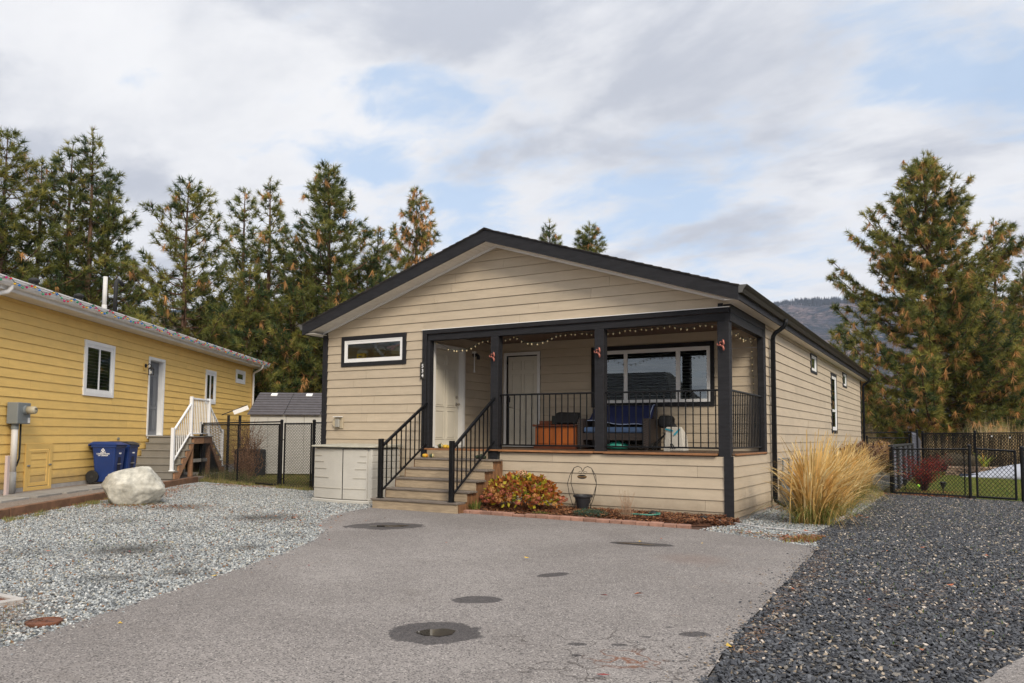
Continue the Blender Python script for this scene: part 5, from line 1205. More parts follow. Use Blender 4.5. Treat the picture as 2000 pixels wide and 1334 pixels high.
# lawn
lawnm = bpy.data.materials.new('autumn lawn'); lawnm.use_nodes = True; nt = lawnm.node_tree; b_ = nt.nodes['Principled BSDF']; b_.inputs['Roughness'].default_value = .95
v = N(nt, 'ShaderNodeTexCoord').outputs['Object']; c = mixc(nt, ramp(nt, noise(nt, v, .7, 5, .6), .42, .6), (.075,.12,.025), (.24,.20,.065)); L(nt, c, b_.inputs['Base Color'])
sheet('lawn', [(1.66,8.30),(3.2,7.79),(4.14,7.46),(14,4.2),(14,30),(1.7,30)], ZG+.002, lawnm)
def blades(name, poly_pts, n, h, mats, seed, z, w=.004, lean=.5, kind='stuff', clump=None, hmod=0):
    r = np.random.default_rng(seed)
    xs = np.array([p[0] for p in poly_pts]); ys = np.array([p[1] for p in poly_pts])
    P_ = []
    while len(P_) < n:
        cx = r.uniform(xs.min(), xs.max(), n); cy = r.uniform(ys.min(), ys.max(), n); inside = np.zeros(n, bool); j = len(xs)-1
        for i in range(len(xs)):
            c_ = ((ys[i] > cy) != (ys[j] > cy)) & (cx < (xs[j]-xs[i])*(cy-ys[i])/(ys[j]-ys[i]+1e-12)+xs[i]); inside ^= c_; j = i
        if clump:
            nn = np.array([mnoise.noise(Vector((a*clump, b*clump, seed))) for a, b in zip(cx, cy)]); inside &= nn > r.uniform(-.25,.25,n)
        P_ += list(zip(cx[inside], cy[inside]))
    P_ = np.array(P_[:n]); a = r.uniform(0,2*PI,n); hh = h*r.uniform(.4,1.2,n); hh = hh*np.array([1+hmod*mnoise.noise(Vector((a*.55, b*.55, 7))) for a, b in P_]) if hmod else hh; ln = r.uniform(0,lean,n)*hh; b2 = r.uniform(0,2*PI,n)
    px, py = np.cos(a)*w, np.sin(a)*w; zz = np.full(n, z)
    V = np.empty((n,3,3)); V[:,0] = np.c_[P_[:,0]-px,P_[:,1]-py,zz]; V[:,1] = np.c_[P_[:,0]+px,P_[:,1]+py,zz]; V[:,2] = np.c_[P_[:,0]+np.cos(b2)*ln,P_[:,1]+np.sin(b2)*ln,zz+hh]
    return rawmesh(name, V.reshape(-1,3), 3, r.integers(0,len(mats),n), mats, kind)
def rawmesh(name, V, fs, mi, mats, kind=None, parent=None):
    nf = len(V)//fs; me = bpy.data.meshes.new(name); me.vertices.add(len(V)); me.vertices.foreach_set('co', np.ascontiguousarray(V, dtype=np.float32).ravel())
    me.loops.add(len(V)); me.loops.foreach_set('vertex_index', np.arange(len(V), dtype=np.int32)); me.polygons.add(nf)
    me.polygons.foreach_set('loop_start', np.arange(0, len(V), fs, dtype=np.int32)); me.polygons.foreach_set('loop_total', np.full(nf, fs, dtype=np.int32))
    for m in mats: me.materials.append(m)
    me.polygons.foreach_set('material_index', np.asarray(mi, dtype=np.int32)); me.update(); me.validate()
    o = bpy.data.objects.new(name, me); COL.objects.link(o)
    if kind: o['kind'] = kind
    if parent is not None: o.parent = parent
    return o
def leafmat(name, col, tr=.35, rough=.6, var=.25):
    m = bpy.data.materials.new(name); m.use_nodes = True; nt = m.node_tree; b = nt.nodes['Principled BSDF']; b.inputs['Roughness'].default_value = rough; b.inputs['Specular IOR Level'].default_value = .3
    g = N(nt, 'ShaderNodeNewGeometry'); c = mixc(nt, g.outputs['Random Per Island'], tuple(x*(1-var) for x in col), tuple(min(1,x*(1+var)) for x in col))
    L(nt, c, b.inputs['Base Color']); t = N(nt, 'ShaderNodeBsdfTranslucent'); L(nt, c, t.inputs[0]); mx = N(nt, 'ShaderNodeMixShader'); mx.inputs[0].default_value = tr
    L(nt, b.outputs[0], mx.inputs[1]); L(nt, t.outputs[0], mx.inputs[2]); L(nt, mx.outputs[0], nt.nodes['Material Output'].inputs[0]); return m
gg1, gg2, gg3 = leafmat('lawn blade', (.085,.155,.028)), leafmat('yellowed blade', (.27,.24,.07)), leafmat('straw blade', (.34,.27,.13))
blades('lawn_grass', [(1.7,8.32),(3.2,7.82),(5.5,7.1),(6.5,16),(4.9,19.2),(1.75,23)], 60000, .055, [gg1,gg1,gg2,gg2], 1, ZG, w=.006)
blades('grass_tufts', [(-14.9,2.1),(-9.8,1.25),(-9.7,.75),(-14.9,1.55)], 5200, .10, [gg2,gg3,gg3,gg1], 2, ZG, w=.004, clump=1.3)
blades('grass_tufts', [(-16.5,3.6),(-11,1.4),(-8.7,1.2),(-9,4),(-15,6)], 15000, .13, [gg2,gg3,gg2,gg1], 3, ZG-.06, w=.005)
blades('grass_tufts', [(-15.3,1.9),(-13.5,1.6),(-13.2,2.4),(-15.2,3)], 1600, .32, [gg3,gg1,gg3], 4, ZG, w=.004)
blades('grass_tufts', [(-8.6,-6.3),(-9.15,-6.1),(-11.27,-3.1),(-11.0,-2.9)], 1500, .05, [gg1,gg2,gg3], 5, ZG, w=.004, clump=2.5)
blades('grass_tufts', [(-9.6,-4.1),(-10.9,-3.3),(-10.6,-2.6),(-9.3,-3.2)], 900, .05, [gg1,gg2,gg3], 6, ZG, w=.004, clump=2.0)
blades('grass_tufts', [(.1,4.5),(1.5,3.5),(1.5,8.2),(.1,18)], 5000, .09, [gg3,gg3,gg2], 7, ZG, w=.004, clump=.9)
blades('grass_tufts', [(1.1,-2.1),(1.45,-1.9),(1.5,-1.2),(1.2,-1.4)], 500, .05, [gg2,leafmat('rust weed', (.22,.07,.03))], 9, ZG, w=.006)
blades('dry_field_grass', [(-6,25),(1.6,24.2),(9.2,17.5),(14,17),(14,32),(-5,38)], 42000, 1.34, [gg3,leafmat('pale wheat', (.70,.55,.33)),leafmat('tan wheat', (.52,.38,.19))], 8, ZG, w=.015, lean=.45, clump=.16, hmod=.9)
# lawn edge leaves
def leafscatter(name, pts, n, mats, seed, z, size=.03): return litter(name, pts, mats, n, seed, z, size)
leafscatter('fallen_leaves', [(1.8,8.3,3.2,7.9,.16,1),(2.0,9.6,2.6,9.3,.35,1.2)], 420, [lf1,nd1,lf1], 4, ZG+.012, .03)
leafscatter('fallen_leaves', [(.2,3,1.3,1.5,.25,1),(.3,6,1.3,8,.35,1.4),(1.0,-1.9,1.4,-1.2,.12,.35),(.3,-1.3,1.2,-1.7,.12,.2)], 500, [nd1,lf1,nd2,gg3], 5, ZG+.014, .028)
leafscatter('fallen_leaves', [(-9.3,-6.0,-11.2,-3.2,.10,.7),(-10.6,-2.6,-13.2,.2,.18,1),(-9.9,-3.9,-8.4,-3.4,.25,.8),(-7.0,-3.3,-5.5,-3.6,.5,.35),(-13,.9,-11,1.0,.15,.6)], 420, [nd1,nd2,nd1,lf1], 6, ZG+.012, .022)
litter('pine_needles', [(-9.4,-5.8,-11.2,-3.2,.2,1),(-10,-3.4,-7.6,-3.5,.4,1.3),(-6.5,-4.6,-4.6,-3.6,.5,.6),(-3.2,-8.9,-2.2,-9.7,.14,.7),(-5,-7.5,-3.3,-7,.5,.5),(1.9,-4,3.6,-5.5,.8,.7),(1.7,-2.5,1.9,-7.5,.06,.6)], [nd1,nd1,nd2], 500, 7, ZG+.013, .022, needle=True)
litter('fallen_leaves', [(-6.5,-5.5,-3.5,-8.5,1.4,1),(2,-7,4,0,1.6,.6),(-3,-7,1,-3,2,.25)], [lf2,lf3,lf1,lf1], 34, 9, ZG+.016, .032)
blades('grass_tufts', [(-2.2,-11),(-2.0,-9.6),(-3.0,-9.0),(-4,-9.6)], 300, .04, [gg3,gg2], 12, ZG, w=.003, clump=3)
# path litter
blades('weeds', [(1.7,-2),(2.2,-7.5),(3.2,-6.5),(4.5,-3),(4.1,7.3),(1.7,8.0)], 900, .030, [gg1,gg2,gg1], 13, ZG+.004, w=.004, clump=1.6)
blades('weeds', [(-8.8,-6.2),(-4,-8.5),(-4.6,-4.6),(-8.8,.6),(-13,.6)], 700, .03, [gg1,gg2], 14, ZG+.004, w=.004, clump=1.4)
# ================================================================== mulch bed in front of the porch
bm = bmesh.new(); nx, ny = 90, 30; grid = []
for j in range(ny+1):
    row = []
    for i in range(nx+1):
        x = -4.28+4.42*i/nx; yf = -1.24 if x < -.5 else -1.24+(x+.5)*1.05
        yb_ = -.02; y = yf+(yb_-yf)*j/ny
        e = min(1, j/5, (ny-j)/3+.6, i/4+.2, (nx-i)/8+.1)
        z = ZG+.004+(.055+.03*mnoise.noise(Vector((x*2.2,y*2.2,1)))+.018*mnoise.noise(Vector((x*14,y*14,2))))*e
        row.append(bm.verts.new((x,y,z)))
    grid.append(row)
for j in range(ny):
    for i in range(nx): bm.faces.new((grid[j][i],grid[j][i+1],grid[j+1][i+1],grid[j+1][i]))
sheet('soil', [(-4.28,-1.34),(-.42,-1.30),(.10,-1.45),(.14,-.02),(-4.28,-.02)], ZG-.006, mat('dark garden soil', (.07,.032,.018), .95))
me = bpy.data.meshes.new('mulch_bed'); bm.to_mesh(me); bm.free(); me.materials.append(mat('bark mulch soil', (.075,.030,.014), .95, var=.4, vscale=30, bump=1.0, bscale=70))
o = bpy.data.objects.new('mulch_bed', me); COL.objects.link(o); o['kind'] = 'structure'
r = np.random.default_rng(5); n = 15000; V = np.empty((n,4,3)); cx = r.uniform(-4.26,.1,n); cy = r.uniform(-1.22,-.03,n)
cy = np.where(cx > -.5, -.03-(r.random(n))*(1.2-(cx+.5)*1.0).clip(.05), cy); a = r.uniform(0,6.28,n); L_ = r.uniform(.008,.034,n); w_ = r.uniform(.003,.009,n); tl = r.uniform(-.5,.5,n)
cz = ZG+.055+r.uniform(0,.045,n)*1.0-.03*(cy < -1.1)-.04*(cx > -.1)
dx, dy = np.cos(a)*L_, np.sin(a)*L_; sx, sy = -np.sin(a)*w_, np.cos(a)*w_
for k, (p, q) in enumerate(((-1,-1),(1,-1),(1,1),(-1,1))): V[:,k] = np.c_[cx+p*dx+q*sx, cy+p*dy+q*sy, cz+p*L_*tl+q*.002]
bk = [leafmat('bark chip red', (.20,.075,.032), .05), leafmat('bark chip dark', (.07,.03,.018), .05), leafmat('bark chip tan', (.33,.17,.08), .05)]
rawmesh('bark_chips', V.reshape(-1,3), 4, r.choice([0,0,1,1,2], n), bk, 'stuff')
# brick edging
BE = thing('brick_edging', 'low edging of reddish paving bricks between driveway and mulch bed', 'brick edging', (-2.3,-1.3,ZG))
bx = -4.20; rnd = random.Random(2)
while bx < -.45:
    w = rnd.uniform(.185,.21); y0 = -1.345+rnd.uniform(-.008,.008); h = .052+rnd.uniform(-.006,.006); k_ = rnd.uniform(-.006,.006)
    if rnd.random() < .12: h -= .02
    MB().prism([(bx,y0,ZG-.02),(bx+w,y0+k_,ZG-.02),(bx+w,y0+.10,ZG-.02),(bx,y0+.10,ZG-.02)], [(bx,y0,ZG+h),(bx+w,y0+k_,ZG+h),(bx+w,y0+.10,ZG+h+.006),(bx,y0+.10,ZG+h+.006)]).build('brick', brickm, BE, bevel=.008); bx += w+.008
# ---- hydrangea turned to autumn colours
def leafcloud(name, c, R_, n, leaf, mats, weights, seed, shell=.55, flat=1.0, parent=None, updir=.4, wid=.55, label=None, cat=None, group=None, kind=None, bottom=-.2):
    r = np.random.default_rng(seed); d = r.normal(size=(n,3)); d /= np.linalg.norm(d,axis=1)[:,None]; d[:,2] = np.where(d[:,2] < bottom, -d[:,2], d[:,2])
    rad = shell+(1-shell)*r.random(n)**.5
    lump = np.array([1+.22*mnoise.noise(Vector(tuple(x*2.3+seed))) for x in d])
    P_ = d*(rad*lump)[:,None]*np.array(R_)+np.array(c)
    ax = d*.7+r.normal(size=(n,3))*.6; ax[:,2] += updir*r.normal(size=n)-.1; ax /= np.linalg.norm(ax,axis=1)[:,None]
    nn = np.cross(ax, r.normal(size=(n,3))); nn /= np.linalg.norm(nn,axis=1)[:,None]; L_ = leaf*r.uniform(.6,1.2,n)[:,None]; up = np.cross(nn, ax)
    V = np.empty((n,2,3,3)); tip = P_+ax*L_; mid1 = P_+ax*L_*.45+nn*L_*wid*.5+up*L_*.10; mid2 = P_+ax*L_*.45-nn*L_*wid*.5+up*L_*.10
    V[:,0,0] = P_; V[:,0,1] = mid1; V[:,0,2] = tip; V[:,1,0] = P_; V[:,1,1] = tip; V[:,1,2] = mid2
    mi = np.repeat(r.choice(len(mats), n, p=weights), 2)
    o = rawmesh(name, V.reshape(-1,3), 3, mi, mats, kind, parent); return o
hyc = [leafmat('hydrangea yellow leaf', (.42,.36,.03)), leafmat('hydrangea green leaf', (.16,.22,.03)), leafmat('hydrangea orange leaf', (.42,.15,.03)), leafmat('hydrangea rust leaf', (.22,.06,.02)), leafmat('dusty pink petal', (.40,.12,.075), .2), leafmat('tan petal', (.52,.25,.09), .2), leafmat('peach petal', (.68,.42,.27), .2)]
HY = thing('hydrangea', 'round hydrangea bush in yellow, orange and rust autumn colours beside the steps', 'shrub', (-3.30,-.72,ZG))
hb = np.array([-3.44,-.72,-.58])
o = leafcloud('foliage', (0,0,.24), (.66,.44,.40), 1650, .090, hyc[:4], [.28,.08,.42,.22], 4, shell=.5, parent=HY, wid=.66)
fl = []; mi = []; r = np.random.default_rng(9)
for k in range(95):
    if k == 0: c_ = np.array([.0,-.05,.66]); pm = 6; rad = .085
    else:
        d = r.normal(size=3); d /= np.linalg.norm(d); d[2] = abs(d[2])*.9-.12; d[1] = -abs(d[1]) if r.random() < .75 else d[1]; c_ = d*np.array([.74,.50,.44])*r.uniform(.85,1.05)+[0,0,.24]; pm = r.choice([4,4,5,5,3]); rad = r.uniform(.030,.055)
    m_ = 46 if k else 160
    d = r.normal(size=(m_,3)); d /= np.linalg.norm(d,axis=1)[:,None]; d[:,2] *= .7; p = c_+d*rad; t = np.cross(d, r.normal(size=(m_,3))); t /= np.linalg.norm(t,axis=1)[:,None]; b_ = np.cross(d,t); s_ = r.uniform(.007,.013,m_)[:,None]
    Q = np.stack([p+t*s_, p+b_*s_+d*.004, p-t*s_, p-b_*s_+d*.004], 1); fl.append(Q); mi += [pm]*m_
rawmesh('flower_head', np.concatenate(fl).reshape(-1,3), 4, mi, hyc, None, HY)
st = MB(); rnd = random.Random(3)
for i in range(26):
    a = rnd.uniform(0,6.28); st.tube([(rnd.gauss(0,.06),rnd.gauss(0,.05),0),(math.cos(a)*.3,math.sin(a)*.22,.25),(math.cos(a)*.5,math.sin(a)*.35,.5)], [.006,.005,.003], 4, cap=False)
o = st.build('stems', vine, HY, base=(0,0,0), recalc=False)
# small green tuft, ground cover, bare twigs
def grasstuft(name, c, n, h, w, spread, mats, seed, label, cat='grass', segs=3, droop=.5, group=None, wts=None, base_r=.05, kind=None, wide_top=False, lean=(0,0), ex=1.6):
    """arching blades from one crown"""
    r = np.random.default_rng(seed); a = r.uniform(0,2*PI,n); L_ = h*r.uniform(.42,1.15,n); out = spread*r.beta(1.6,1.7,n); b0 = np.abs(r.normal(0,base_r,n)); bx = np.cos(a)*b0; by = np.sin(a)*b0
    a2 = a+r.normal(0,.35,n); V = []; mi = []; ts = np.linspace(0,1,segs+1)
    def pt(t): 
        x = bx+(np.cos(a2)*out+lean[0]*r0)*L_*(t**ex); y = by+(np.sin(a2)*out+lean[1]*r0)*L_*(t**ex); z = L_*(t-(droop*out*1.1)*t**2.6); return np.c_[x,y,z]
    r0 = r.uniform(.2,1,n); ww = w*r.uniform(.6,1.3,n); sd = np.c_[-np.sin(a2+r.normal(0,.6,n)), np.cos(a2), np.zeros(n)]
    Ps = [pt(t) for t in ts]; Vs = []
    for k in range(segs):
        w0 = ww*(1-ts[k])**.5 if not wide_top else ww*(.5+1.3*math.sin(ts[k]*PI)**2); w1 = ww*(1-ts[k+1])**.5 if not wide_top else ww*(.5+1.3*math.sin(ts[k+1]*PI)**2)
        Vs.append(np.stack([Ps[k]-sd*w0[:,None], Ps[k]+sd*w0[:,None], Ps[k+1]+sd*w1[:,None], Ps[k+1]-sd*w1[:,None]], 1))
    V = np.stack(Vs, 1).reshape(-1,3); m0 = r.choice(len(mats), n, p=wts)
    o = rawmesh(name, V, 4, np.repeat(m0, segs), mats, kind); o.location = c; return tag(o, label, cat, group)
grasstuft('green_plant', (-4.02,-1.12,ZG+.03), 130, .20, .006, .9, [gg1,gg1,gg2], 3, 'small green grassy plant at the foot of the steps', 'plant', base_r=.06)
cov = leafcloud('ground_cover', (-1.95,-1.02,ZG+.07), (.32,.15,.09), 1300, .030, [leafmat('blue-green leaf', (.05,.10,.07)),leafmat('grey-green leaf', (.10,.15,.11)),leafmat('olive leaf', (.10,.11,.04))], [.5,.3,.2], 6, shell=.2, wid=.4)
tag(cov, 'low blue-green creeping plant at the front of the mulch bed', 'plant')
cov = leafcloud('ground_cover', (-2.75,-1.15,ZG+.05), (.16,.05,.03), 180, .028, [gg1,gg2], [.6,.4], 7, shell=.2); tag(cov, 'tiny green weeds behind the brick edging near the hydrangea', 'plant')
twigs('bare_shrub', (-1.35,-.95,ZG+.04), 46, .42, .30, 12, mat('pale twig', (.34,.22,.14), .8), .0035, .5, 'leafless pale twiggy shrub in the mulch bed', 'shrub')
hs = MB(); hs.tube([(-1.55,-.72,ZG+.09),(-1.30,-.80,ZG+.10),(-1.05,-.78,ZG+.10),(-.95,-.66,ZG+.11),(-1.0,-.50,ZG+.11),(-1.2,-.42,ZG+.10)], .014, 8)
tag(hs.build('garden_hose', mat('teal hose', (.05,.20,.15), .45), None, smooth=True, base=(-1.2,-.7,ZG+.1)), 'short teal garden hose lying on the mulch', 'hose')
bk_ = MB(); bk_.lathe((-.30,-.55,ZG+.06), [(.06,0),(.075,.02),(.05,.05),(.01,.06)], 10); tag(bk_.build('black_stone', rubber, None, base=(-.3,-.55,ZG)), 'small black cap lying on the mulch near the corner', 'cap')
bk_ = MB(); bk_.lathe((-1.12,-.45,ZG+.07), [(.05,0),(.06,.03),(.045,.06),(.01,.07)], 10); tag(bk_.build('sprinkler_head', rubber, None, base=(-1.12,-.45,ZG)), 'black sprinkler head beside the teal hose', 'sprinkler')
tag(MB().tube([(-.35,-.42,ZG+.075),(.1,-.36,ZG+.02),(.5,-.62,ZG+.012),(1.0,-.72,ZG+.012),(1.35,-.9,ZG+.01)], .009, 5).build('edging_cord', mat('pale fabric edge', (.55,.53,.52), .8), None, base=(0,-.4,ZG)), 'pale landscape fabric edge crossing the gravel at the house corner', 'fabric edge')
# brass lantern and grey box under the steps
ln = MB(); ln.lathe((-4.02,-.62,ZG+.04), [(.07,0),(.07,.015),(.055,.02),(.055,.12),(.07,.125),(.035,.17),(.01,.19)], 6)
tag(ln.build('small_lantern', mat('aged brass', (.22,.15,.07), .45, metal=.7), None, base=(-4.02,-.62,ZG)), 'small brass lantern under the open side of the steps', 'lantern')
tag(MB().box(-3.93,-3.86,-.45,-.35,ZG+.03,ZG+.2).build('grey_block', pvcg, None, base=(-3.9,-.4,ZG), bevel=.01), 'pale grey block standing behind the brass lantern', 'block')
# ---- heart-shaped plant stand
PS = thing('plant_stand', 'black wire heart-shaped plant stand with oval sign against the porch skirt', 'plant stand', (-2.40,-.30,ZG))
wk = mat('black wire', (.012,.012,.012), .45)
hx, hz = -2.40, ZG
def heart(s, y0, y1, wide):
    return [(hx,y0,hz+.70),(hx+s*.03,y0,hz+.765),(hx+s*.09,y0,hz+.79),(hx+s*.16,y0,hz+.76),(hx+s*wide,y0,hz+.64),(hx+s*(wide+.03),y0+(y1-y0)*.3,hz+.50),(hx+s*(wide-.01),y0+(y1-y0)*.5,hz+.34),(hx+s*(wide-.09),y0+(y1-y0)*.8,hz+.16),(hx+s*.06,y1,hz+.02)]
fr_ = MB()
for s in (1,-1): fr_.tube(heart(s,-.30,-.42,.235), .006, 6); fr_.tube(heart(s,-.30,-.18,.205), .006, 6)
for s in (1,-1):
    pts = [(hx+s*(.045+.030*math.cos(t)),-.30,hz+.685+.022*math.sin(t)) for t in np.linspace(0,5.2,10)]; fr_.tube(pts, .004, 5)
    fr_.tube([(hx+s*.13,-.30,hz+.22),(hx+s*.15,-.30,hz+.10),(hx+s*.18,-.30,hz+.02)], .006, 5)
fr_.tube([(hx+.15*math.cos(t),-.30+.15*math.sin(t),hz+.30) for t in np.linspace(0,2*PI,17)], .006, 5)
fr_.build('wire_frame', wk, PS)
sg = MB(); ov = [(hx-.01+.085*math.cos(t),hz+.615+.036*math.sin(t)) for t in np.linspace(0,2*PI,20)[:-1]]
so_ = sg.prism([(x,-.315,z) for x, z in ov], [(x,-.305,z) for x, z in ov]).build('oval_sign', wk, PS)
me = text_mesh('WELCOME', .034, .001, bold=.0005); me.materials.append(mat('brass lettering', (.30,.17,.06), .5)); o = bpy.data.objects.new('lettering', me); COL.objects.link(o); o.parent = so_
bb = PS['_b']; o.location = (hx-.01-bb[0], -.317-bb[1], hz+.615-bb[2]); o.rotation_euler = (PI/2,0,0)
pt_ = MB(); pt_.lathe((hx,-.30,hz+.07), [(.085,0),(.135,.20),(.160,.215),(.160,.245),(.148,.245),(.14,.22),(.02,.21)], 28)
tag(pt_.build('plant_pot', mat('dark grey plastic pot', (.020,.021,.025), .5), None, smooth=False, base=(hx,-.30,hz+.07)), 'empty dark plastic pot held in the heart-shaped stand', 'pot')

# ---- ornamental grasses beside the house
straw = [leafmat('golden straw', (.74,.50,.19)), leafmat('pale straw', (.86,.66,.34)), leafmat('tan straw', (.52,.34,.12))]
grn_ = [leafmat('grass base green', (.13,.18,.04)), leafmat('olive blade', (.28,.28,.08)), straw[2]]
def orn(c, h, n, seed, label):
    g = thing('ornamental_grass', label, 'ornamental grass', c, 'feathery golden grasses beside the house')
    o = grasstuft('plumes', (0,0,0), n, h, .0075, .80, straw, seed, None, None, segs=7, droop=.62, lean=(.12,-.06), base_r=.13, wide_top=True, wts=[.4,.35,.25]); o.parent = g
    o = grasstuft('leaves', (0,0,0), int(n*1.5), h*.55, .0045, 1.35, grn_, seed+50, None, None, segs=6, droop=.80, ex=1.05, base_r=.16, wts=[.45,.3,.25]); o.parent = g
orn((1.08,.50,ZG), 1.40, 560, 31, 'largest golden feathery grass clump right of the downspout, nearest the driveway')
orn((1.0,3.7,ZG), 1.36, 520, 32, 'second golden feathery grass clump, behind the largest one')
orn((1.15,2.1,ZG), .85, 260, 34, 'small golden feathery grass clump squeezed between the two larger clumps')
orn((.85,8.2,ZG), 1.15, 500, 35, 'most distant golden feathery grass clump along the house wall')
orn((.95,5.9,ZG), 1.20, 600, 33, 'far golden feathery grass clump with arching stems by the dark shrub')
dk = [leafmat('dry brown leaf', (.16,.085,.05)), leafmat('dark seed leaf', (.055,.03,.03)), leafmat('faded tan leaf', (.38,.25,.14))]
S1 = thing('dry_shrub', 'large dry brown shrub between the house wall and side gate', 'shrub', (.75,10.5,ZG))
leafcloud('foliage', (0,0,.55), (.62,2.2,.62), 3000, .085, dk, [.5,.22,.28], 41, shell=.2, parent=S1)
twigs('stems', (0,0,0), 40, 1.2, .8, 5, vine, .008, .5).parent = S1
S2 = thing('dry_shrub', 'dark purple-brown stemmed shrub among the golden grasses', 'shrub', (.70,4.6,ZG))
leafcloud('foliage', (0,0,.42), (.50,.9,.40), 900, .06, [dk[1],dk[0]], [.7,.3], 42, shell=.2, parent=S2); twigs('stems', (0,0,0), 36, .9, .6, 6, vine, .006, .5).parent = S2
S3 = thing('dry_shrub', 'pale tan dried shrub just in front of the rear corner fence', 'shrub', (.9,15.5,ZG))
leafcloud('foliage', (0,0,.62), (.60,1.6,.55), 2200, .09, [dk[2],dk[0],straw[2]], [.5,.25,.25], 43, shell=.2, parent=S3)
AV = thing('arborvitae', 'small cone-shaped green arborvitae behind the rear corner fence', 'tree', (1.16,20.0,ZG))
n = 3400; r = np.random.default_rng(3); t = r.random(n)**1.5; a = r.uniform(0,6.28,n); rad = .55*(1-t)*(.7+.3*r.random(n)); P_ = np.c_[np.cos(a)*rad, np.sin(a)*rad, .05+1.50*t]; d = np.c_[np.cos(a)*.4, np.sin(a)*.4, np.ones(n)]+r.normal(0,.2,(n,3)); s_ = np.cross(d, r.normal(size=(n,3))); s_ /= np.linalg.norm(s_,axis=1)[:,None]
V = np.stack([P_-s_*.022, P_+s_*.022, P_+d*.10], 1); rawmesh('crown', V.reshape(-1,3), 3, r.integers(0,2,n), [leafmat('arborvitae green', (.07,.10,.018)), leafmat('arborvitae bronze', (.13,.10,.02))], None, AV)
MB().tube([(0,0,0),(0,0,.9)], [.04,.01], 6).build('trunk', vine, AV, base=(0,0,0))
# ---- red barberry
RB = thing('red_barberry', 'spindly red-leaved barberry shrub behind the low chain-link fence', 'shrub', (2.26,9.5,ZG))
rb = MB(); rnd = random.Random(17); tips = []
for i in range(70):
    a = rnd.uniform(0,6.28); rad = rnd.uniform(.25,1.0); h = rnd.uniform(.45,.9); ex, ey = math.cos(a)*rad*.80, math.sin(a)*rad*.7
    pts = [(0,0,0),(ex*.25,ey*.25,h*.4),(ex*.6,ey*.6,h*.75),(ex,ey,h)]; rb.tube(pts, [.008,.006,.004,.002], 3, cap=False); tips += [pts[1],pts[2],pts[3],tuple((Vector(pts[2])+Vector(pts[3]))/2)]
    for _ in range(3):
        p = Vector(pts[rnd.choice((1,2))]); q = p+Vector((rnd.gauss(0,.14),rnd.gauss(0,.14),rnd.uniform(.05,.25))); rb.tube([p,q], [.004,.002], 3, cap=False); tips += [tuple(q), tuple((p+q)/2)]
rb.build('branches', mat('barberry twig', (.07,.035,.025), .8), RB, base=(0,0,0), recalc=False)
T_ = np.array(tips); r = np.random.default_rng(4); C_ = np.repeat(T_, 4, 0)+r.normal(0,.035,(len(T_)*4,3)); n = len(C_); d = r.normal(size=(n,3)); d /= np.linalg.norm(d,axis=1)[:,None]; s_ = np.cross(d, r.normal(size=(n,3))); s_ /= np.linalg.norm(s_,axis=1)[:,None]
rawmesh('leaves', np.stack([C_-s_*.009, C_+s_*.009, C_+d*.034],1).reshape(-1,3), 3, r.choice(3,n,p=[.6,.3,.1]), [leafmat('scarlet leaf', (.32,.022,.018)), leafmat('crimson leaf', (.17,.012,.012)), leafmat('rust red leaf', (.40,.12,.05))], None, RB)
tag(MB().lathe((2.15,9.1,ZG+.17), [(.002,-.035),(.025,-.025),(.035,0),(.025,.025),(.002,.035)], 12).build('green_ball', mat('lime green ball', (.35,.75,.05), .6), None, smooth=True, base=(2.15,9.1,ZG+.17)), 'lime green ball caught under the red shrub', 'ball')
def slight(x, y, label):
    L1 = thing('solar_light', label, 'garden light', (x,y,ZG), 'solar path lights on the lawn')
    MB().tube([(x,y,ZG),(x,y,ZG+.17)], .012, 6).build('stake', rubber, L1); MB().lathe((x,y,ZG+.16), [(.018,0),(.035,.02),(.062,.13),(.055,.13)], 10).build('lantern', mat('dark lamp glass', (.03,.035,.03), .3), L1)
    MB().lathe((x,y,ZG+.285), [(.078,0),(.078,.012),(.03,.03),(.004,.032)], 12).build('cap', rubber, L1)
slight(1.85,9.35,'black solar path light left of the red shrub'); slight(2.67,8.52,'black solar path light right of the red shrub')
# ---- raised planter with plants, and the silver cover
PL = thing('stone_planter', 'raised planter of stacked pale stone slabs in front of the rear fence', 'planter', (3.0,20.3,ZG))
stn = mat('stacked stone', (.28,.20,.14), .9, var=.3, vscale=6, bump=.6, bscale=40, objvar=.2)
for j in range(4):
    x = 2.55+.03*j
    while x < 4.2:
        w = rnd.uniform(.3,.5); MB().box(x,x+w-.015,19.7+rnd.uniform(-.02,.02)-(x-2.6)*.25,20.6,ZG+j*.085,ZG+j*.085+.078).build('stone', stn, PL, bevel=.012); x += w
lv = leafcloud('lavender_bush', (2.85,20.1,ZG+.46), (.50,.4,.30), 2200, .09, [leafmat('grey sage leaf', (.17,.155,.11)), leafmat('dry sage stem', (.26,.20,.14))], [.6,.4], 44, shell=.1, wid=.15, updir=1); tag(lv, 'grey-brown mounded plant growing in the left of the stone planter', 'plant')
lv = leafcloud('lavender_bush', (3.45,19.9,ZG+.44), (.42,.4,.28), 1800, .09, [MATS.get('x') or lv.data.materials[0], lv.data.materials[1]], [.6,.4], 45, shell=.1, wid=.15, updir=1); tag(lv, 'grey-brown mounded plant growing in the right of the stone planter', 'plant')
grasstuft('yucca', (3.72,19.2,ZG+.36), 46, .52, .020, .95, [leafmat('yucca lime', (.28,.33,.05)), leafmat('yucca orange', (.48,.28,.05))], 8, 'spiky lime and orange yucca beside the silver cover', 'plant', wts=[.6,.4], base_r=.05, droop=.15)
cv = bmesh.new(); G = []; nx, ny = 40, 16
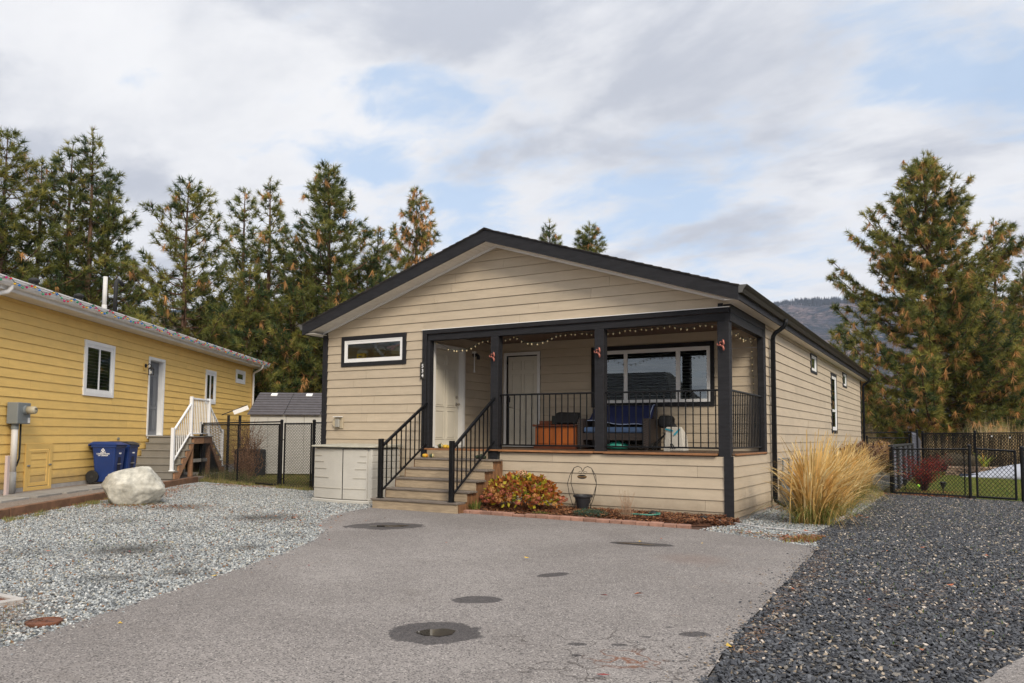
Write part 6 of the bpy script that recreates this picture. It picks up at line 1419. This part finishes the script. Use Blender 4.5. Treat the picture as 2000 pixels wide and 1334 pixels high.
for j in range(ny+1):
    row = []
    for i in range(nx+1):
        s = i/nx; t = j/ny; x = 3.0+3.4*s; y = 19.1-1.55*s+(t-.5)*(.7+1.1*s)
        h = (.02+.52*math.sin(min(1,s*1.5)*PI/2)**1.4)*math.sin(min(1,t*1.7)*PI/2)**.8*(1-.9*max(0,t-.85)/.15)
        z = ZG+.02+h+.03*mnoise.noise(Vector((x*3,y*4,0)))+.02*math.sin(s*30+t*4)*s*t
        row.append(cv.verts.new((x,y,z)))
    G.append(row)
for j in range(ny):
    for i in range(nx): cv.faces.new((G[j][i],G[j][i+1],G[j+1][i+1],G[j+1][i]))
me = bpy.data.meshes.new('silver_cover'); cv.to_mesh(me); cv.free(); me.materials.append(mat('silver-white tarp', (.42,.44,.50), .4, var=.08)); me.polygons.foreach_set('use_smooth',[True]*len(me.polygons))
o = bpy.data.objects.new('silver_cover', me); COL.objects.link(o); o.modifiers.new('t','SOLIDIFY').thickness = .01; tag(o, 'silver-white tarp cover draped over something on the right of the lawn', 'tarp')
tag(MB().tube([(3.0,19.02,ZG+.05),(3.8,18.5,ZG+.08),(4.6,17.9,ZG+.07),(5.5,17.2,ZG+.07)], .06, 8).build('cover_hem', mat('dark blue hem', (.06,.075,.12), .6), o, smooth=True, base=(0,0,0)))

# ================================================================== things on the porch (deck top z = 0.20)
ZD = .2005
CH = thing('wooden_chest', 'orange-brown wooden blanket chest on the porch', 'chest', (-3.85,1.9,ZD))
cw = mat('varnished chest wood', (.40,.105,.018), .4, var=.35, vscale=3, stretch=(1,1,.4), objvar=.1)
cd = mat('dark chest moulding', (.13,.032,.010), .4, var=.3)
MB().box(-4.34,-3.42,1.65,2.20,ZD,.64).build('chest_body', cw, CH, bevel=.006); MB().box(-4.38,-3.38,1.60,2.24,.642,.685).build('lid', cd, CH, bevel=.008); MB().box(-4.36,-3.40,1.62,1.6495,ZD,.26).build('plinth', cd, CH)
for i in range(3): x0 = -4.28+i*.28; MB().box(x0,x0+.24,1.636,1.6495,.30,.60).build('panel', cw, CH, bevel=.008)
MB().box(-4.30,-4.02,1.75,2.2,.686,.76).build('step_shelf', cd, CH, bevel=.006)
blkp = mat('black fabric', (.009,.009,.010), .8, bump=.2)
tag(MB().box(-4.02,-3.70,1.75,2.15,.69,.86).build('black_basket', mat('dark green-black basket', (.012,.018,.016), .6, bump=.6, bscale=60), None, base=(-3.86,1.95,.69), bevel=.01), 'low black basket standing on the wooden chest', 'basket')
tag(MB().prism([(-3.86,1.62,.70),(-3.40,1.62,.70),(-3.38,1.62,.90),(-3.86,1.62,.92)], [(-3.84,1.74,.70),(-3.42,1.74,.70),(-3.38,1.80,.93),(-3.88,1.80,.94)]).build('black_cushion', blkp, None, base=(-3.6,1.7,.7), bevel=.03, seg=3), 'black square cushion leaning on the right end of the chest', 'cushion')
SF = thing('wicker_loveseat', 'dark brown wicker loveseat with blue seat cushion on the porch', 'sofa', (-2.55,1.9,ZD))
wick = mat('dark brown wicker', (.035,.025,.022), .6, var=.4, vscale=60, bump=1.0, bscale=110)
sx0, sx1 = -3.36, -1.92
MB().box(sx0+.10,sx1-.10,1.58,2.20,.38,.52).build('seat_base', wick, SF, bevel=.01)
MB().box(sx0+.08,sx1-.08,2.20,2.36,.30,1.04).build('backrest', wick, SF, bevel=.05, seg=4)
for x in (sx0, sx1-.11):
    am = MB().box(x,x+.11,1.54,2.32,.22,.80).build('arm', wick, SF, bevel=.035, seg=3)
    for j in range(12): MB().bar((x+.012,1.534,.25+j*.042),(x+.098,1.534,.29+j*.042),.012,.020).build('weave_strand', mat('lighter wicker strand', (.07,.055,.05), .5), am)
for x in (sx0+.02, sx1-.08):
    for y in (1.57, 2.27): MB().box(x,x+.06,y,y+.06,ZD,.23).build('leg', wick, SF)
MB().box(sx0+.12,sx1-.12,1.56,2.19,.522,.635).build('seat_cushion', mat('denim blue cushion', (.055,.10,.20), .8, var=.06, bump=.2), SF, bevel=.04, seg=4)
bn = bmesh.new(); G = []; nx, ny = 34, 14
for j in range(ny+1):
    row = []
    for i in range(nx+1):
        s = i/nx; t = j/ny; x = sx0+.12+(sx1-sx0-.20)*s
        zlow = .655+.10*(1-s)+.02*math.sin(s*9)
        if t < .75: z = 1.075-(1.075-zlow)*(t/.75); y = 2.15-.34*(t/.75)**1.5
        else: z = zlow+.0; y = 1.81-(t-.75)*.3
        z += .012*mnoise.noise(Vector((x*6,t*5,0))); y += .020*mnoise.noise(Vector((x*5,t*4,4)))
        if t < .06: y = 2.30; z = 1.07
        row.append(bn.verts.new((x,y,z)))
    G.append(row)
for j in range(ny):
    for i in range(nx): bn.faces.new((G[j][i],G[j][i+1],G[j+1][i+1],G[j+1][i]))
me = bpy.data.meshes.new('blue_blanket'); bn.to_mesh(me); bn.free(); me.materials.append(mat('navy blanket', (.012,.020,.085), .85, var=.1)); me.polygons.foreach_set('use_smooth',[True]*len(me.polygons))
o = bpy.data.objects.new('blue_blanket', me); COL.objects.link(o); o.modifiers.new('t','SOLIDIFY').thickness = .012; tag(o, 'navy blue blanket with pale edge draped over the loveseat back', 'blanket')
MB().tube([(sx0+.12+(sx1-sx0-.20)*s,1.735,.662+.10*(1-s)+.02*math.sin(s*9)) for s in np.linspace(0,1,14)], .008, 5).build('hem', mat('pale blue hem', (.35,.42,.60), .8), o, base=(0,0,0))
MB().tube([(sx1-.085,1.80,.70),(sx1-.09,1.95,.92),(sx1-.10,2.12,1.06),(sx1-.10,2.2,1.075)], .010, 5).build('hem', MATS['pale blue hem'], o, base=(0,0,0))
tag(MB().lathe((-2.62,1.80,ZD), [(.02,0),(.17,.03),(.19,.09),(.10,.15),(.01,.165)], 18, sx=1.2).build('teal_pouf', mat('teal plastic', (.03,.30,.22), .4), None, smooth=True, base=(-2.62,1.8,ZD)), 'teal rounded object under the loveseat', 'ball')
FC = thing('folding_stroller', 'black folded stroller frame leaning beside the loveseat', 'stroller', (-1.75,1.85,ZD))
f_ = MB(); f_.tube([(-1.98,1.7,ZD+.01),(-1.62,2.0,.62),(-1.58,2.05,.80)], .012, 7); f_.tube([(-1.86,1.62,ZD+.02),(-1.56,1.7,.60)], .010, 7); f_.tube([(-1.60,1.75,ZD+.05),(-1.72,2.0,.72),(-1.80,2.1,.82)], .012, 7); f_.tube([(-1.62,1.66,ZD+.03),(-1.58,1.8,.58)], .010, 6)
f_.build('frame', blkmetal, FC); MB().box(-1.86,-1.60,1.88,2.20,.62,.86).build('fabric_seat', blkp, FC, bevel=.07, seg=3); MB().box(-1.62,-1.50,1.85,2.0,.52,.70).build('hood', blkp, FC, bevel=.05, seg=3)
for x, y in ((-1.86,1.64),(-1.60,1.66),(-1.90,1.9)): MB().tube([(x-.012,y,ZD+.07),(x+.012,y,ZD+.07)], .07, 16).build('wheel', rubber, FC)
BG = thing('canvas_tote', 'off-white canvas tote bag with turquoise handles on the porch', 'bag', (-1.42,1.75,ZD))
cav = mat('off-white canvas', (.55,.52,.46), .85, var=.05, bump=.3, dirt=.15)
MB().prism([(-1.62,1.55,ZD),(-1.24,1.55,ZD),(-1.24,1.85,ZD),(-1.62,1.85,ZD)], [(-1.60,1.60,.64),(-1.30,1.60,.65),(-1.26,1.80,.50),(-1.60,1.80,.63)]).build('bag_body', cav, BG, bevel=.02, seg=2)
tq = mat('turquoise strap', (.02,.30,.42), .7)
MB().bar((-1.60,1.575,.60),(-1.45,1.565,.565),.006,.030).build('handle', tq, BG); MB().bar((-1.33,1.575,.60),(-1.43,1.56,.49),.006,.032).build('handle', tq, BG)
MB().prism([(-1.60,1.49,ZD),(-1.50,1.49,ZD),(-1.50,1.49,.42),(-1.60,1.49,.40)],[(-1.60,1.54,ZD),(-1.50,1.54,ZD),(-1.50,1.54,.42),(-1.60,1.54,.40)]).build('side_pocket', cav, BG)
for k in range(3): MB().bar((-1.49+k*.04,1.545,.24),(-1.54+k*.04,1.545,.33),.004,.016).build('black_stripe', rubber, BG)
# gourds
def gourd(c, r_, hgt, m, m2, label, ribs=9, neck=None):
    g = MB(); n = 36; prof = [(.05,-.5),(.62,-.46),(.95,-.2),(1,0.05),(.86,.3),(.5,.46),(.12,.42)]; o = len(g.v)
    for k_, (rr, zz) in enumerate(prof):
        for i in range(n):
            t = 2*PI*i/n; q = rr*r_*(1-.10*abs(math.cos(t*ribs/2))**.6 if ribs else 1); g.v.append((c[0]+math.cos(t)*q, c[1]+math.sin(t)*q, c[2]+hgt/2+zz*hgt))
    for k_ in range(len(prof)-1):
        for i in range(n): j = (i+1) % n; g.f.append((o+k_*n+i,o+k_*n+j,o+(k_+1)*n+j,o+(k_+1)*n+i)); g.m.append(1 if (i//2) % 4 == 0 else 0)
    T = thing('gourd', label, 'gourd', c, 'small gourds on the steps')
    g.build('gourd_body', [m, m2], T, smooth=True)
    if neck: MB().tube([tuple(Vector(c)+Vector(p)) for p in neck], [r_*.7,r_*.5,r_*.4,r_*.3], 10).build('neck', m, T, smooth=True)
    else: MB().tube([(c[0],c[1],c[2]+hgt*.85),(c[0]+.01,c[1],c[2]+hgt*1.15)], .008, 6).build('stem', vine, T)
gy, gd, go, gw = mat('gourd yellow', (.60,.38,.03), .5), mat('gourd dark green', (.03,.045,.02), .5), mat('gourd orange', (.60,.22,.02), .5), mat('gourd cream', (.62,.52,.25), .5)
gourd((-5.58,.10,ZD), .062,.09, gd, gw, 'dark green and cream gourd on the top step left of the yellow crookneck')
gourd((-5.44,.06,ZD), .055,.075, gy, gy, 'bright yellow crookneck gourd on the top step', ribs=0, neck=[(.03,0,.03),(.09,0,.03),(.14,0,.055),(.15,0,.085)])
gourd((-5.70,-.24,ZG+RS*5), .062,.075, gy, go, 'striped yellow and orange gourd on the second step left')
gourd((-5.55,-.24,ZG+RS*5), .050,.080, gd, gw, 'dark green gourd beside the striped gourd on the second step')
tag(MB().tube([(-4.55,-.25,ZG+RS*5+.03),(-4.45,-.22,ZG+RS*5+.045),(-4.36,-.24,ZG+RS*5+.03)], [.03,.045,.03], 8).build('gourd', gd, None, smooth=True, base=(-4.45,-.24,ZG+RS*5)), 'long dark green gourd on the second step behind the right handrail', 'gourd', 'small gourds on the steps')
# inside the garage window
tag(MB().box(-7.80,-7.58,.14,.22,2.03,2.15).build('yellow_tool_case', mat('yellow plastic', (.85,.52,.01), .4), None, base=(-7.7,.25,1.98), bevel=.012), 'yellow tool case behind the small front window', 'tool case')
tag(MB().box(-7.73,-7.65,.13,.1395,2.07,2.10).build('case_handle', rubber, bpy.data.objects['yellow_tool_case'], base=(-7.7,.25,1.98)))
tag(boulder('grey_tool_bag', (-7.80,.36,2.12), .17,.10,.10, 9, mat('grey bag fabric', (.5,.54,.5), .8), 'x'), 'pale grey bag behind the yellow tool case in the window', 'bag')
tag(boulder('olive_backpack', (-7.30,.30,2.09), .20,.10,.13, 12, mat('olive bag fabric', (.15,.16,.09), .8), 'x'), 'dark olive bag in the middle of the small front window', 'bag')
tag(boulder('khaki_cushions', (-6.80,.32,2.10), .22,.10,.12, 15, mat('khaki fabric', (.5,.45,.28), .8), 'x'), 'khaki cushions at the right of the small front window', 'cushion')
pk = MB(); pk.bar((-7.02,.20,2.24),(-6.70,.20,2.29),.03,.045); pk.bar((-6.92,.20,2.19),(-6.82,.20,2.25),.03,.05); tag(pk.build('pink_cloth', mat('pink cloth', (.85,.42,.38), .8), None, base=(-6.9,.25,2.25), bevel=.01), 'pink cloth hanging inside the small front window', 'cloth')
tag(MB().box(-7.96,-6.51,.04,.9,1.99,2.015).build('window_shelf', MATS['garage room wall'], H))
# ================================================================== pines
bark = mat('pine bark', (.105,.058,.038), .95, var=.4, vscale=9, bump=.8, bscale=30, stretch=(1,1,.35))
ndl = [leafmat('pine needle dark', (.060,.092,.034), .4, .5), leafmat('pine needle mid', (.175,.19,.05), .4, .5), leafmat('pine needle light', (.34,.31,.075), .4, .5), leafmat('dead needle orange', (.62,.34,.13), .4, .6), leafmat('pine bud', (.16,.06,.03), .1, .6)]
def pine(name, x, y, h, R_, seed, label, group, mix=(.38,.38,.18,.03,.03), lo=.08, dens=1.0, shape=.85, ntuft=None, nlen=.235, lean=0, needles=24, zb=ZG, openness=.0, trunk_r=None, lumpy=.55):
    rr = np.random.default_rng(seed); T = thing(name, label, 'tree', (x, y, zb), group)
    tb = MB(); tr = trunk_r or h*.013+.03
    wob = [rr.normal(0,.05) for _ in range(4)]
    def tp(t): return np.array([wob[0]*math.sin(t*4)+lean*t*t, wob[1]*math.sin(t*5+1), t*h])
    tb.tube([tp(t) for t in np.linspace(0,1,9)], [max(.012, tr*(1-t)**.8) for t in np.linspace(0,1,9)], 8, cap=False)
    tufts = []; z = lo*h; 
    while z < h*.985:
        t = z/h; u = (1-t)
        prof = (min(1, u/shape)**.74)*(1 if t > lo+.12 else .65+.35*(t-lo)/.12)
        nb = int(rr.integers(3,6)*dens+.5); a0 = rr.uniform(0,6.28)
        for b in range(nb):
            a = a0+b*2*PI/nb+rr.normal(0,.35); lump = 1+lumpy*mnoise.noise(Vector((math.cos(a)*1.1+seed, math.sin(a)*1.1, z*.55))); Lb = R_*prof*rr.uniform(.6,1.12)*lump*(1.35 if rr.random() < .06 else 1)+.12
            if rr.random() < openness: continue
            el = .15+.75*t**1.5+rr.normal(0,.12); p0 = tp(t); n_s = 4
            dx, dy = math.cos(a), math.sin(a); pts = []
            for k in range(n_s+1):
                s = k/n_s; pts.append(p0+np.array([dx*Lb*s*math.cos(el*.8), dy*Lb*s*math.cos(el*.8), Lb*(math.sin(el)*s*.55+.26*s*s-.10*math.sin(s*PI))]))
            rb_ = max(.008, .016*Lb**.8+.004); tb.tube(pts, [rb_*(1-.78*k/n_s) for k in range(n_s+1)], 4, cap=False)
            m = max(3, int(Lb*7.5*dens*(.235/nlen)**1.2)) if Lb > .35 else 1
            for k in range(m):
                s = 1-(rr.random()**1.25)*.85 if k else 1.0; i = min(n_s-1, int(s*n_s)); f = s*n_s-i; p = pts[i]*(1-f)+pts[i+1]*f
                sl = rr.uniform(.10,.50)*min(1.0,Lb)*(1.1-s*.5); aa = a+rr.choice([-1,1])*rr.uniform(.3,1.2); up = rr.uniform(-.1,.7)
                q = p+np.array([math.cos(aa)*sl, math.sin(aa)*sl, sl*up]) if k else p
                if sl > .15 and k: tb.tube([p, q], [.007,.004], 3, cap=False)
                d = (q-p) if k else np.array([dx,dy,.5]); d = d/(np.linalg.norm(d)+1e-6)+np.array([0,0,.35]); tufts.append((q, d/np.linalg.norm(d)))
                if sl > .3 and k: tufts.append(((p+q)/2+rr.normal(0,.05,3), d/np.linalg.norm(d)))
        z += h*rr.uniform(.020,.036)/dens**.3+.05
    tufts.append((tp(1.0), np.array([0,0,1.])))
    tb.build('trunk', bark, T, base=(0,0,0), recalc=False)
    n = len(tufts); C = np.array([t[0] for t in tufts]); D = np.array([t[1] for t in tufts]); kd = rr.choice(5, n, p=np.array(mix)/sum(mix))
    # patches: clumps of lighter or darker growth
    pn = np.array([mnoise.noise(Vector(tuple(c*.9+seed))) for c in C]); kd = np.where((pn > .18) & (kd == 0), 1, kd); kd = np.where((pn < -.18) & (kd == 2), 0, kd)
    D = np.where((kd == 3)[:,None], D*.3+np.array([0,0,-1.0]), D); D /= np.linalg.norm(D,axis=1)[:,None]
    N_ = needles; nd = D[:,None,:]*rr.uniform(.25,1.1,(n,N_,1))+rr.normal(0,1,(n,N_,3))*np.where(kd == 3, .26, .50)[:,None,None]; nd /= np.linalg.norm(nd,axis=2)[:,:,None]
    base = C[:,None,:]+D[:,None,:]*rr.uniform(-.10,.04,(n,N_,1)); ln = nlen*rr.uniform(.7,1.25,(n,N_,1))*(1+.25*(kd == 3))[:,None,None]; side = np.cross(nd, rr.normal(size=(n,N_,3))); side /= np.linalg.norm(side,axis=2)[:,:,None]; w = nlen*.052
    V = np.stack([base-side*w, base+side*w, base+nd*ln], 2).reshape(-1,3)
    mi = np.repeat(np.where(kd == 4, 1, kd), N_)
    bud = rr.random(len(mi)) < .025; mi = np.where(bud, 4, mi)
    rawmesh('crown', V, 3, mi, ndl, None, T); return n
cx0, cy0 = 3.03, -12.25
def far(p, d, h, R_, d2, fn, *a, **k):   # same tree, set farther back
    q = d2/d; x, y = at(p, d2); kk = dict(k); kk['nlen'] = kk.get('nlen', .235)*q**.6
    return pine('pine_tree', x, y, (h-1.295)*q+1.295, R_*q, *a, **kk)
def at(az_pt, dist):  # az_pt = (x,y) of a point in the wanted direction
    d = Vector((az_pt[0]-cx0, az_pt[1]-cy0)).normalized(); return cx0+d.x*dist, cy0+d.y*dist
GR = 'pines behind the yellow house'; tot = 0
LP = [ # direction point, distance, height above ground, radius, mix, label, density
 ((-18.52,-1.69),24,9.25,1.75,(.30,.42,.25,.01,.02),'leftmost bushy pine cut by the left edge of the picture',1.15),
 ((-19.93,-.05),27,9.6,1.5,(.5,.36,.1,.01,.03),'dark pine second from the left edge',.9),
 ((-20.39,1.19),28,10.6,1.6,(.42,.40,.14,.01,.03),'pine just left of the tallest left-hand pine',1.0),
 ((-20.13,1.62),26,10.45,1.25,(.35,.42,.2,.01,.02),'tallest thin-topped pine on the left',.8),
 ((-18.99,1.57),28,9.9,1.6,(.55,.33,.08,.01,.03),'dark rounded pine right of the tallest left pine',1.1),
 ((-18.53,4.00),26,9.35,2.1,(.22,.42,.32,.02,.02),'broad yellow-green pine with forked trunk, alone behind the roof',1.0),
 ((-19.69,7.34),31,10.7,1.7,(.4,.42,.14,.02,.02),'left one of the slim twin pines in the middle of the row',.85),
 ((-18.38,7.31),29,10.6,1.7,(.4,.42,.14,.02,.02),'right one of the slim twin pines in the middle of the row',.85),
 ((-15.50,7.39),27,10.65,2.45,(.50,.36,.08,.03,.03),'large dense dark pine left of the beige gable',1.35),
 ((-16.13,10.84),31,9.5,1.5,(.42,.34,.12,.10,.02),'small-topped pine between the large dark pine and the browning pine',.8),
 ((-16.18,13.34),33,11.9,1.85,(.26,.28,.14,.29,.04),'browning orange pine left of the gable peak',1.35),
 ((-12.37,18.06),35,11.1,1.35,(.5,.36,.1,.02,.02),'small dark pine tip rising just right of the roof peak',1.3),
 ((-10.80,18.81),35,10.95,1.75,(.5,.34,.1,.04,.02),'round-topped pine tip farther right above the roof',1.4),
]
for i, (p, d, h, R_, mx, lb, dn) in enumerate(LP):
    far(p, d, h, R_*1.30, [36,37,36.5,36,36.5,34.5,37,35,34,38,39,42,42][i], None, 100+i, lb, GR, mx, lo=.10 if i != 5 else .16, dens=dn*1.1, shape=.75 if i not in (8,) else .9)
# lower, younger pines that fill the gap above the shed and behind the house
for i, (p, d, h, R_, lb, dn) in enumerate([((-18.0,6.2),25.5,6.6,1.9,'young dense pine directly above the shed roof',1.5), ((-16.3,6.6),24.5,6.1,1.7,'young pine between shed roof and beige house wall',1.5), ((-19.6,5.7),28,5.9,1.9,'low bushy pine right of the yellow roof end',1.4), ((-21.2,4.1),30,5.6,2.0,'low bushy pine seen over the middle of the yellow roof',1.2), ((-21.5,.3),31,6.8,2.0,'low dark pine seen over the left of the yellow roof',1.3), ((-14.6,8.4),26,7.2,1.8,'dense pine close behind the left eave of the beige house',1.4), ((-22,2.2),33,7.3,2.1,'dark pine filling behind the white vent pipe',1.1), ((-17.5,9.5),31,6.6,2.0,'shaded pine deep behind the shed',1.3)]):
    far(p, d, h, R_, [33.5,33,36,40,40,34,41,36][i], None, 140+i, lb, 'young pines behind the shed', (.36,.38,.18,.05,.03), lo=.02, dens=dn*.85, shape=1.0)
# the big ponderosa on the right and its neighbours
GQ = 'pines behind the right-hand lawn'
far((2.22,19.74), 33, 12.1, 3.7, 41, None, 183, 'very large ponderosa pine with orange dead tufts on the right', GQ, (.20,.36,.30,.10,.04), lo=.05, dens=1.85, shape=.74, nlen=.24, needles=24, openness=.10, lumpy=.85, trunk_r=.30)
far((3.5,20.2), 34, 7.2, 2.6, 42.5, None, 177, 'lower bushy pine under the right side of the large ponderosa', GQ, (.36,.34,.16,.11,.03), lo=.03, dens=1.3, shape=.9)
far((4.40,23.72), 39, 10.7, 1.9, 48, None, 172, 'slim browning pine right behind the large ponderosa', GQ, (.36,.3,.12,.20,.02), lo=.08, dens=1.1)
far((5.3,23.2), 38, 8.3, 1.9, 45, None, 173, 'dark green pine at the right edge of the picture', GQ, (.45,.4,.09,.05,.01), lo=.05, dens=1.2)
far((5.45,22.0), 44, 10.6, 2.0, 54, None, 174, 'distant pine tip at the far right edge', GQ, (.4,.32,.1,.16,.02), lo=.08)
far((-3.77,47.36), 52, 8.3, 1.5, 58, None, 175, 'small far pine between the house eave and the large ponderosa', GQ, (.4,.34,.12,.12,.02), lo=.05)
far((-.9,30), 44, 4.6, 2.4, 50, None, 176, 'low dark pine behind the dry grass at the house corner', GQ, (.5,.34,.08,.06,.02), lo=.02, dens=1.1, shape=1.0)

# ================================================================== hills
def hill(name, az0, az1, dist, prof, m, seed, nx=260, ny=50, rough=30, depth=1400):
    bm = bmesh.new(); G = []
    for j in range(ny+1):
        t = j/ny; row = []
        for i in range(nx+1):
            s = i/nx; az = R(az0+(az1-az0)*s); el = np.interp(az0+(az1-az0)*s, [p[0] for p in prof], [p[1] for p in prof]); D_ = dist+depth*t
            top = math.tan(R(el))*(dist+depth)
            z = top*(t**.62); x = cx0+math.sin(az)*D_; y = cy0+math.cos(az)*D_
            z += mnoise.fractal(Vector((x/420+seed, y/420, 0)), .9, 2.1, 6)*rough*(.25+min(1,t*1.4))*(1 if t < .98 else .3)
            rv = mnoise.ridged_multi_fractal(Vector((x/300+seed, y/300, 3)), .9, 2.1, 4, 1, 2); z += (rv-1)*rough*.7*math.sin(PI*min(1,t))
            row.append(bm.verts.new((x, y, max(-2, z))))
        G.append(row)
    for j in range(ny):
        for i in range(nx): bm.faces.new((G[j][i],G[j][i+1],G[j+1][i+1],G[j+1][i]))
    bmesh.ops.recalc_face_normals(bm, faces=bm.faces)
    me = bpy.data.meshes.new(name); bm.to_mesh(me); bm.free(); me.materials.append(m); o = bpy.data.objects.new(name, me); COL.objects.link(o); o['kind'] = 'structure'
    return G and o
hm = bpy.data.materials.new('burnt forest hillside'); hm.use_nodes = True; nt = hm.node_tree; b_ = nt.nodes['Principled BSDF']; b_.inputs['Roughness'].default_value = 1; b_.inputs['Specular IOR Level'].default_value = 0
v = N(nt, 'ShaderNodeTexCoord').outputs['Object']
n1 = noise(nt, v, .0045, 6, .65, .6); n2 = noise(nt, v, .05, 5, .75)
c = mixc(nt, ramp(nt, n1, .40, .62), (.035,.052,.075), (.22,.165,.16)); c = mixc(nt, ramp(nt, n2, .42, .60), c, (.028,.040,.044)); c = mixc(nt, mathn(nt,'MULTIPLY',ramp(nt, noise(nt, v, .012, 6, .8), .56, .66),.8), c, (.40,.31,.26))  # blue of the distance haze is put into the dark forest tone
L(nt, c, b_.inputs['Base Color']); bp = N(nt, 'ShaderNodeBump'); bp.inputs['Strength'].default_value = 1; bp.inputs['Distance'].default_value = 16; L(nt, n2, bp.inputs['Height']); L(nt, bp.outputs[0], b_.inputs['Normal'])
hill('mountain', -14, 14, 1500, [(-14,8.0),(-12,8.9),(-10.6,9.22),(-9.4,9.35),(-8,9.33),(-6,9.2),(-3,8.7),(2,8.0),(8,7.2),(14,6.6)], hm, 3.0)
hill('far_hill', -75, -30, 1700, [(-75,6.5),(-62,7.4),(-55,8.1),(-51,8.75),(-46.2,9.0),(-42,8.6),(-36,7.6),(-30,7.0)], hm, 9.0)
# forest on the skyline of the right mountain, too small to count
r = np.random.default_rng(2); n = 2600; az = np.radians(r.uniform(-13,6,n)); el = np.interp(np.degrees(az), [-14,-12,-10.6,-9.4,-8,-6,-3,2,8], [8.0,8.9,9.22,9.35,9.33,9.2,8.7,8.0,7.2]); D_ = 2900-np.abs(r.normal(0,1,n))*170
tt = ((D_-1500)/1400).clip(0,1); z0 = np.tan(np.radians(el))*2900*tt**.62-6; x = cx0+np.sin(az)*D_; y = cy0+np.cos(az)*D_; hh = r.uniform(12,27,n); w = hh*.17; F_ = []
for a in (0, 1.05, 2.1): F_.append(np.stack([np.c_[x-w*math.cos(a),y-w*math.sin(a),z0],np.c_[x+w*math.cos(a),y+w*math.sin(a),z0],np.c_[x,y,z0+hh]],1))
rawmesh('distant_forest', np.concatenate(F_,0).reshape(-1,3), 3, np.zeros(3*n,int), [mat('distant conifer', (.028,.036,.036), 1)], 'stuff')
# scattered pale houses on the slope behind the left pines
rnd = random.Random(31); hw = [mat('far house wall', (.42,.38,.34), .9), mat('far house wall tan', (.33,.26,.2), .9)]; hr = mat('far house roof', (.12,.10,.10), .9)
for i in range(7):
    az = R(-52.6+i*1.25+rnd.uniform(-.2,.2)); D_ = 330+rnd.uniform(-30,40); x, y = cx0+math.sin(az)*D_, cy0+math.cos(az)*D_; zb_ = 34+rnd.uniform(-3,5)
    T = thing('hillside_house', ['small pale house far behind the left pines, leftmost of a row','pale gabled house far behind the left pines, second of a row','tan house far behind the left pines, third of a row','pale house far behind the twin pines, fourth of a row','tan gabled house far behind the twin pines, fifth of a row','pale house glimpsed behind the large dark pine, sixth of a row','last tan house glimpsed behind the large dark pine'][i], 'house', (x,y,zb_), 'far hillside houses', rot=-az+rnd.uniform(-.4,.4))
    w_, d_, h_ = rnd.uniform(6,9), 7, rnd.uniform(3.5,5)
    MB().box(-w_,w_,-d_/2,d_/2,-8,h_).build('wall', hw[i % 2], T); MB().prism([(-w_-.5,-d_/2-.6,h_),(-w_-.5,d_/2+.6,h_),(-w_-.5,0,h_+2.2)],[(w_+.5,-d_/2-.6,h_),(w_+.5,d_/2+.6,h_),(w_+.5,0,h_+2.2)]).build('roof', hr, T)
    for k in range(3): MB().box(-w_+2+k*4.2,-w_+3.6+k*4.2,-d_/2-.08,-d_/2-.01,1.2,2.8).build('window', rubber, T)
b = MB()
# slope carrying the far houses
bm = bmesh.new(); G = []
for j in range(20):
    t = j/19; row = []
    for i in range(60):
        az = R(-74+46*i/59); D_ = 70+420*t; z = -.9+72*t**1.5*(.8+.2*math.sin(i*.3))+4*mnoise.noise(Vector((i*.2,j*.3,0)))*t; row.append(bm.verts.new((cx0+math.sin(az)*D_, cy0+math.cos(az)*D_, z)))
    G.append(row)
for j in range(19):
    for i in range(59): bm.faces.new((G[j][i],G[j][i+1],G[j+1][i+1],G[j+1][i]))
me = bpy.data.meshes.new('slope'); bm.to_mesh(me); bm.free(); me.materials.append(mat('dry wooded slope', (.09,.085,.055), 1, var=.4, vscale=.2, col2=(.17,.13,.08))); o = bpy.data.objects.new('slope', me); COL.objects.link(o); o['kind'] = 'structure'

# ================================================================== the house across the street (seen only as a reflection in the porch window)
NH = thing('house_across_street', 'dark-roofed house across the street, mirrored in the porch window', 'house', (-19,-36,ZG))
MB().box(-28,-13,-40,-30,ZG-.1,2.0).build('wall', mat('taupe stucco', (.22,.20,.18), .9), NH)
MB().prism([(-29,-29.4,2.0),(-12.0,-29.4,2.0),(-12.0,-40.6,2.0),(-29,-40.6,2.0)], [(-24,-34.4,4.95),(-14.3,-34.4,4.95),(-14.3,-35.6,4.95),(-24,-35.6,4.95)]).build('roof', mat('black shingle roof', (.02,.02,.022), .9), NH)
for x in (-26,-22.5,-17.5): MB().box(x,x+1.6,-29.99,-29.93,.2,1.4).build('window', gdark, NH)
MB().box(-20.5,-19.5,-29.99,-29.92,ZG,1.2).build('door', doorg, NH)
# ================================================================== air
HZ = mat('haze air', (1,1,1))
nt = HZ.node_tree; nt.nodes.clear(); o_ = N(nt, 'ShaderNodeOutputMaterial'); pv = N(nt, 'ShaderNodeVolumePrincipled'); pv.inputs['Density'].default_value = 1.0e-4; pv.inputs['Color'].default_value = (.66,.76,.98,1); pv.inputs['Anisotropy'].default_value = .2; L(nt, pv.outputs[0], o_.inputs['Volume'])
tag(MB().box(-3900,3900,-400,3600,-3.2,620).build('haze', HZ, recalc=False), kind='stuff')
for o in bpy.data.objects:
    for k in ('_b',):
        if k in o: del o[k]
